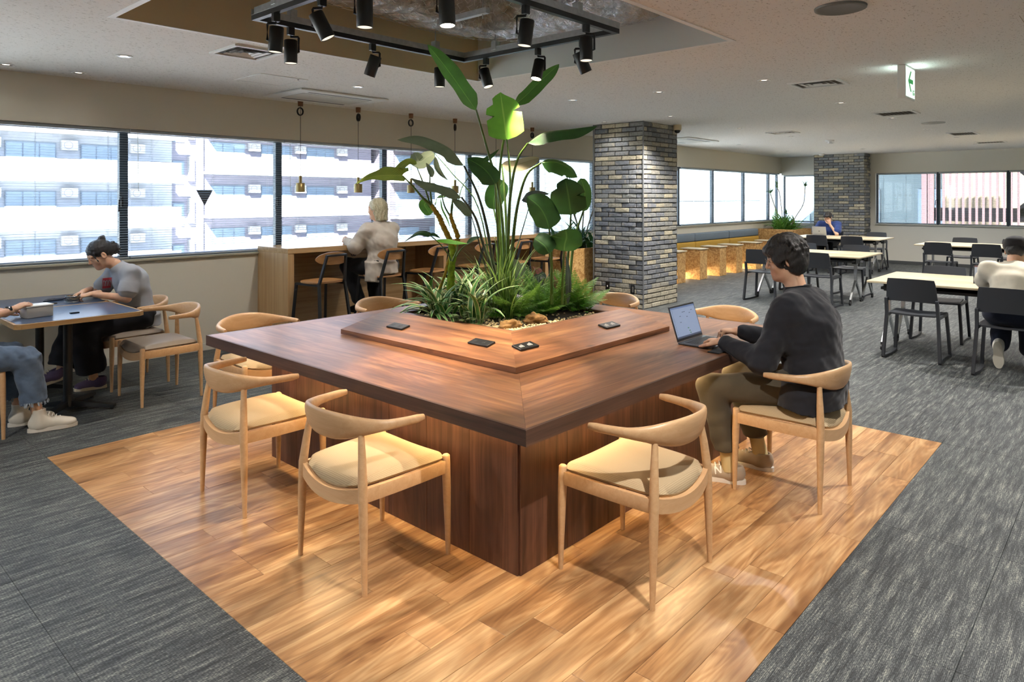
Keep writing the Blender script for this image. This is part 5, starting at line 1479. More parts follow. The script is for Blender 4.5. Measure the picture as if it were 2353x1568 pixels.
cover('small silvery leaved plant between the striped tufts', 1112, 715, 60, .10, .14, 6, M['leafsil'])
cover('small bright leaved plant at the right end of the planter', 1368, 700, 50, .09, .13, 7, M['leafb'])
cover('small dark leaved plant behind the ferns', 1225, 672, 60, .13, .22, 8, M['leafd'])
cover('small dark leaved plant behind the striped tufts', 1090, 665, 70, .14, .2, 9, M['leafd'])
pk = plant_root('caladium', 'pink veined caladium beside the right hand stems', 4.2, 3.5, BED); dk = depth(4.2, 3.5)
leafpx(pk, [(1285,662),(1279,652),(1276,642),(1272,632)], dk, 10, 12, (.9,.4,0), M['leafpink'], prof=prof_arrow, stem=[(1285,662),(1284,700)], sr=.003)
leafpx(pk, [(1240,628),(1236,622),(1230,618),(1224,612)], dk, 9, 9, (.8,.5,0), M['leafpink'], prof=prof_arrow, stem=[(1240,628),(1262,670),(1275,700)], sr=.003)
leafpx(pk, [(1255,640),(1240,632),(1236,650),(1228,662)], dk, 14, 10, (.8,.5,0), M['leafmix'], prof=prof_round, stem=[(1255,640),(1268,680),(1275,700)], sr=.003)
leafpx(pk, [(1190,640),(1186,620),(1182,606),(1186,596)], dk+.1, 22, 22, (.9,.4,0), M['leafs'], prof=prof_round, stem=[(1190,640),(1215,680),(1260,700)], sr=.003)

# ---- bed, pebbles, rocks
tag(MB().box(OX0+.0185, OX1-.0185, OY0+.0185, OY1-.0185, AZ-.27, BED-.004).obj('soil_bed', plain('dark potting soil', '#2a2118', .95, var=.3, vscale=60, bmp=.8, bscale=80)), 'dark soil filling the planter opening', 'soil', kind='stuff')
ico = bmesh.new(); bmesh.ops.create_icosphere(ico, subdivisions=1, radius=1); iv = [v.co.copy() for v in ico.verts]; ico.verts.index_update(); if_ = [tuple(v.index for v in f.verts) for f in ico.faces]; ico.free()
r = random.Random(8); pb = MB()
for k in range(1500):
    u, w2 = r.random(), r.random()
    if r.random() < .65: x, y = OX0+.03+.55*u*u, OY0+.03+.55*w2*w2
    else: x, y = OX0+.03+(OX1-OX0-.06)*u, OY0+.03+(OY1-OY0-.06)*w2*w2*w2 if r.random() < .5 else OY0+.03+.1*w2
    if r.random() < .25: x, y = OX0+.03+.1*r.random(), OY0+.03+(OY1-OY0-.06)*r.random()
    s = r.uniform(.005, .011)
    pb.add(iv, if_, T(x, y, BED+r.uniform(-.002,.006)) @ Rz(r.uniform(0,6)) @ Matrix.Diagonal((s*1.3, s, s*.7, 1)))
tag(pb.obj('pebbles', plain('cream pebbles', '#d8c49a', .8, var=.25, vscale=70), None, 60), 'cream pebbles spread along the planter edge', 'pebbles', kind='stuff')
def rock(label, loc, sz, seed):
    bm = bmesh.new(); bmesh.ops.create_icosphere(bm, subdivisions=4, radius=1); rr = random.Random(seed)
    o_ = Vector((rr.uniform(0,9),)*3)
    from mathutils import noise
    for v in bm.verts:
        k = 1+.4*noise.noise(v.co*1.6+o_)+.3*(abs(noise.noise(v.co*3+o_))-.2)+.16*(abs(noise.noise(v.co*7+o_))-.2)+.05*noise.noise(v.co*16+o_)
        v.co = Vector((v.co.x*k*sz[0], v.co.y*k*sz[1], v.co.z*k*sz[2]))
    me = bpy.data.meshes.new('rock'); bm.to_mesh(me); bm.free()
    for p in me.polygons: p.use_smooth = True
    return tag(mkobj('rock', me, M['rock'], None, loc, rr.uniform(0,3)), label, 'rock')
M['rock'] = plain('ochre pitted rock', '#8a683c', .9, var=.5, vscale=22, bmp=1.0, bscale=30)
rock('ochre pitted rock at the front of the planter', (3.50, 3.19, BED+.015), (.08,.045,.04), 2)
rock('ochre rock under the ferns at the right of the planter', (3.78, 3.20, BED+.02), (.085,.06,.045), 6)

# ---- planter boxes
def cane_plant(label, x, y, z, stems, seed, mt, tl=.26, n=22):
    root = plant_root('cane_palm', label, x, y, z); rr = random.Random(seed)
    tb_ = [blade_mesh(tl, .010, .35, .6, 90+k) for k in range(3)]
    for pts in stems:
        MB().tube(catmull([Vector(p) for p in pts], 5), .011, 7).obj('cane', M['cane'], root, 60)
        for k in range(n):
            o = mkobj('blade', rr.choice(tb_), mt, root); s = rr.uniform(.7,1.1)
            o.matrix_local = T(*pts[-1]) @ Rz(rr.uniform(0,6.28)) @ Ry(-R_(rr.uniform(0,75))) @ Matrix.Diagonal((s,s,s,1))
    return root
def bush(label, x0, x1, y0, y1, z, n, seed, mt, meshes, part):
    root = plant_root('leafy_bush', label, (x0+x1)/2, (y0+y1)/2, z); rr = random.Random(seed)
    for k in range(n):
        o = mkobj(part, rr.choice(meshes), mt, root); s = rr.uniform(.9,1.7)
        o.matrix_local = T(rr.uniform(x0,x1)-(x0+x1)/2, rr.uniform(y0,y1)-(y0+y1)/2, 0) @ Rz(rr.uniform(0,6.28)) @ Ry(-R_(rr.uniform(15,85))) @ Matrix.Diagonal((s,s,s,1))
    return root
PZ = .75
cane_plant('thin caned palm in the planter box beside the near column', 9.05, 6.75, PZ, [[(0,0,0),(-.05,0,.4),(-.25,.05,.85),(-.32,0,1.15)],[(.05,0,0),(.1,0,.45),(.2,.05,.75)],[(.1,0,0),(.25,0,.4),(.42,-.1,.95),(.45,-.1,1.2)],[(0,0,0),(.05,.05,.3),(-.05,.05,.55)]], 3, M['fernd'], .22, 16)
bush('dark leafy bush in the planter box beside the near column', 8.4, 9.4, 6.55, 6.85, PZ, 90, 4, M['leafd'], vb, 'blade')
cane_plant('caned palm with leafy heads in the far corner planter', 17.55, 6.7, PZ, [[(0,0,0),(0,.05,.5),(-.02,.1,.95),(-.05,.15,1.1)],[(0,0,0),(.02,-.02,.25),(.05,-.05,.42)],[(.05,-.1,0),(.1,-.25,.35),(.3,-.38,.7),(.3,-.42,1.12)],[(0,0,0),(-.05,.2,.6),(-.1,.3,.95)]], 5, M['fernd'], .24, 20)
bush('bright leafy bush in the far corner planter', 17.2, 17.9, 6.5, 6.85, PZ, 110, 6, M['fern'], fm+vb, 'frond')
# ================================================================== people (implicit surfaces, meshed on a grid)
class Vox:
    def __init__(s, lo, hi, h):
        s.lo = np.array(lo, np.float32); s.h = h
        s.n = np.maximum(2, np.ceil((np.array(hi)-s.lo)/h).astype(int)+1)
        s.A = np.full(s.n, 1.0, np.float32)
    def _sub(s, lo, hi):
        a = np.maximum(0, np.floor((np.array(lo)-s.lo)/s.h).astype(int)); b = np.minimum(s.n, np.ceil((np.array(hi)-s.lo)/s.h).astype(int)+1)
        if np.any(b <= a): return None
        sl = tuple(slice(a[i], b[i]) for i in range(3))
        g = [(s.lo[i]+s.h*np.arange(a[i], b[i])).astype(np.float32) for i in range(3)]
        return sl, g[0][:,None,None], g[1][None,:,None], g[2][None,None,:]
    def _put(s, sl, d, k, mode='u'):
        c = s.A[sl]
        if mode == 'u':
            if k > 0: hh = np.maximum(k-np.abs(c-d), 0)/k; r = np.minimum(c, d)-hh*hh*k*.25
            else: r = np.minimum(c, d)
        else:
            d = -d
            if k > 0: hh = np.maximum(k-np.abs(c-d), 0)/k; r = np.maximum(c, d)+hh*hh*k*.25
            else: r = np.maximum(c, d)
        s.A[sl] = r
    def cap(s, a, b, ra, rb, k=.02, flat=False, mode='u', sq=None):
        a = np.array(a, float); b = np.array(b, float); m = max(ra, rb)*(max(1, sq[1]) if sq else 1)+k+3*s.h
        q = s._sub(np.minimum(a, b)-m, np.maximum(a, b)+m)
        if q is None: return s
        sl, X, Y, Z = q; ab = b-a; L2 = float(ab@ab)+1e-9; L = L2**.5
        px, py, pz = X-a[0], Y-a[1], Z-a[2]
        t = (px*ab[0]+py*ab[1]+pz*ab[2])/L2
        tc = np.clip(t, 0, 1)
        dx, dy, dz = px-tc*ab[0], py-tc*ab[1], pz-tc*ab[2]
        if flat: dx, dy, dz = px-t*ab[0], py-t*ab[1], pz-t*ab[2]
        if sq:   # squash along a direction: sq=(dir, factor>1 widens along dir)
            dr = np.array(sq[0], float); dr /= np.linalg.norm(dr); w = (dx*dr[0]+dy*dr[1]+dz*dr[2]); f = 1/sq[1]-1
            dx, dy, dz = dx+w*f*dr[0], dy+w*f*dr[1], dz+w*f*dr[2]
        d = np.sqrt(dx*dx+dy*dy+dz*dz)-(ra+(rb-ra)*tc)
        if flat: d = np.maximum(d, np.maximum(-t, t-1)*L)
        s._put(sl, d.astype(np.float32), k, mode); return s
    def ell(s, c, r, R=None, k=.02, mode='u'):
        c = np.array(c, float); r = np.array(r, float); m = r.max()+k+3*s.h
        q = s._sub(c-m, c+m)
        if q is None: return s
        sl, X, Y, Z = q; x, y, z = X-c[0], Y-c[1], Z-c[2]
        if R is not None:
            R = np.array(R, float); x, y, z = (R[0,0]*x+R[0,1]*y+R[0,2]*z, R[1,0]*x+R[1,1]*y+R[1,2]*z, R[2,0]*x+R[2,1]*y+R[2,2]*z)
        k0 = np.sqrt((x/r[0])**2+(y/r[1])**2+(z/r[2])**2); k1 = np.sqrt((x/r[0]**2)**2+(y/r[1]**2)**2+(z/r[2]**2)**2)+1e-9
        s._put(sl, (k0*(k0-1)/k1).astype(np.float32), k, mode); return s
    def cut(s, p, n):
        n = np.array(n, float); n /= np.linalg.norm(n); p = np.array(p, float)
        g = [(s.lo[i]+s.h*np.arange(s.n[i])).astype(np.float32) for i in range(3)]
        d = (g[0]-p[0])[:,None,None]*n[0]+(g[1]-p[1])[None,:,None]*n[1]+(g[2]-p[2])[None,None,:]*n[2]
        s.A = np.maximum(s.A, d.astype(np.float32)); return s
    def ripple(s, amp, f, seed=0, dirs=None):
        r = np.random.RandomState(seed)
        g = [(s.lo[i]+s.h*np.arange(s.n[i])).astype(np.float32) for i in range(3)]
        W = 0
        for j in range(4):
            v = r.normal(size=3); v /= np.linalg.norm(v); ff = f*(.6+.9*r.rand()); ph = r.rand()*6.28
            if dirs is not None: v = np.array(dirs[j % len(dirs)], float)+.35*v
            w2 = r.normal(size=3)*f*.35
            warp = 1.4*np.sin((w2[0]*g[0])[:,None,None]+(w2[1]*g[1])[None,:,None]+(w2[2]*g[2])[None,None,:])
            W = W+np.sin((v[0]*ff*g[0])[:,None,None]+(v[1]*ff*g[1])[None,:,None]+(v[2]*ff*g[2])[None,None,:]+ph+warp)
        s.A = (s.A+amp*.5*W).astype(np.float32); return s
    def mesh(s):
        A = s.A; A[0]=A[-1]=1; A[:,0]=A[:,-1]=1; A[:,:,0]=A[:,:,-1]=1
        ins = A < 0
        n0, n1, n2 = A.shape
        c = np.zeros((n0-1,n1-1,n2-1), np.int8)
        for i in (0,1):
            for j in (0,1):
                for k in (0,1): c += ins[i:n0-1+i, j:n1-1+j, k:n2-1+k]
        act = (c > 0) & (c < 8)
        I = np.argwhere(act)
        ids = -np.ones(act.shape, np.int64); ids[act] = np.arange(len(I))
        P = np.zeros((len(I),3)); cnt = np.zeros(len(I))
        i0, j0, k0 = I[:,0], I[:,1], I[:,2]
        cor = [(0,0,0),(1,0,0),(0,1,0),(1,1,0),(0,0,1),(1,0,1),(0,1,1),(1,1,1)]
        V = [A[i0+a, j0+b, k0+d] for a, b, d in cor]
        for a in range(8):
            for b in range(a+1, 8):
                df = np.abs(np.array(cor[a])-np.array(cor[b])).sum()
                if df != 1: continue
                m = (V[a] < 0) != (V[b] < 0)
                t = np.where(m, V[a]/(V[a]-V[b]+1e-12), 0)
                pos = np.array(cor[a])[None,:]+t[:,None]*(np.array(cor[b])-np.array(cor[a]))[None,:]
                P += np.where(m[:,None], pos, 0); cnt += m
        P = s.lo+s.h*(I+P/np.maximum(cnt,1)[:,None])
        F = []
        for ax in range(3):
            sl1 = [slice(None)]*3; sl2 = [slice(None)]*3; sl1[ax] = slice(0,-1); sl2[ax] = slice(1,None)
            x = ins[tuple(sl1)] != ins[tuple(sl2)]
            o = [a for a in range(3) if a != ax]
            E = np.argwhere(x); ok = np.ones(len(E), bool)
            for a in o: ok &= (E[:,a] > 0) & (E[:,a] < A.shape[a]-1)
            E = E[ok]
            if not len(E): continue
            flip = ins[tuple(E.T)]
            def cell(da, db):
                q = E.copy(); q[:,o[0]] -= da; q[:,o[1]] -= db; return ids[q[:,0],q[:,1],q[:,2]]
            quad = np.stack([cell(1,1), cell(0,1), cell(0,0), cell(1,0)], 1)
            if ax == 1: flip = ~flip
            quad[~flip] = quad[~flip][:, ::-1]
            F.append(quad)
        F = np.concatenate(F); F = F[(F >= 0).all(1)]
        return P, F
def voxobj(name, parts, mat, parent, off):
    """parts: list of (P,F); vertices given in room space, made local to the parent at off"""
    vs_, fs, b = [], [], 0
    for P, F in parts: vs_.append(P-np.array(off)); fs.append(F+b); b += len(P)
    P = np.concatenate(vs_); F = np.concatenate(fs)
    me = bpy.data.meshes.new(name)
    me.vertices.add(len(P)); me.vertices.foreach_set('co', P.astype(np.float32).ravel())
    me.loops.add(F.size); me.loops.foreach_set('vertex_index', F.astype(np.int32).ravel())
    me.polygons.add(len(F)); me.polygons.foreach_set('loop_start', np.arange(0, F.size, 4, dtype=np.int32)); me.polygons.foreach_set('loop_total', np.full(len(F), 4, np.int32))
    me.polygons.foreach_set('use_smooth', np.ones(len(F), bool))
    me.update(); me.validate()
    return mkobj(name, me, mat, parent)
def fr(f, u):
    f = Vector(f).normalized(); u = Vector(u); r = f.cross(u).normalized(); u = r.cross(f).normalized()
    return r, f, u
def bounds(pts, m): P = np.array([tuple(p) for p in pts]); return P.min(0)-m, P.max(0)+m

def head_vox(c, f, u, h=.004, female=False, neck=None, nr=.052):
    r, f, u = fr(f, u); c = Vector(c)
    W = lambda x, y, z: c+r*x+f*y+u*z
    R = [list(r), list(f), list(u)]
    v = Vox(*bounds([c] + ([neck] if neck is not None else []), .165), h)
    v.ell(W(0,-.012,.032), (.074,.092,.082), R, .0)
    v.ell(W(0,.020,-.042), (.058,.066,.070), R, .03)
    v.ell(W(0,.060,-.092), (.024,.022,.018), R, .03)
    v.cap(W(-.030,.020,-.075), W(.030,.020,-.075), .03, .03, .03)
    v.cap(W(0,.083,.014), W(0,.100,-.022), .006, .0095, .012)
    v.cap(W(-.011,.090,-.026), W(.011,.090,-.026), .006, .006, .008)
    v.cap(W(-.04,.070,.026), W(.04,.070,.026), .011, .011, .02)
    for s in (-1, 1):
        v.ell(W(s*.031,.090,.004), (.017,.012,.009), R, .012, 'sub')
        v.ell(W(s*.031,.0735,.003), (.014,.012,.012), R, .003)
        v.ell(W(s*.040,.055,-.028), (.024,.022,.022), R, .03)
        v.ell(W(s*.078,-.008,-.006), (.009,.020,.031), R, .008)
        v.ell(W(s*.084,-.002,-.004), (.004,.010,.018), R, .004, 'sub')
    v.cap(W(-.018,.079,-.056), W(.018,.079,-.056), .006, .006, .006)
    v.cap(W(-.014,.079,-.066), W(.014,.079,-.066), .006, .006, .006)
    if neck is not None: v.cap(W(0,-.022,-.05), neck, nr, nr*1.1, .03)
    return v, W
def hand_parts(w, d, pn, thumb, curl=(.35,.5,.35), spread=.08, h=.0028, k=1.0):
    """w wrist, d direction of the fingers, pn palm normal, thumb: side (+1/-1) of d x pn"""
    d = Vector(d).normalized(); pn = Vector(pn); pn = (pn-d*pn.dot(d)).normalized(); s = d.cross(pn)*thumb; w = Vector(w)
    v = Vox(*bounds([w, w+d*.2], .08), h)
    R = [list(d), list(s), list(pn)]
    v.cap(w-d*.05, w+d*.01, .026*k, .025*k, .01)
    v.ell(w+d*.05*k, (.056*k,.039*k,.0155*k), R, .015)
    for i, (o, L) in enumerate(((.028,.068),(.0095,.076),(-.0095,.071),(-.027,.056))):
        p = w+d*(.083-.006*abs(i-1))*k+s*o*k; a = spread*(1.5-i)
        dr = (d*math.cos(a)+s*math.sin(a)).normalized(); ang = 0
        for j, fr_ in enumerate((.46,.30,.24)):
            ang += curl[j]*(1+.08*i); q = dr*math.cos(ang)+pn*math.sin(ang)
            e = p+q*(L*fr_*k)
            v.cap(p, e, (.0088-.0008*j)*k, (.0083-.001*j)*k, .004); p = e
    p = w+d*.028*k+s*.026*k+pn*.006
    q1 = (d*.62+s*.72+pn*.25).normalized(); e1 = p+q1*.045*k; q2 = (d*.92+s*.22+pn*.3).normalized(); e2 = e1+q2*.032*k; e3 = e2+(d*.97+pn*.25).normalized()*.024*k
    v.cap(p, e1, .014*k, .0105*k, .012).cap(e1, e2, .0102*k, .009*k, .004).cap(e2, e3, .009*k, .007*k, .003)
    return v.mesh()
def shoe(parent, off, heel, toe, up, mats, h=.0045, high=False, L=None, sole_t=.024, name='shoe', laces=True):
    heel, toe = Vector(heel), Vector(toe); f = (toe-heel); L = f.length; f.normalize(); r, f, u = fr(f, up)
    W = lambda x, y, z: heel+r*x+f*(y*L)+u*z
    R = [list(r), list(f), list(u)]
    v = Vox(*bounds([heel, toe, heel+u*.16], .09), h)
    v.ell(W(0,.80,.034), (.044,.21*L,.032), R, .0).ell(W(0,.52,.045), (.040,.26*L,.042), R, .03).ell(W(0,.22,.055), (.037,.24*L,.055), R, .03)
    v.cap(W(0,.24,.05), W(0,.20,.15 if high else .085), .042, .040, .03, flat=False)
    v.ell(W(0,.2,.185 if high else .11), (.031,.036,.05), R, .006, 'sub')
    v.cut(W(0,0,sole_t*.6), -u); v.cut(W(0,.2,.15 if high else .098), u)
    o = voxobj(name, [v.mesh()], mats[0], parent, off)
    s = MB(); n = 24; ring = []
    for k in range(n):
        a = 2*math.pi*k/n; y = .5+.53*math.cos(a); wd = (.046 if y > .6 else .040)*abs(math.sin(a))**.75*math.copysign(1, math.sin(a))
        wd *= 1-.12*math.exp(-((y-.45)/.15)**2); ring.append((wd, y))
    vs_ = [W(x,y,0)-Vector(off) for x, y in ring] + [W(x*1.02,y,sole_t*.5)-Vector(off) for x, y in ring] + [W(x,y,sole_t)-Vector(off) for x, y in ring]
    fs = [tuple(range(n-1,-1,-1)), tuple(range(2*n, 3*n))]+[(j*n+k, j*n+(k+1)%n, (j+1)*n+(k+1)%n, (j+1)*n+k) for j in (0,1) for k in range(n)]
    s.add(vs_, fs); s.obj('sole', mats[1], o, 50)
    if laces:
        lc = MB()
        for q in range(4 if not high else 6):
            y = .62-.075*q; z = .078+.012*q+(.012*max(0,q-3) if high else 0)
            lc.tube([W(-.024,y,z-.014)-Vector(off), W(0,y+.03,z+.006)-Vector(off), W(.024,y,z-.014)-Vector(off)], .0034, 6)
        lc.obj('laces', mats[2], o, 60)
    return o
SKIN = plain('skin', '#d6a98a', .5, var=.06, vscale=30); SKIN.node_tree.nodes['Principled BSDF'].inputs['Subsurface Weight'].default_value = .12
SKIN.node_tree.nodes['Principled BSDF'].inputs['Subsurface Radius'].default_value = (.02,.008,.004)
def cloth(name, col, var=.08, rough=.9, sheen=.15, bscale=500, bmp=.12): return plain(name, col, rough, spec=.2, var=var, vscale=14, bmp=bmp, bscale=bscale, sheen=sheen)
def hairmat(name, c1, c2, rough=.42):
    m, nt, b = newmat(name)
    v = nt.coord('Object', (60,60,14), False); n = nt.noise(v, 2.2, 4, .6, 1.5)
    nt.link(nt.ramp(n, [(.35, srgb(c1)), (.65, srgb(c2))]), b.inputs['Base Color']); b.inputs['Roughness'].default_value = rough; b.inputs['Specular IOR Level'].default_value = .6
    bump(nt, b, n, .8, .006); return m
M['hairblack'] = hairmat('black hair', '#0b0a0a', '#241f1d')
M['hairblonde'] = hairmat('ash blonde hair', '#8d8466', '#d0c7a6', .5)
M['eye'] = plain('dark eye', '#1a1412', .15); M['eyew'] = plain('eye white', '#ddd8d2', .3)
M['lip'] = plain('lip', '#b5766a', .45)
def face_bits(par, off, W, c, brow=True, closed=False):
    """eyes, brows and mouth as thin sub meshes of the head"""
    o_ = Vector(off)
    for s in (-1, 1):
        e = MB()
        for q in range(2):
            pts = [W(s*.031+x, .0865-.06*abs(x)*.6, .003+z)-o_ for x, z in ((-.012,0),(-.006,.0028),(0,.0036),(.006,.0028),(.012,0))]
        e.tube([q_p-(W(0,.0022,0)-W(0,0,0)) for q_p in pts], [.0012,.0026,.003,.0026,.0012], 6); e.obj('eye', M['eye'], par, 60)
        if brow:
            bmm = MB(); bmm.tube([W(s*.014,.0835,.023)-o_, W(s*.03,.0815,.0285)-o_, W(s*.046,.0715,.024)-o_], [.0026,.0032,.0014], 6); bmm.obj('eyebrow', M['hairblack'], par, 60)
    m_ = MB(); m_.tube([W(-.019,.0825,-.061)-o_, W(0,.0868,-.0605)-o_, W(.019,.0825,-.061)-o_], [.0016,.0030,.0016], 6); m_.obj('lips', M['lip'], par, 60)
def limb(v, pts, rs, k=.03, **kw):
    for i in range(len(pts)-1): v.cap(pts[i], pts[i+1], rs[i], rs[i+1], k, **kw)
def lerpv(a, b, t): return Vector(a).lerp(Vector(b), t)

def skin_body(J, h=.0075):
    pts = [J[k] for k in J if k not in ('side',)]
    v = Vox(*bounds(pts, .2), h)
    v.cap(J['pelvis'], J['chest'], .085, .085, .05, sq=(J['side'], 1.25)); v.cap(J['chest'], J['neck'], .07, .05, .04)
    v.cap(J['SL'], J['SR'], .042, .042, .03)
    for s in 'LR':
        limb(v, [J['S'+s], J['E'+s], J['W'+s]], [.042, .035, .024], .02)
        limb(v, [J['H'+s], J['K'+s], J['A'+s]], [.065, .046, .034], .03)
    return v
from mathutils.bvhtree import BVHTree
def decal(name, ob, off, quad, polys, lift, mat, n=6):
    """thin print that follows the cloth: polygons in the unit square of a patch on the surface"""
    me = ob.data; o_ = Vector(off)
    bv = BVHTree.FromPolygons([v.co+o_ for v in me.vertices], [tuple(p.vertices) for p in me.polygons])
    cp = Vector((0,0,CAM_H))
    def surf(u, v):
        a = [lerp(quad[0][i], quad[1][i], u) for i in (0,1)]; b_ = [lerp(quad[3][i], quad[2][i], u) for i in (0,1)]
        p = at_d(lerp(a[0], b_[0], v), lerp(a[1], b_[1], v), 1.0)
        hit = bv.ray_cast(cp, (p-cp).normalized())
        return None if hit[0] is None else (hit[0]+hit[1]*lift-o_)
    mb = MB()
    for po in polys:
        g = []
        for j in range(n+1):
            for i in range(n+1):
                a = Vector(po[0]).lerp(Vector(po[1]), i/n); b_ = Vector(po[3]).lerp(Vector(po[2]), i/n); q = a.lerp(b_, j/n); g.append(surf(q.x, q.y))
        if any(x is None for x in g): continue
        mb.add(g, [(j*(n+1)+i, j*(n+1)+i+1, (j+1)*(n+1)+i+1, (j+1)*(n+1)+i) for j in range(n) for i in range(n)])
    if mb.v: return mb.obj(name, mat, ob, 80)
PEOPLE = []

# ------------------------------------------------------------------ man in black at the table
def man_black():
    off = (3.86, 1.40, 0)
    t = thing('person', 'man in a black shirt and olive trousers typing on a laptop at the planter table', 'person', off)
    J = dict(side=(1,0,0), pelvis=(3.86,1.33,.56), chest=(3.865,1.37,.92), neck=(3.872,1.41,1.07), SL=(3.68,1.385,1.00), SR=(4.05,1.385,1.00),
        EL=(3.62,1.49,.715), ER=(4.13,1.55,.73), WL=(3.675,1.735,.772), WR=(3.985,1.775,.785),
        HL=(3.77,1.36,.55), HR=(3.95,1.36,.55), KL=(3.635,1.79,.525), KR=(3.985,1.80,.525), AL=(3.675,1.70,.10), AR=(3.985,1.655,.10))
    V_ = {k: Vector(v) for k, v in J.items()}
    body = skin_body(V_, .008); pb_ = [body.mesh()]
    hv, W = head_vox((3.878,1.475,1.238), (-.52,.86,-.2), (-.06,.12,1), .0035, neck=V_['neck']+Vector((0,-.01,-.02)))
    pb_.append(hv.mesh())
    pb_.append(hand_parts((3.682,1.752,.772), (.42,1,-.05), (0,0,-1), 1, (.45,.55,.35)))
    pb_.append(hand_parts((3.982,1.79,.785), (-.30,1,-.02), (0,0,-1), -1, (.55,.65,.4)))
    b_ = voxobj('body', pb_, SKIN, t, off)
    face_bits(t, off, W, None)
    # hair: wavy mop
    hr = Vox(*bounds([W(0,0,0)], .19), .0042)
    r_, f_, u_ = fr((-.52,.86,-.2), (-.06,.12,1)); R = [list(r_), list(f_), list(u_)]
    hr.ell(W(0,-.02,.042), (.094,.106,.094), R, .0).ell(W(0,-.055,-.01), (.086,.068,.085), R, .03)
    for s in (-1, 1): hr.ell(W(s*.070,.015,.012), (.026,.055,.052), R, .03); hr.ell(W(s*.072,-.045,-.03), (.024,.045,.055), R, .03)
    hr.ell(W(0,.070,.066), (.070,.036,.032), R, .03)
    rr = random.Random(5)
    for k in range(64):
        a = 2*math.pi*k/64+rr.uniform(-.05,.05); front = math.sin(a) > .55
        e1 = .28 if front else (-.55 if math.sin(a) < -.2 else -.15); ph = rr.uniform(0,6); prev = None
        for j in range(7):
            q = j/6; e = lerp(1.25, e1, q)+rr.uniform(-.03,.03); aa = a+.16*math.sin(q*5.5+ph)*q+.25*(1-q)
            bump_ = 1.0+.035*math.sin(q*6+ph)
            n_ = Vector((math.cos(aa)*math.cos(e)*.096*bump_, math.sin(aa)*math.cos(e)*.108*bump_-.02, math.sin(e)*.098*bump_+.042))
            if prev is not None: hr.cap(W(*prev), W(*n_), lerp(.010,.006,q), lerp(.010,.005,q), .006)
            prev = n_
    hr.ell(W(0,.115,-.035), (.062,.062,.078), R, .008, 'sub'); hr.ell(W(0,.12,.0), (.055,.05,.032), R, .008, 'sub')
    for s in (-1, 1): hr.ell(W(s*.088,.016,-.022), (.025,.020,.034), R, .008, 'sub')
    hr.cut(W(0,-.05,-.110), (-u_*1.0)); hr.ripple(.0016, 210, 3)
    voxobj('hair', [hr.mesh()], M['hairblack'], t, off)
    # glasses
    g = MB(); o_ = Vector(off)
    for s in (-1, 1):
        g.tube([W(s*.031+.021*math.cos(a), .0965-.004*abs(math.cos(a)), .001+.018*math.sin(a))-o_ for a in [2*math.pi*i/20 for i in range(20)]], .0011, 6, closed=True, up=f_)
        g.tube([W(s*.052,.093,.006)-o_, W(s*.074,.06,.008)-o_, W(s*.079,.0,.006)-o_], .0011, 6)
    g.tube([W(-.011,.0985,.004)-o_, W(0,.1005,.007)-o_, W(.011,.0985,.004)-o_], .0011, 6)
    g.obj('glasses', M['chrome'], t, 60)
    # shirt
    v = Vox(*bounds([V_[k] for k in V_ if k not in ('side','KL','KR','AL','AR')]+[Vector((3.86,1.2,.44))], .18), .0068)
    v.cap((3.865,1.31,.60), (3.868,1.345,.90), .150, .150, .06, sq=((1,0,0),1.28)); v.cap((3.868,1.35,.90), (3.872,1.385,1.02), .140, .088, .07, sq=((1,0,0),1.3))
    v.cap((3.70,1.375,.995), (4.035,1.375,.995), .070, .070, .06); v.cap((3.872,1.38,1.03), (3.873,1.405,1.085), .074, .064, .02, flat=True)
    for s, q in (('L',1), ('R',-1)):
        limb(v, [V_['S'+s]+Vector((0,0,-.005)), V_['E'+s], ], [.080, .066], .05)
        v.cap(V_['E'+s], lerpv(V_['E'+s], V_['W'+s], .95), .066, .043, .04, flat=False); v.cap(lerpv(V_['E'+s], V_['W'+s], .70), lerpv(V_['E'+s], V_['W'+s], .98), .045, .041, .006, flat=True)
    # tails: hanging skirt behind and at the sides
    v.cap((3.86,1.31,.62), (3.865,1.30,.475), .135, .14, .05, sq=((1,0,0),1.35), flat=True); v.cap((3.72,1.33,.60), (3.70,1.345,.47), .09, .095, .05, flat=True); v.cap((4.0,1.33,.60), (4.02,1.345,.47), .09, .095, .05, flat=True)
    v.cut((3.86,1.3,.462), (.12,-.1,-1))
    v.ell((3.872,1.425,1.10), (.058,.058,.06), None, .006, 'sub')
    v.ripple(.0042, 34, 11, [(1,.4,.3),(.3,.2,1),(.7,-.6,.4)]); v.ripple(.0016, 90, 12)
    sh = voxobj('shirt', [v.mesh()], cloth('black linen', '#26272c', .12), t, off)
    cl = MB()   # collar band
    c_ = [Vector((3.872+.074*math.cos(a), 1.402+.070*math.sin(a), 1.082+.012*-math.sin(a))) - o_ for a in [2*math.pi*i/28 for i in range(28)]]
    cl.sweep(c_, [[(-.006,-.024),(.004,-.024),(.001,.020),(-.005,.020)]]*28, closed=True); cl.obj('collar', cloth('black linen collar', '#1e1f23'), sh, 60)
    # trousers
    v = Vox(*bounds([V_[k] for k in ('pelvis','HL','HR','KL','KR','AL','AR')], .2), .0068)
    v.cap((3.78,1.34,.575), (3.94,1.34,.575), .115, .115, .05)
    for s in 'LR':
        limb(v, [V_['H'+s]+Vector((0,0,.015)), V_['K'+s]], [.098, .074], .05); v.cap(V_['K'+s], lerpv(V_['K'+s], V_['A'+s], .72), .074, .062, .03, flat=False, sq=((0,1,0),1.1))
        e = lerpv(V_['K'+s], V_['A'+s], .80); v.cap(lerpv(V_['K'+s], V_['A'+s], .5), e, .064, .062, .01, flat=True, sq=((0,1,0),1.1)); 
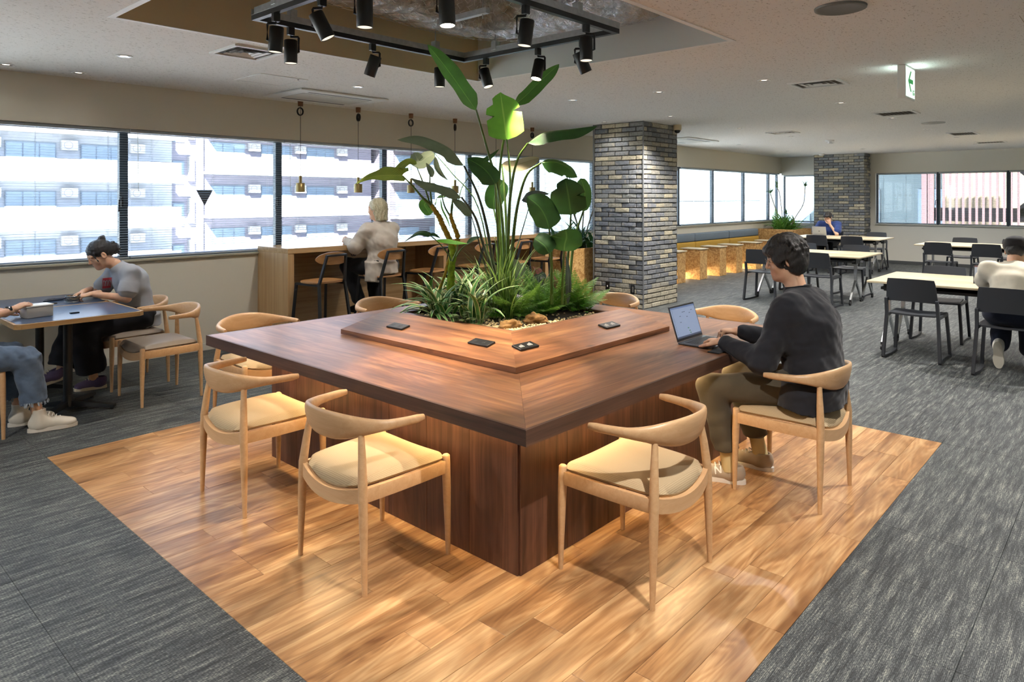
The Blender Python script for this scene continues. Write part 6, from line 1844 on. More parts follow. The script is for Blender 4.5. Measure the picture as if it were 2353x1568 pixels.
    v.cut((3.8,1.6,.185), (0,0,-1)); v.ripple(.0036, 38, 5, [(.3,.5,1),(1,.3,.6)])
    v.cut((3.8,1.25,.455), (0,0,-1)) if False else None
    voxobj('trousers', [v.mesh()], cloth('olive twill', '#4d473a', .1), t, off)
    for s in 'LR':
        MB().tube([Vector((V_['A'+s]))-o_+Vector((0,0,-.03)), lerpv(V_['A'+s], V_['K'+s], .16)-o_, lerpv(V_['A'+s], V_['K'+s], .32)-o_], [.043,.041,.042], 16).obj('sock', plain('cream ribbed sock', '#cdbb8c', .95, bmp=.4, bscale=300), t, 60)
    ms = (cloth('greige suede sneaker', '#a99b88', .1), plain('white rubber sole', '#dedad2', .6), plain('white lace', '#e6e2da', .8))
    sl_ = shoe(t, off, (3.705,1.63,0.001), (3.625,1.895,0.001), (0,0,1), ms)
    decal('side_letter', sl_, off, [(1641,1072),(1657,1069),(1659,1088),(1643,1091)], [[(.02,.05),(.2,.05),(.2,.95),(.02,.95)],[(.8,.05),(.98,.05),(.98,.95),(.8,.95)],[(.02,.05),(.25,.05),(.98,.95),(.75,.95)]], .0025, plain('white side letter', '#e6e2da', .6), 4)
    shoe(t, off, (3.985,1.585,0.001), (3.975,1.86,0.001), (0,0,1), ms)
man_black()

# ------------------------------------------------------------------ woman in grey at the left
def woman_grey():
    off = (2.22, 6.46, 0)
    t = thing('person', 'woman in a grey shirt with tied dark hair leaning over the blue table', 'person', off); o_ = Vector(off)
    J = dict(side=(0,1,0), pelvis=(2.28,6.47,.55), chest=(2.21,6.48,.88), neck=(2.11,6.49,1.02), SL=(2.18,6.325,.955), SR=(2.16,6.64,.955),
        EL=(2.135,6.29,.745), ER=(2.05,6.70,.76), WL=(1.93,6.44,.785), WR=(1.90,6.56,.80), HL=(2.26,6.38,.545), HR=(2.26,6.56,.545), KL=(1.84,6.37,.51), KR=(1.83,6.58,.50), AL=(1.93,6.43,.10), AR=(1.72,6.56,.15))
    V_ = {k: Vector(v) for k, v in J.items()}
    pb_ = [skin_body(V_, .008).mesh()]
    f, u = (-1,.02,-.62), (-.55,0,1)
    hv, W = head_vox((1.995,6.50,1.105), f, u, .0042, neck=V_['neck']+Vector((.02,0,-.03)), nr=.045); pb_.append(hv.mesh())
    pb_.append(hand_parts((1.925,6.445,.787), (-1,.45,-.15), (0,.3,-1), -1, (.6,.7,.5), .03, k=.92))
    pb_.append(hand_parts((1.90,6.56,.80), (-1,-.25,-.3), (0,-.3,-1), 1, (.6,.7,.5), .03, k=.92))
    voxobj('body', pb_, SKIN, t, off); face_bits(t, off, W, None)
    r_, f_, u_ = fr(f, u); R = [list(r_), list(f_), list(u_)]
    hr = Vox(*bounds([W(0,-.03,0)], .21), .005)
    hr.ell(W(0,-.018,.040), (.083,.098,.086), R, .0).ell(W(0,-.075,.0), (.06,.05,.06), R, .03)
    hr.ell(W(0,-.085,.105), (.030,.030,.030), R, .012)                       # bun
    hr.ell(W(0,-.125,-.01), (.045,.04,.05), R, .02)
    rr = random.Random(2)
    for k in range(30): 
        a = rr.uniform(0,6.28); p = Vector((.035*math.cos(a), -.12+.03*rr.uniform(-1,1), -.01+.045*math.sin(a))); q = p+Vector((rr.uniform(-.03,.03),rr.uniform(-.03,.01),rr.uniform(-.04,.01))); hr.cap(W(*p), W(*q), .010, .005, .006)
    hr.ell(W(0,.10,-.04), (.066,.075,.085), R, .008, 'sub')
    for s in (-1, 1): hr.ell(W(s*.085,.0,-.03), (.022,.028,.036), R, .008, 'sub')
    for s in (-1, 1):
        hr.cap(W(s*.066,.05,.05), W(s*.078,.055,.0), .007, .004, .006); hr.cap(W(s*.078,.055,.0), W(s*.076,.05,-.05), .004, .0025, .004)
    hr.ripple(.0025, 170, 4); voxobj('hair', [hr.mesh()], M['hairblack'], t, off)
    v = Vox(*bounds([V_[k] for k in ('pelvis','chest','neck','SL','SR','EL','ER')]+[Vector((2.33,6.47,.43))], .19), .0068)
    v.cap((2.305,6.475,.56), (2.235,6.48,.86), .130, .128, .06, sq=((0,1,0),1.25)); v.cap((2.235,6.48,.86), (2.14,6.488,.985), .120, .070, .06, sq=((0,1,0),1.28))
    v.cap((2.175,6.36,.95), (2.16,6.61,.95), .060, .060, .05)
    for s in 'LR': v.cap(V_['S'+s], lerpv(V_['S'+s], V_['E'+s], .72), .070, .072, .04, flat=False); v.cap(lerpv(V_['S'+s], V_['E'+s], .4), lerpv(V_['S'+s], V_['E'+s], .78), .070, .076, .01, flat=True)
    v.cap((2.33,6.475,.56), (2.34,6.475,.47), .125, .13, .05, sq=((0,1,0),1.3), flat=True); v.cut((2.3,6.47,.475), (0,0,-1))
    v.ell((2.095,6.49,1.03), (.060,.062,.05), None, .006, 'sub'); v.ripple(.0042, 36, 8, [(.5,.2,1),(1,.4,.2)])
    sh = voxobj('t_shirt', [v.mesh()], cloth('grey jersey', '#a3a6ac', .06), t, off)
    quad = [(236,640),(258,637.5),(254,661),(235,663.5)]
    decal('chest_print', sh, off, quad, [[(0,0),(1,0),(1,1),(0,1)]], .002, plain('red print', '#b3323c', .8))
    strokes = []
    for k in range(6):
        x = .06+.15*k; strokes += [[(x,.78),(x+.05,.22),(x+.085,.22),(x+.035,.78)], [(x+.03,.30 if k % 2 else .22),(x+.13,.30 if k % 2 else .22),(x+.12,.40 if k % 2 else .34),(x+.03,.40 if k % 2 else .34)]]
        if k % 2: strokes.append([(x+.07,.78),(x+.115,.3),(x+.145,.3),(x+.10,.78)])
    decal('chest_lettering', sh, off, quad, strokes, .0035, plain('pale lettering', '#c3c6cc', .8))
    v = Vox(*bounds([V_[k] for k in ('pelvis','HL','HR','KL','KR','AL','AR')], .22), .0072)
    v.cap((2.29,6.39,.565), (2.29,6.55,.565), .11, .11, .05)
    for s in 'LR':
        limb(v, [V_['H'+s]+Vector((0,0,.01)), V_['K'+s]], [.108, .092], .05); v.cap(V_['K'+s], lerpv(V_['K'+s], V_['A'+s], .84), .095, .105, .03, flat=True, sq=((1,0,0),1.1))
    v.ripple(.0045, 34, 6, [(.2,.2,1),(1,.2,.4)]); voxobj('trousers', [v.mesh()], cloth('black wide trousers', '#1b1c22', .1), t, off)
    ms = (cloth('purple canvas', '#5d5273', .1), plain('cream rubber', '#d3c9b2', .6), plain('cream lace', '#d8d0bd', .8))
    shoe(t, off, (2.02,6.42,.001), (1.80,6.47,.001), (0,0,1), ms); shoe(t, off, (1.76,6.53,.11), (1.53,6.60,.045), (-.25,0,1), ms)
woman_grey()

# ------------------------------------------------------------------ person in jeans at the left edge
def person_jeans():
    off = (.80, 5.68, 0)
    t = thing('person', 'person in frayed jeans and white high sneakers at the left edge', 'person', off); o_ = Vector(off)
    J = dict(side=(0,1,0), pelvis=(.76,5.66,.55), chest=(.80,5.68,.90), neck=(.84,5.69,1.06), SL=(.83,5.86,1.0), SR=(.83,5.50,1.0), EL=(.98,6.0,.79), ER=(1.0,5.60,.79), WL=(1.19,5.98,.78), WR=(1.235,5.815,.80),
        HL=(.78,5.75,.55), HR=(.78,5.57,.55), KL=(1.235,5.78,.51), KR=(1.255,5.545,.51), AL=(1.27,5.79,.12), AR=(1.325,5.55,.12))
    V_ = {k: Vector(v) for k, v in J.items()}
    pb_ = [skin_body(V_, .008).mesh()]
    hv, W = head_vox((.87,5.69,1.245), (1,.05,-.3), (.2,0,1), .006, neck=V_['neck']); pb_.append(hv.mesh())
    pb_.append(hand_parts((1.24,5.82,.803), (1,.30,.42), (.35,.25,-1), 1, (.35,.4,.3), .10)); pb_.append(hand_parts((1.19,5.98,.78), (1,-.1,.05), (0,0,-1), -1, (.3,.3,.3)))
    voxobj('body', pb_, SKIN, t, off)
    r_, f_, u_ = fr((1,.05,-.3), (.2,0,1)); R = [list(r_), list(f_), list(u_)]
    hr = Vox(*bounds([W(0,0,0)], .18), .007); hr.ell(W(0,-.02,.04), (.088,.1,.09), R, 0).ell(W(0,-.06,-.02), (.07,.06,.07), R, .03).ell(W(0,.11,-.03), (.06,.06,.08), R, .01, 'sub'); voxobj('hair', [hr.mesh()], M['hairblack'], t, off)
    v = Vox(*bounds([V_[k] for k in ('pelvis','chest','neck','SL','SR','EL','ER')], .2), .009)
    v.cap((.76,5.66,.58), (.80,5.68,.88), .14, .14, .06, sq=((0,1,0),1.25)); v.cap((.80,5.68,.88), (.835,5.69,1.02), .125, .075, .06, sq=((0,1,0),1.25)); v.cap(V_['SL'], V_['SR'], .065, .065, .05)
    for s in 'LR': v.cap(V_['S'+s], lerpv(V_['S'+s], V_['E'+s], .7), .072, .076, .04)
    v.ell((.85,5.69,1.08), (.06,.06,.06), None, .006, 'sub'); v.cut((.8,5.6,.5), (0,0,-1)); v.ripple(.004, 36, 3); voxobj('t_shirt', [v.mesh()], cloth('pale tee', '#c9c6bd'), t, off)
    v = Vox(*bounds([V_[k] for k in ('pelvis','HL','HR','KL','KR','AL','AR')], .2), .0065)
    v.cap((.76,5.58,.565), (.76,5.74,.565), .11, .11, .05)
    for s in 'LR':
        limb(v, [V_['H'+s]+Vector((0,0,.01)), V_['K'+s]], [.105, .078], .05); v.cap(V_['K'+s], lerpv(V_['K'+s], V_['A'+s], .78), .078, .070, .03, flat=True, sq=((1,0,0),1.12))
    v.ripple(.0038, 40, 9, [(.4,.2,1),(1,.1,.4)]); v.ripple(.001, 160, 10)
    jm = cloth('faded denim', '#5f7188', .22, bscale=700, bmp=.25)
    jo = voxobj('jeans', [v.mesh()], jm, t, off)
    fg = MB(); rr = random.Random(4)
    for s in 'LR':
        c = lerpv(V_['K'+s], V_['A'+s], .78)
        for k in range(60):
            a = rr.uniform(0, 6.28); p = c+Vector((.078*math.cos(a), .070*math.sin(a), .006)); fg.tube([p-o_, p+Vector((rr.uniform(-.006,.006), rr.uniform(-.006,.006), -rr.uniform(.012,.03)))-o_], .0022, 5)
    tag(fg.obj('frayed_hem', cloth('frayed pale denim', '#aab6c2'), jo), kind='stuff')
    ms = (cloth('off white canvas', '#dcd5c6', .05), plain('white rubber', '#e0d9cc', .55), plain('white lace', '#e8e3d8', .8))
    for s, h_, to in (('R', (1.275,5.555,.001), (1.545,5.505,.001)), ('L', (1.215,5.795,.001), (1.48,5.765,.001))):
        so = shoe(t, off, h_, to, (0,0,1), ms, high=True)
    st = MB()
    c = Vector((1.285,5.756,.085))-o_; ring = [(.021*math.cos(a), .021*math.sin(a)) for a in [2*math.pi*i/20 for i in range(20)]]
    st.prism(ring, -.003, .003, T(*c) @ Rx(R_(90))); st.obj('ankle_patch', plain('pale ankle patch', '#e9e6df', .6), t)
    s5 = []
    for k in range(10): q = .014 if k % 2 == 0 else .006; a = R_(90+36*k); s5.append((q*math.cos(a), q*math.sin(a)))
    MB().prism(s5, -.0045, .0045, T(*c) @ Rx(R_(90))).obj('ankle_star', plain('navy star', '#27305a', .6), t)
    w = MB(); c = V_['WR']+Vector((-.022,-.006,.0)); ax = (V_['WR']-V_['ER']).normalized()
    q = ax.to_track_quat('Z','Y').to_matrix().to_4x4()
    w.lathe([(.027,-.010),(.030,-.008),(.030,.008),(.027,.010)], 24, T(*(c-o_)) @ q, cap=False); wo = w.obj('watch_strap', plain('tan strap', '#b99a78', .6), t, 50)
    fc = MB().rbox(-.019,.019,-.017,.017,.0,.011,.004,2, T(*(c-o_+Vector((0.0,-.024,.016)))) @ Vector((.1,-.75,.65)).to_track_quat('Z','Y').to_matrix().to_4x4()); fc.obj('watch_case', plain('watch case black', '#101114', .15), wo, 40)
person_jeans()

# ------------------------------------------------------------------ blonde person at the counter
def person_blonde():
    off = (4.83, 6.37, 0); t = thing('person', 'person with ash blonde hair and a loose pale shirt on a stool at the counter', 'person', off); o_ = Vector(off)
    J = dict(side=(1,0,0), pelvis=(4.83,6.34,.82), chest=(4.82,6.38,1.14), neck=(4.815,6.41,1.295), SL=(4.645,6.40,1.225), SR=(4.99,6.40,1.225), EL=(4.56,6.50,1.04), ER=(5.06,6.54,1.05), WL=(4.60,6.72,1.095), WR=(4.94,6.75,1.10),
        HL=(4.74,6.37,.81), HR=(4.92,6.37,.81), KL=(4.62,6.73,.81), KR=(4.95,6.74,.81), AL=(4.70,6.60,.36), AR=(4.93,6.62,.36))
    V_ = {k: Vector(v) for k, v in J.items()}
    pb_ = [skin_body(V_, .009).mesh()]
    hv, W = head_vox((4.80,6.435,1.455), (-.55,1,-.12), (0,.08,1), .005, neck=V_['neck']); pb_.append(hv.mesh())
    pb_.append(hand_parts((4.60,6.73,1.10), (.2,1,.15), (1,0,-.4), 1, (.4,.5,.4), h=.0035)); pb_.append(hand_parts((4.94,6.76,1.10), (-.4,1,.1), (-1,0,-.4), -1, (.4,.5,.4), h=.0035))
    voxobj('body', pb_, SKIN, t, off); face_bits(t, off, W, None)
    r_, f_, u_ = fr((-.55,1,-.12), (0,.08,1)); R = [list(r_), list(f_), list(u_)]
    hr = Vox(*bounds([W(0,0,-.03)], .22), .005); hr.ell(W(0,-.018,.04), (.088,.102,.090), R, 0).cap(W(0,-.05,.02), W(0,-.055,-.12), .078, .066, .03, flat=False, sq=(tuple(r_),1.15))
    for s in (-1, 1): hr.cap(W(s*.066,-.01,.02), W(s*.066,-.03,-.10), .03, .02, .02)
    hr.ell(W(0,.11,-.04), (.058,.07,.09), R, .01, 'sub'); hr.ell(W(-.085,.02,-.03), (.02,.028,.03), R, .006, 'sub'); hr.cut(W(0,0,-.135), -u_)
    hr.ripple(.004, 120, 2, [tuple(r_), tuple(f_)]); voxobj('hair', [hr.mesh()], M['hairblonde'], t, off)
    v = Vox(*bounds([V_[k] for k in ('pelvis','chest','neck','SL','SR','EL','ER','WL','WR')]+[Vector((4.8,6.3,.6))], .2), .0075)
    v.cap((4.83,6.36,.84), (4.822,6.385,1.12), .142, .145, .06, sq=((1,0,0),1.25)); v.cap((4.822,6.375,1.12), (4.815,6.405,1.25), .14, .085, .07, sq=((1,0,0),1.3)); v.cap((4.67,6.395,1.22), (4.965,6.395,1.22), .075, .075, .06)
    for s in 'LR': v.cap(V_['S'+s], V_['E'+s], .085, .078, .05); v.cap(V_['E'+s], lerpv(V_['E'+s], V_['W'+s], .85), .078, .052, .04, flat=False)
    v.cap((4.83,6.34,.84), (4.83,6.33,.735), .14, .145, .05, sq=((1,0,0),1.15), flat=True); v.cap((4.68,6.33,.86), (4.655,6.32,.655), .09, .085, .05, flat=True)
    v.cap((4.815,6.40,1.27), (4.815,6.41,1.315), .075, .068, .02, flat=True); v.ell((4.812,6.425,1.33), (.06,.06,.06), None, .006, 'sub')
    v.ripple(.0055, 34, 21, [(.4,.3,1),(1,.2,.4)]); v.ripple(.0018, 90, 22); voxobj('shirt', [v.mesh()], cloth('pale grey linen', '#c3b9ac', .05), t, off)
    v = Vox(*bounds([V_[k] for k in ('pelvis','HL','HR','KL','KR','AL','AR')], .2), .009)
    v.cap((4.75,6.35,.83), (4.91,6.35,.83), .11, .11, .05)
    for s in 'LR': limb(v, [V_['H'+s], V_['K'+s], lerpv(V_['K'+s], V_['A'+s], .82)], [.105, .085, .072], .04)
    v.ripple(.004, 36, 5); voxobj('trousers', [v.mesh()], cloth('black trousers', '#17181c'), t, off)
    for s in 'LR': MB().tube([V_['A'+s]-o_+Vector((0,0,-.03)), lerpv(V_['A'+s], V_['K'+s], .25)-o_], .045, 12).obj('sock', plain('grey sock', '#8d8d92', .9), t, 60)
    ms = (plain('black shoe', '#15161a', .5), plain('black sole', '#1d1e22', .6), plain('black lace', '#101114', .8))
    for s in 'LR': a = V_['A'+s]; shoe(t, off, a+Vector((0,-.06,-.085)), a+Vector((0,.19,-.085)), (0,0,1), ms, h=.007, laces=False)
person_blonde()

# ------------------------------------------------------------------ man in navy, far away
def man_navy():
    off = (17.3, 5.5, 0); t = thing('person', 'man in a navy shirt resting his chin on his hand behind a laptop', 'person', off); o_ = Vector(off)
    J = dict(side=(0,1,0), pelvis=(17.32,5.5,.56), chest=(17.26,5.5,.88), neck=(17.20,5.5,1.02), SL=(17.22,5.31,.96), SR=(17.22,5.69,.96), EL=(16.93,5.24,.745), ER=(17.0,5.78,.75), WL=(17.02,5.42,.97), WR=(16.86,5.60,.75),
        HL=(17.3,5.41,.55), HR=(17.3,5.59,.55), KL=(16.9,5.4,.52), KR=(16.9,5.6,.52), AL=(16.95,5.4,.1), AR=(16.95,5.6,.1))
    V_ = {k: Vector(v) for k, v in J.items()}; pb_ = [skin_body(V_, .011).mesh()]
    f, u = (-1,-.05,-.55), (-.5,0,1)
    hv, W = head_vox((17.12,5.50,1.13), f, u, .006, neck=V_['neck']); pb_.append(hv.mesh())
    pb_.append(hand_parts((17.02,5.42,.975), (-.05,.35,1), (1,.4,0), 1, (.3,.5,.4), h=.004)); pb_.append(hand_parts((16.86,5.60,.755), (-1,-.2,0), (0,0,-1), 1, (.3,.4,.3), h=.004))
    voxobj('body', pb_, SKIN, t, off); face_bits(t, off, W, None); r_, f_, u_ = fr(f, u); R = [list(r_), list(f_), list(u_)]
    hr = Vox(*bounds([W(0,0,0)], .18), .006); hr.ell(W(0,-.018,.042), (.088,.1,.092), R, 0).ell(W(0,-.06,-.02), (.07,.06,.07), R, .03).ell(W(0,.06,.075), (.06,.045,.03), R, .02)
    hr.ell(W(0,.12,-.045), (.062,.065,.09), R, .01, 'sub'); hr.ripple(.004, 110, 3); voxobj('hair', [hr.mesh()], M['hairblack'], t, off)
    v = Vox(*bounds([V_[k] for k in ('pelvis','chest','neck','SL','SR','EL','ER')], .2), .010)
    v.cap((17.32,5.5,.58), (17.27,5.5,.86), .15, .15, .06, sq=((0,1,0),1.25)); v.cap((17.27,5.5,.86), (17.21,5.5,.99), .13, .08, .06, sq=((0,1,0),1.3)); v.cap(V_['SL'], V_['SR'], .075, .075, .05)
    for s in 'LR': v.cap(V_['S'+s], lerpv(V_['S'+s], V_['E'+s], .72), .085, .088, .05)
    v.ell((17.19,5.5,1.05), (.06,.06,.06), None, .006, 'sub'); v.cut((17.3,5.5,.5), (0,0,-1)); v.ripple(.005, 34, 6); voxobj('t_shirt', [v.mesh()], cloth('navy tee', '#2c3f74'), t, off)
    v = Vox(*bounds([V_[k] for k in ('pelvis','HL','HR','KL','KR','AL','AR')], .2), .011); v.cap((17.32,5.42,.565), (17.32,5.58,.565), .11, .11, .05)
    for s in 'LR': limb(v, [V_['H'+s], V_['K'+s], lerpv(V_['K'+s], V_['A'+s], .85)], [.105, .085, .07], .04)
    voxobj('trousers', [v.mesh()], cloth('black jeans', '#1c1d22'), t, off)
    ms = (plain('dark shoe', '#2a2a2c', .5), plain('pale sole', '#c9c6be', .6), plain('dark lace', '#101114', .8))
    for s in 'LR': a = V_['A'+s]; shoe(t, off, (a.x+.06, a.y, .001), (a.x-.2, a.y, .001), (0,0,1), ms, h=.008, laces=False)
man_navy()

# ------------------------------------------------------------------ man in the cap, right edge
def man_cap():
    off = (7.60, .88, 0); t = thing('person', 'man in a cream shirt and dark flat cap at the right edge', 'person', off); o_ = Vector(off)
    J = dict(side=(0,1,0), pelvis=(7.55,.87,.56), chest=(7.66,.87,.84), neck=(7.75,.87,.98), SL=(7.69,1.06,.925), SR=(7.69,.68,.925), EL=(7.86,1.13,.765), ER=(7.90,.62,.765), WL=(8.09,1.03,.765), WR=(8.10,.75,.765),
        HL=(7.58,.97,.55), HR=(7.58,.78,.55), KL=(7.98,.98,.50), KR=(7.98,.78,.52), AL=(7.78,.985,.16), AR=(7.95,.78,.1))
    V_ = {k: Vector(v) for k, v in J.items()}; pb_ = [skin_body(V_, .009).mesh()]
    f, u = (1,.05,-.75), (.7,0,1)
    hv, W = head_vox((7.84,.865,1.085), f, u, .005, neck=V_['neck']); pb_.append(hv.mesh())
    pb_.append(hand_parts((8.09,1.03,.768), (1,-.3,0), (0,0,-1), -1, (.3,.4,.3), h=.004)); pb_.append(hand_parts((8.10,.75,.768), (1,.3,0), (0,0,-1), 1, (.3,.4,.3), h=.004))
    voxobj('body', pb_, SKIN, t, off); face_bits(t, off, W, None); r_, f_, u_ = fr(f, u); R = [list(r_), list(f_), list(u_)]
    hr = Vox(*bounds([W(0,0,0)], .18), .006); hr.ell(W(0,-.02,.02), (.084,.098,.085), R, 0).ell(W(0,-.06,-.03), (.066,.05,.05), R, .03).ell(W(0,.11,-.03), (.06,.06,.09), R, .01, 'sub'); hr.cut(W(0,-.05,-.07), -u_); hr.ripple(.003, 110, 3); voxobj('hair', [hr.mesh()], M['hairblack'], t, off)
    hr = Vox(*bounds([W(0,0,.05)], .2), .005); hr.ell(W(0,-.025,.052), (.106,.122,.080), R, 0).cap(W(-.05,.092,.045), W(.05,.092,.045), .02, .02, .02); hr.cut(W(0,0,.004), -u_+f_*.35); hr.ripple(.003, 60, 5)
    voxobj('cap', [hr.mesh()], cloth('dark tweed cap', '#2d2c2e', .15), t, off)
    v = Vox(*bounds([V_[k] for k in ('pelvis','chest','neck','SL','SR','EL','ER')], .2), .0075)
    v.cap((7.56,.87,.60), (7.66,.87,.83), .128, .128, .06, sq=((0,1,0),1.25)); v.cap((7.66,.87,.83), (7.735,.87,.955), .112, .072, .06, sq=((0,1,0),1.3)); v.cap(V_['SL'], V_['SR'], .064, .064, .05)
    for s in 'LR': v.cap(V_['S'+s], lerpv(V_['S'+s], V_['E'+s], .72), .074, .076, .05); 
    v.ell((7.76,.87,1.0), (.06,.06,.05), None, .006, 'sub'); v.cut((7.55,.9,.52), (-.3,0,-1)); v.ripple(.0045, 36, 6); voxobj('shirt', [v.mesh()], cloth('cream tee', '#cfc8b6'), t, off)
    v = Vox(*bounds([V_[k] for k in ('pelvis','HL','HR','KL','KR','AL','AR')], .2), .008); v.cap((7.55,.79,.57), (7.55,.95,.57), .125, .125, .05)
    for s in 'LR': limb(v, [V_['H'+s], V_['K'+s], lerpv(V_['K'+s], V_['A'+s], .8)], [.112, .09, .075], .04)
    v.ripple(.004, 36, 5); voxobj('trousers', [v.mesh()], cloth('navy trousers', '#232838'), t, off)
    ms = (plain('white sneaker', '#d8d5cc', .6), plain('cream sole', '#e2dccb', .6), plain('white lace', '#e6e2da', .8))
    shoe(t, off, (7.645,.985,.19), (7.72,.985,-.0+.005), (-1,0,.25), ms, h=.006, laces=False, L=.26) if False else shoe(t, off, (7.66,.985,.265), (7.745,.985,.02), (1,0,.35), ms, h=.006, laces=False)
    shoe(t, off, (7.89,.78,.001), (8.14,.78,.001), (0,0,1), ms, h=.007, laces=False)
man_cap()
# ================================================================== small things
def laptop(label, x, y, z, rz, screen_col, w=.31, dp=.215, open_=108, scr=True, body='#5a5d62', group=None):
    t = thing('laptop', label, 'laptop', (x, y, z), rz)
    al = plain('laptop shell', body, .35, .6)
    MB().rbox(-w/2, w/2, -dp, 0, .001, .0125, .004, 2).obj('base', al, t, 40)          # hinge at local y=0, base toward -y
    kb = MB()
    for j in range(5):
        for i in range(13): kb.box(-w/2+.022+i*.0206, -w/2+.022+i*.0206+.0176, -.035-j*.0185-.0155, -.035-j*.0185, .0126, .0138)
    kb.obj('keyboard', plain('black keys', '#17181a', .5), t)
    MB().box(-.055, .055, -dp+.012, -dp+.078, .0126, .0129).obj('trackpad', plain('trackpad', '#686b70', .3, .4), t)
    a = R_(open_-90)
    lid = MB().rbox(-w/2, w/2, -.003, .003, 0, dp-.005, .0025, 2).obj('screen_lid', al, t, 40); lid.location = (0, .002, .012); lid.rotation_euler = (-a, 0, 0)
    bz = MB().box(-w/2+.003, w/2-.003, -.0036, -.0031, .004, dp-.009).obj('bezel', M['blackp'], lid)
    if scr:
        MB().box(-w/2+.009, w/2-.009, -.0041, -.0037, .016, dp-.016).obj('display', emis('lit screen ' + screen_col, screen_col, .22, .02), lid)
        MB().box(-w/2+.009, w/2-.009, -.0045, -.0042, .016, .026).obj('task_bar', emis('screen bar', '#5f6f94', .15, .02), lid)
        MB().box(-w/2+.009, w/2-.009, -.0045, -.0042, dp-.026, dp-.016).obj('menu_bar', emis('screen menu', '#7f9ad0', .22, .02), lid)
        r = random.Random(3); tx = MB(); cw = MB()
        for k in range(26): xx, zz = r.uniform(-.13,.11), .035+.0058*k; tx.box(-.135, -.135+r.uniform(.004,.01), -.0045, -.0042, zz, zz+.0016)
        for xx, zz in ((-.06,.14),(-.02,.162),(.0,.162),(.09,.165),(.06,.15),(-.07,.105),(.02,.13)): tx.box(xx, xx+.016, -.0045, -.0042, zz, zz+.003)
        tx.obj('screen_text', plain('screen text', '#2f3440', .5), lid)
        for xx, zz in ((.0,.062),(.01,.045),(.015,.032)): cw.box(xx, xx+.014, -.0046, -.0042, zz, zz+.005)
        cw.obj('screen_icons', plain('green icons', '#4f8a4a', .5), lid)
    return t
laptop('dark laptop with a lit spreadsheet page in front of the man in black', 3.835, 2.025, AZ, 0, '#b9cdf2')
lp = laptop('silver laptop seen from behind in front of the man in navy', 16.62, 5.52, .72, R_(90), '#cfe0ff', scr=False, body='#b9bcc2')
lg = MB().lathe([(.0,.0),(.012,.0),(.012,.0006),(0,.0006)], 14, T(0, .0032, .10) @ Rx(R_(-90))).obj('lid_emblem', plain('dark emblem', '#3f4248', .4), [c for c in lp.children if c.name.startswith('screen_lid')][0])
# sleeve under the left wrist
tag(MB().rbox(3.60, 3.86, 1.73, 1.80, AZ+.0008, AZ+.006, .002).obj('laptop_sleeve', cloth('black felt', '#191a1c')), 'thin black pad on the table under the wrist of the man in black', 'pad')
# tablet on the near folding table
tt = thing('tablet', 'black tablet propped on its stand in front of the man in the cap', 'tablet', (8.30, 1.13, .72)); tt.rotation_euler = (0, 0, R_(-82))
b_ = MB().rbox(-.135, .135, -.003, .003, 0, .195, .0025).obj('body', M['blackp'], tt); b_.location = (0, 0, .004); b_.rotation_euler = (R_(-22), 0, 0)
MB().box(-.125, .125, -.0038, -.0032, .008, .187).obj('display', emis('lit tablet screen', '#dfe3ea', .22, .02), b_)
ic = MB()
for k in range(3):
    for j in range(2): ic.box(-.10+.065*k, -.06+.065*k, -.0044, -.0039, .04+.06*j, .065+.06*j)
ic.obj('screen_pictures', plain('dark screen pictures', '#4c5566', .5), b_)
MB().box(-.125, .125, -.0044, -.0039, .174, .187).obj('menu_bar', emis('red menu bar', '#b8685f', .15, .02), b_)
st_ = MB().box(-.09, .09, 0, .002, 0, .12).obj('stand', M['blackp'], tt); st_.location = (0, .062, .0); st_.rotation_euler = (R_(22), 0, 0)
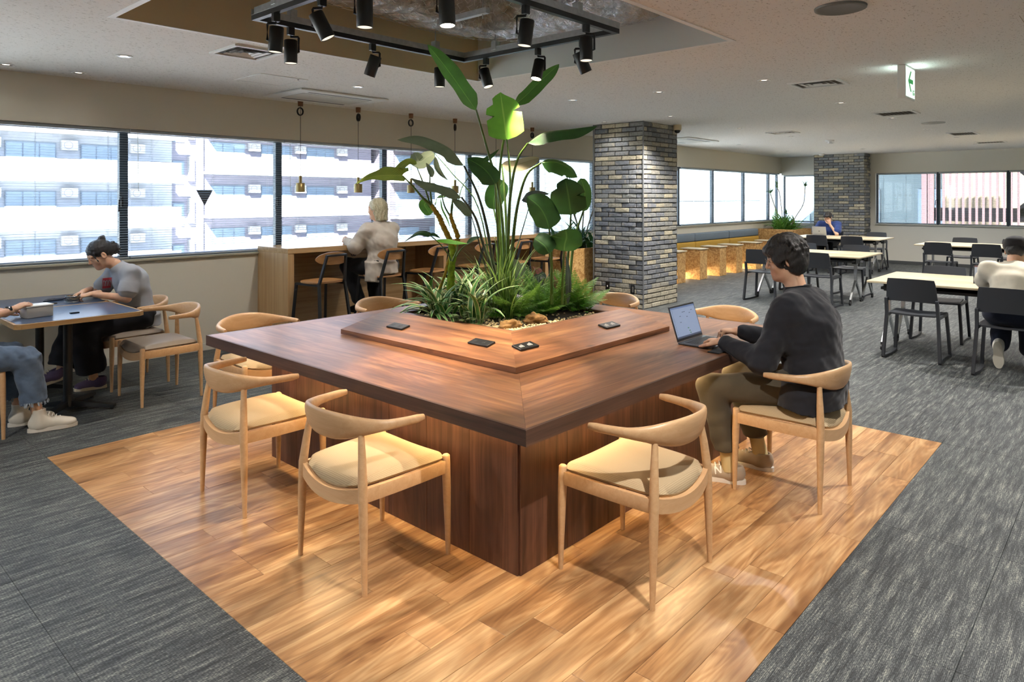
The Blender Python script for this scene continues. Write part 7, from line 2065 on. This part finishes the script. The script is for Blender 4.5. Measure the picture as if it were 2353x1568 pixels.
# things on the blue tables
TZ_ = .7305
bx = thing('white_box', 'small white lidded box on the nearer blue table, under the hand', 'box', (1.40, 5.885, TZ_), R_(8))
MB().rbox(-.085, .085, -.06, .06, 0, .075, .006, 2).obj('box_body', plain('warm white plastic', '#cfc9bf', .5), bx, 40)
MB().rbox(-.09, .09, -.065, .065, .0755, .088, .006, 2).obj('lid', plain('white plastic lid', '#e9e6e0', .45), bx, 40)
tag(MB().rbox(1.60, 1.66, 5.84, 5.87, TZ_, TZ_+.008, .003).obj('usb_stick', M['blackp']), 'tiny black memory stick on the nearer blue table', 'memory stick')
tin = thing('glass_tin', 'round silver and glass tin the woman is holding', 'tin', (1.80, 6.50, TZ_))
MB().lathe([(.055,.0),(.056,.004),(.056,.05),(.053,.052),(.051,.05),(.051,.006),(.0005,.006)], 32, cap=False).obj('tin_wall', plain('polished tin', '#8f8a80', .15, .8), tin, 40)
for z in (.004, .05): MB().lathe([(.0565,-.002),(.0585,0),(.0565,.002)], 32, T(0,0,z), cap=False).obj('rim', M['chrome'], tin, 60)
MB().lathe([(.0,.0065),(.045,.0065),(.045,.03),(.03,.036),(.0,.034)], 20).obj('contents', plain('amber beads', '#8a7340', .5, var=.5, vscale=90, bmp=.6, bscale=80), tin, 50)
pens = [('dark pen lying beside the silver tin, nearer one', (1.70,6.66), 12, '#22283a', .007), ('dark pen lying beside the silver tin, farther one', (1.73,6.72), 8, '#22283a', .007), ('brown brush lying on the farther blue table', (1.62,6.52), -35, '#5a4a34', .005)]
for lab_, (x, y), a, c, r0 in pens:
    p = thing('pen', lab_, 'pen', (x, y, TZ_+r0), R_(a)); MB().lathe([(.0,-.08),(r0*.4,-.078),(r0,-.062),(r0,.07),(r0*.7,.075),(0,.076)], 12, Ry(R_(90))).obj('barrel', plain('pen '+c+lab_[-4:], c, .4), p, 40); MB().box(-.06, .0, -.0015, .0015, r0, r0+.002).obj('clip', M['chrome'], p)
cu = thing('box_cutter', 'grey utility knife lying on the farther blue table', 'knife', (1.52, 6.42, TZ_), R_(-50)); MB().rbox(-.075,.075,-.013,.013,0,.016,.005,2).obj('handle', plain('knife grey', '#8a8d92', .4), cu, 40); MB().rbox(-.03,.06,-.005,.005,.0162,.019,.001,1).obj('slider', M['blackp'], cu)
tag(MB().rbox(1.42, 1.50, 6.46, 6.62, TZ_, TZ_+.009, .003).obj('phone', plain('phone pale', '#aab4bd', .2)), 'pale phone lying on the farther blue table', 'phone')
# power cord between the cafe tables
tag(MB().tube(catmull([(1.36,5.95,.012),(1.45,6.05,.012),(1.55,6.08,.03),(1.62,6.12,.012),(1.75,6.2,.012)], 6), .006, 8).obj('extension_cable', M['blackp'], None, 60), 'black power cord on the carpet under the blue tables', 'cord')
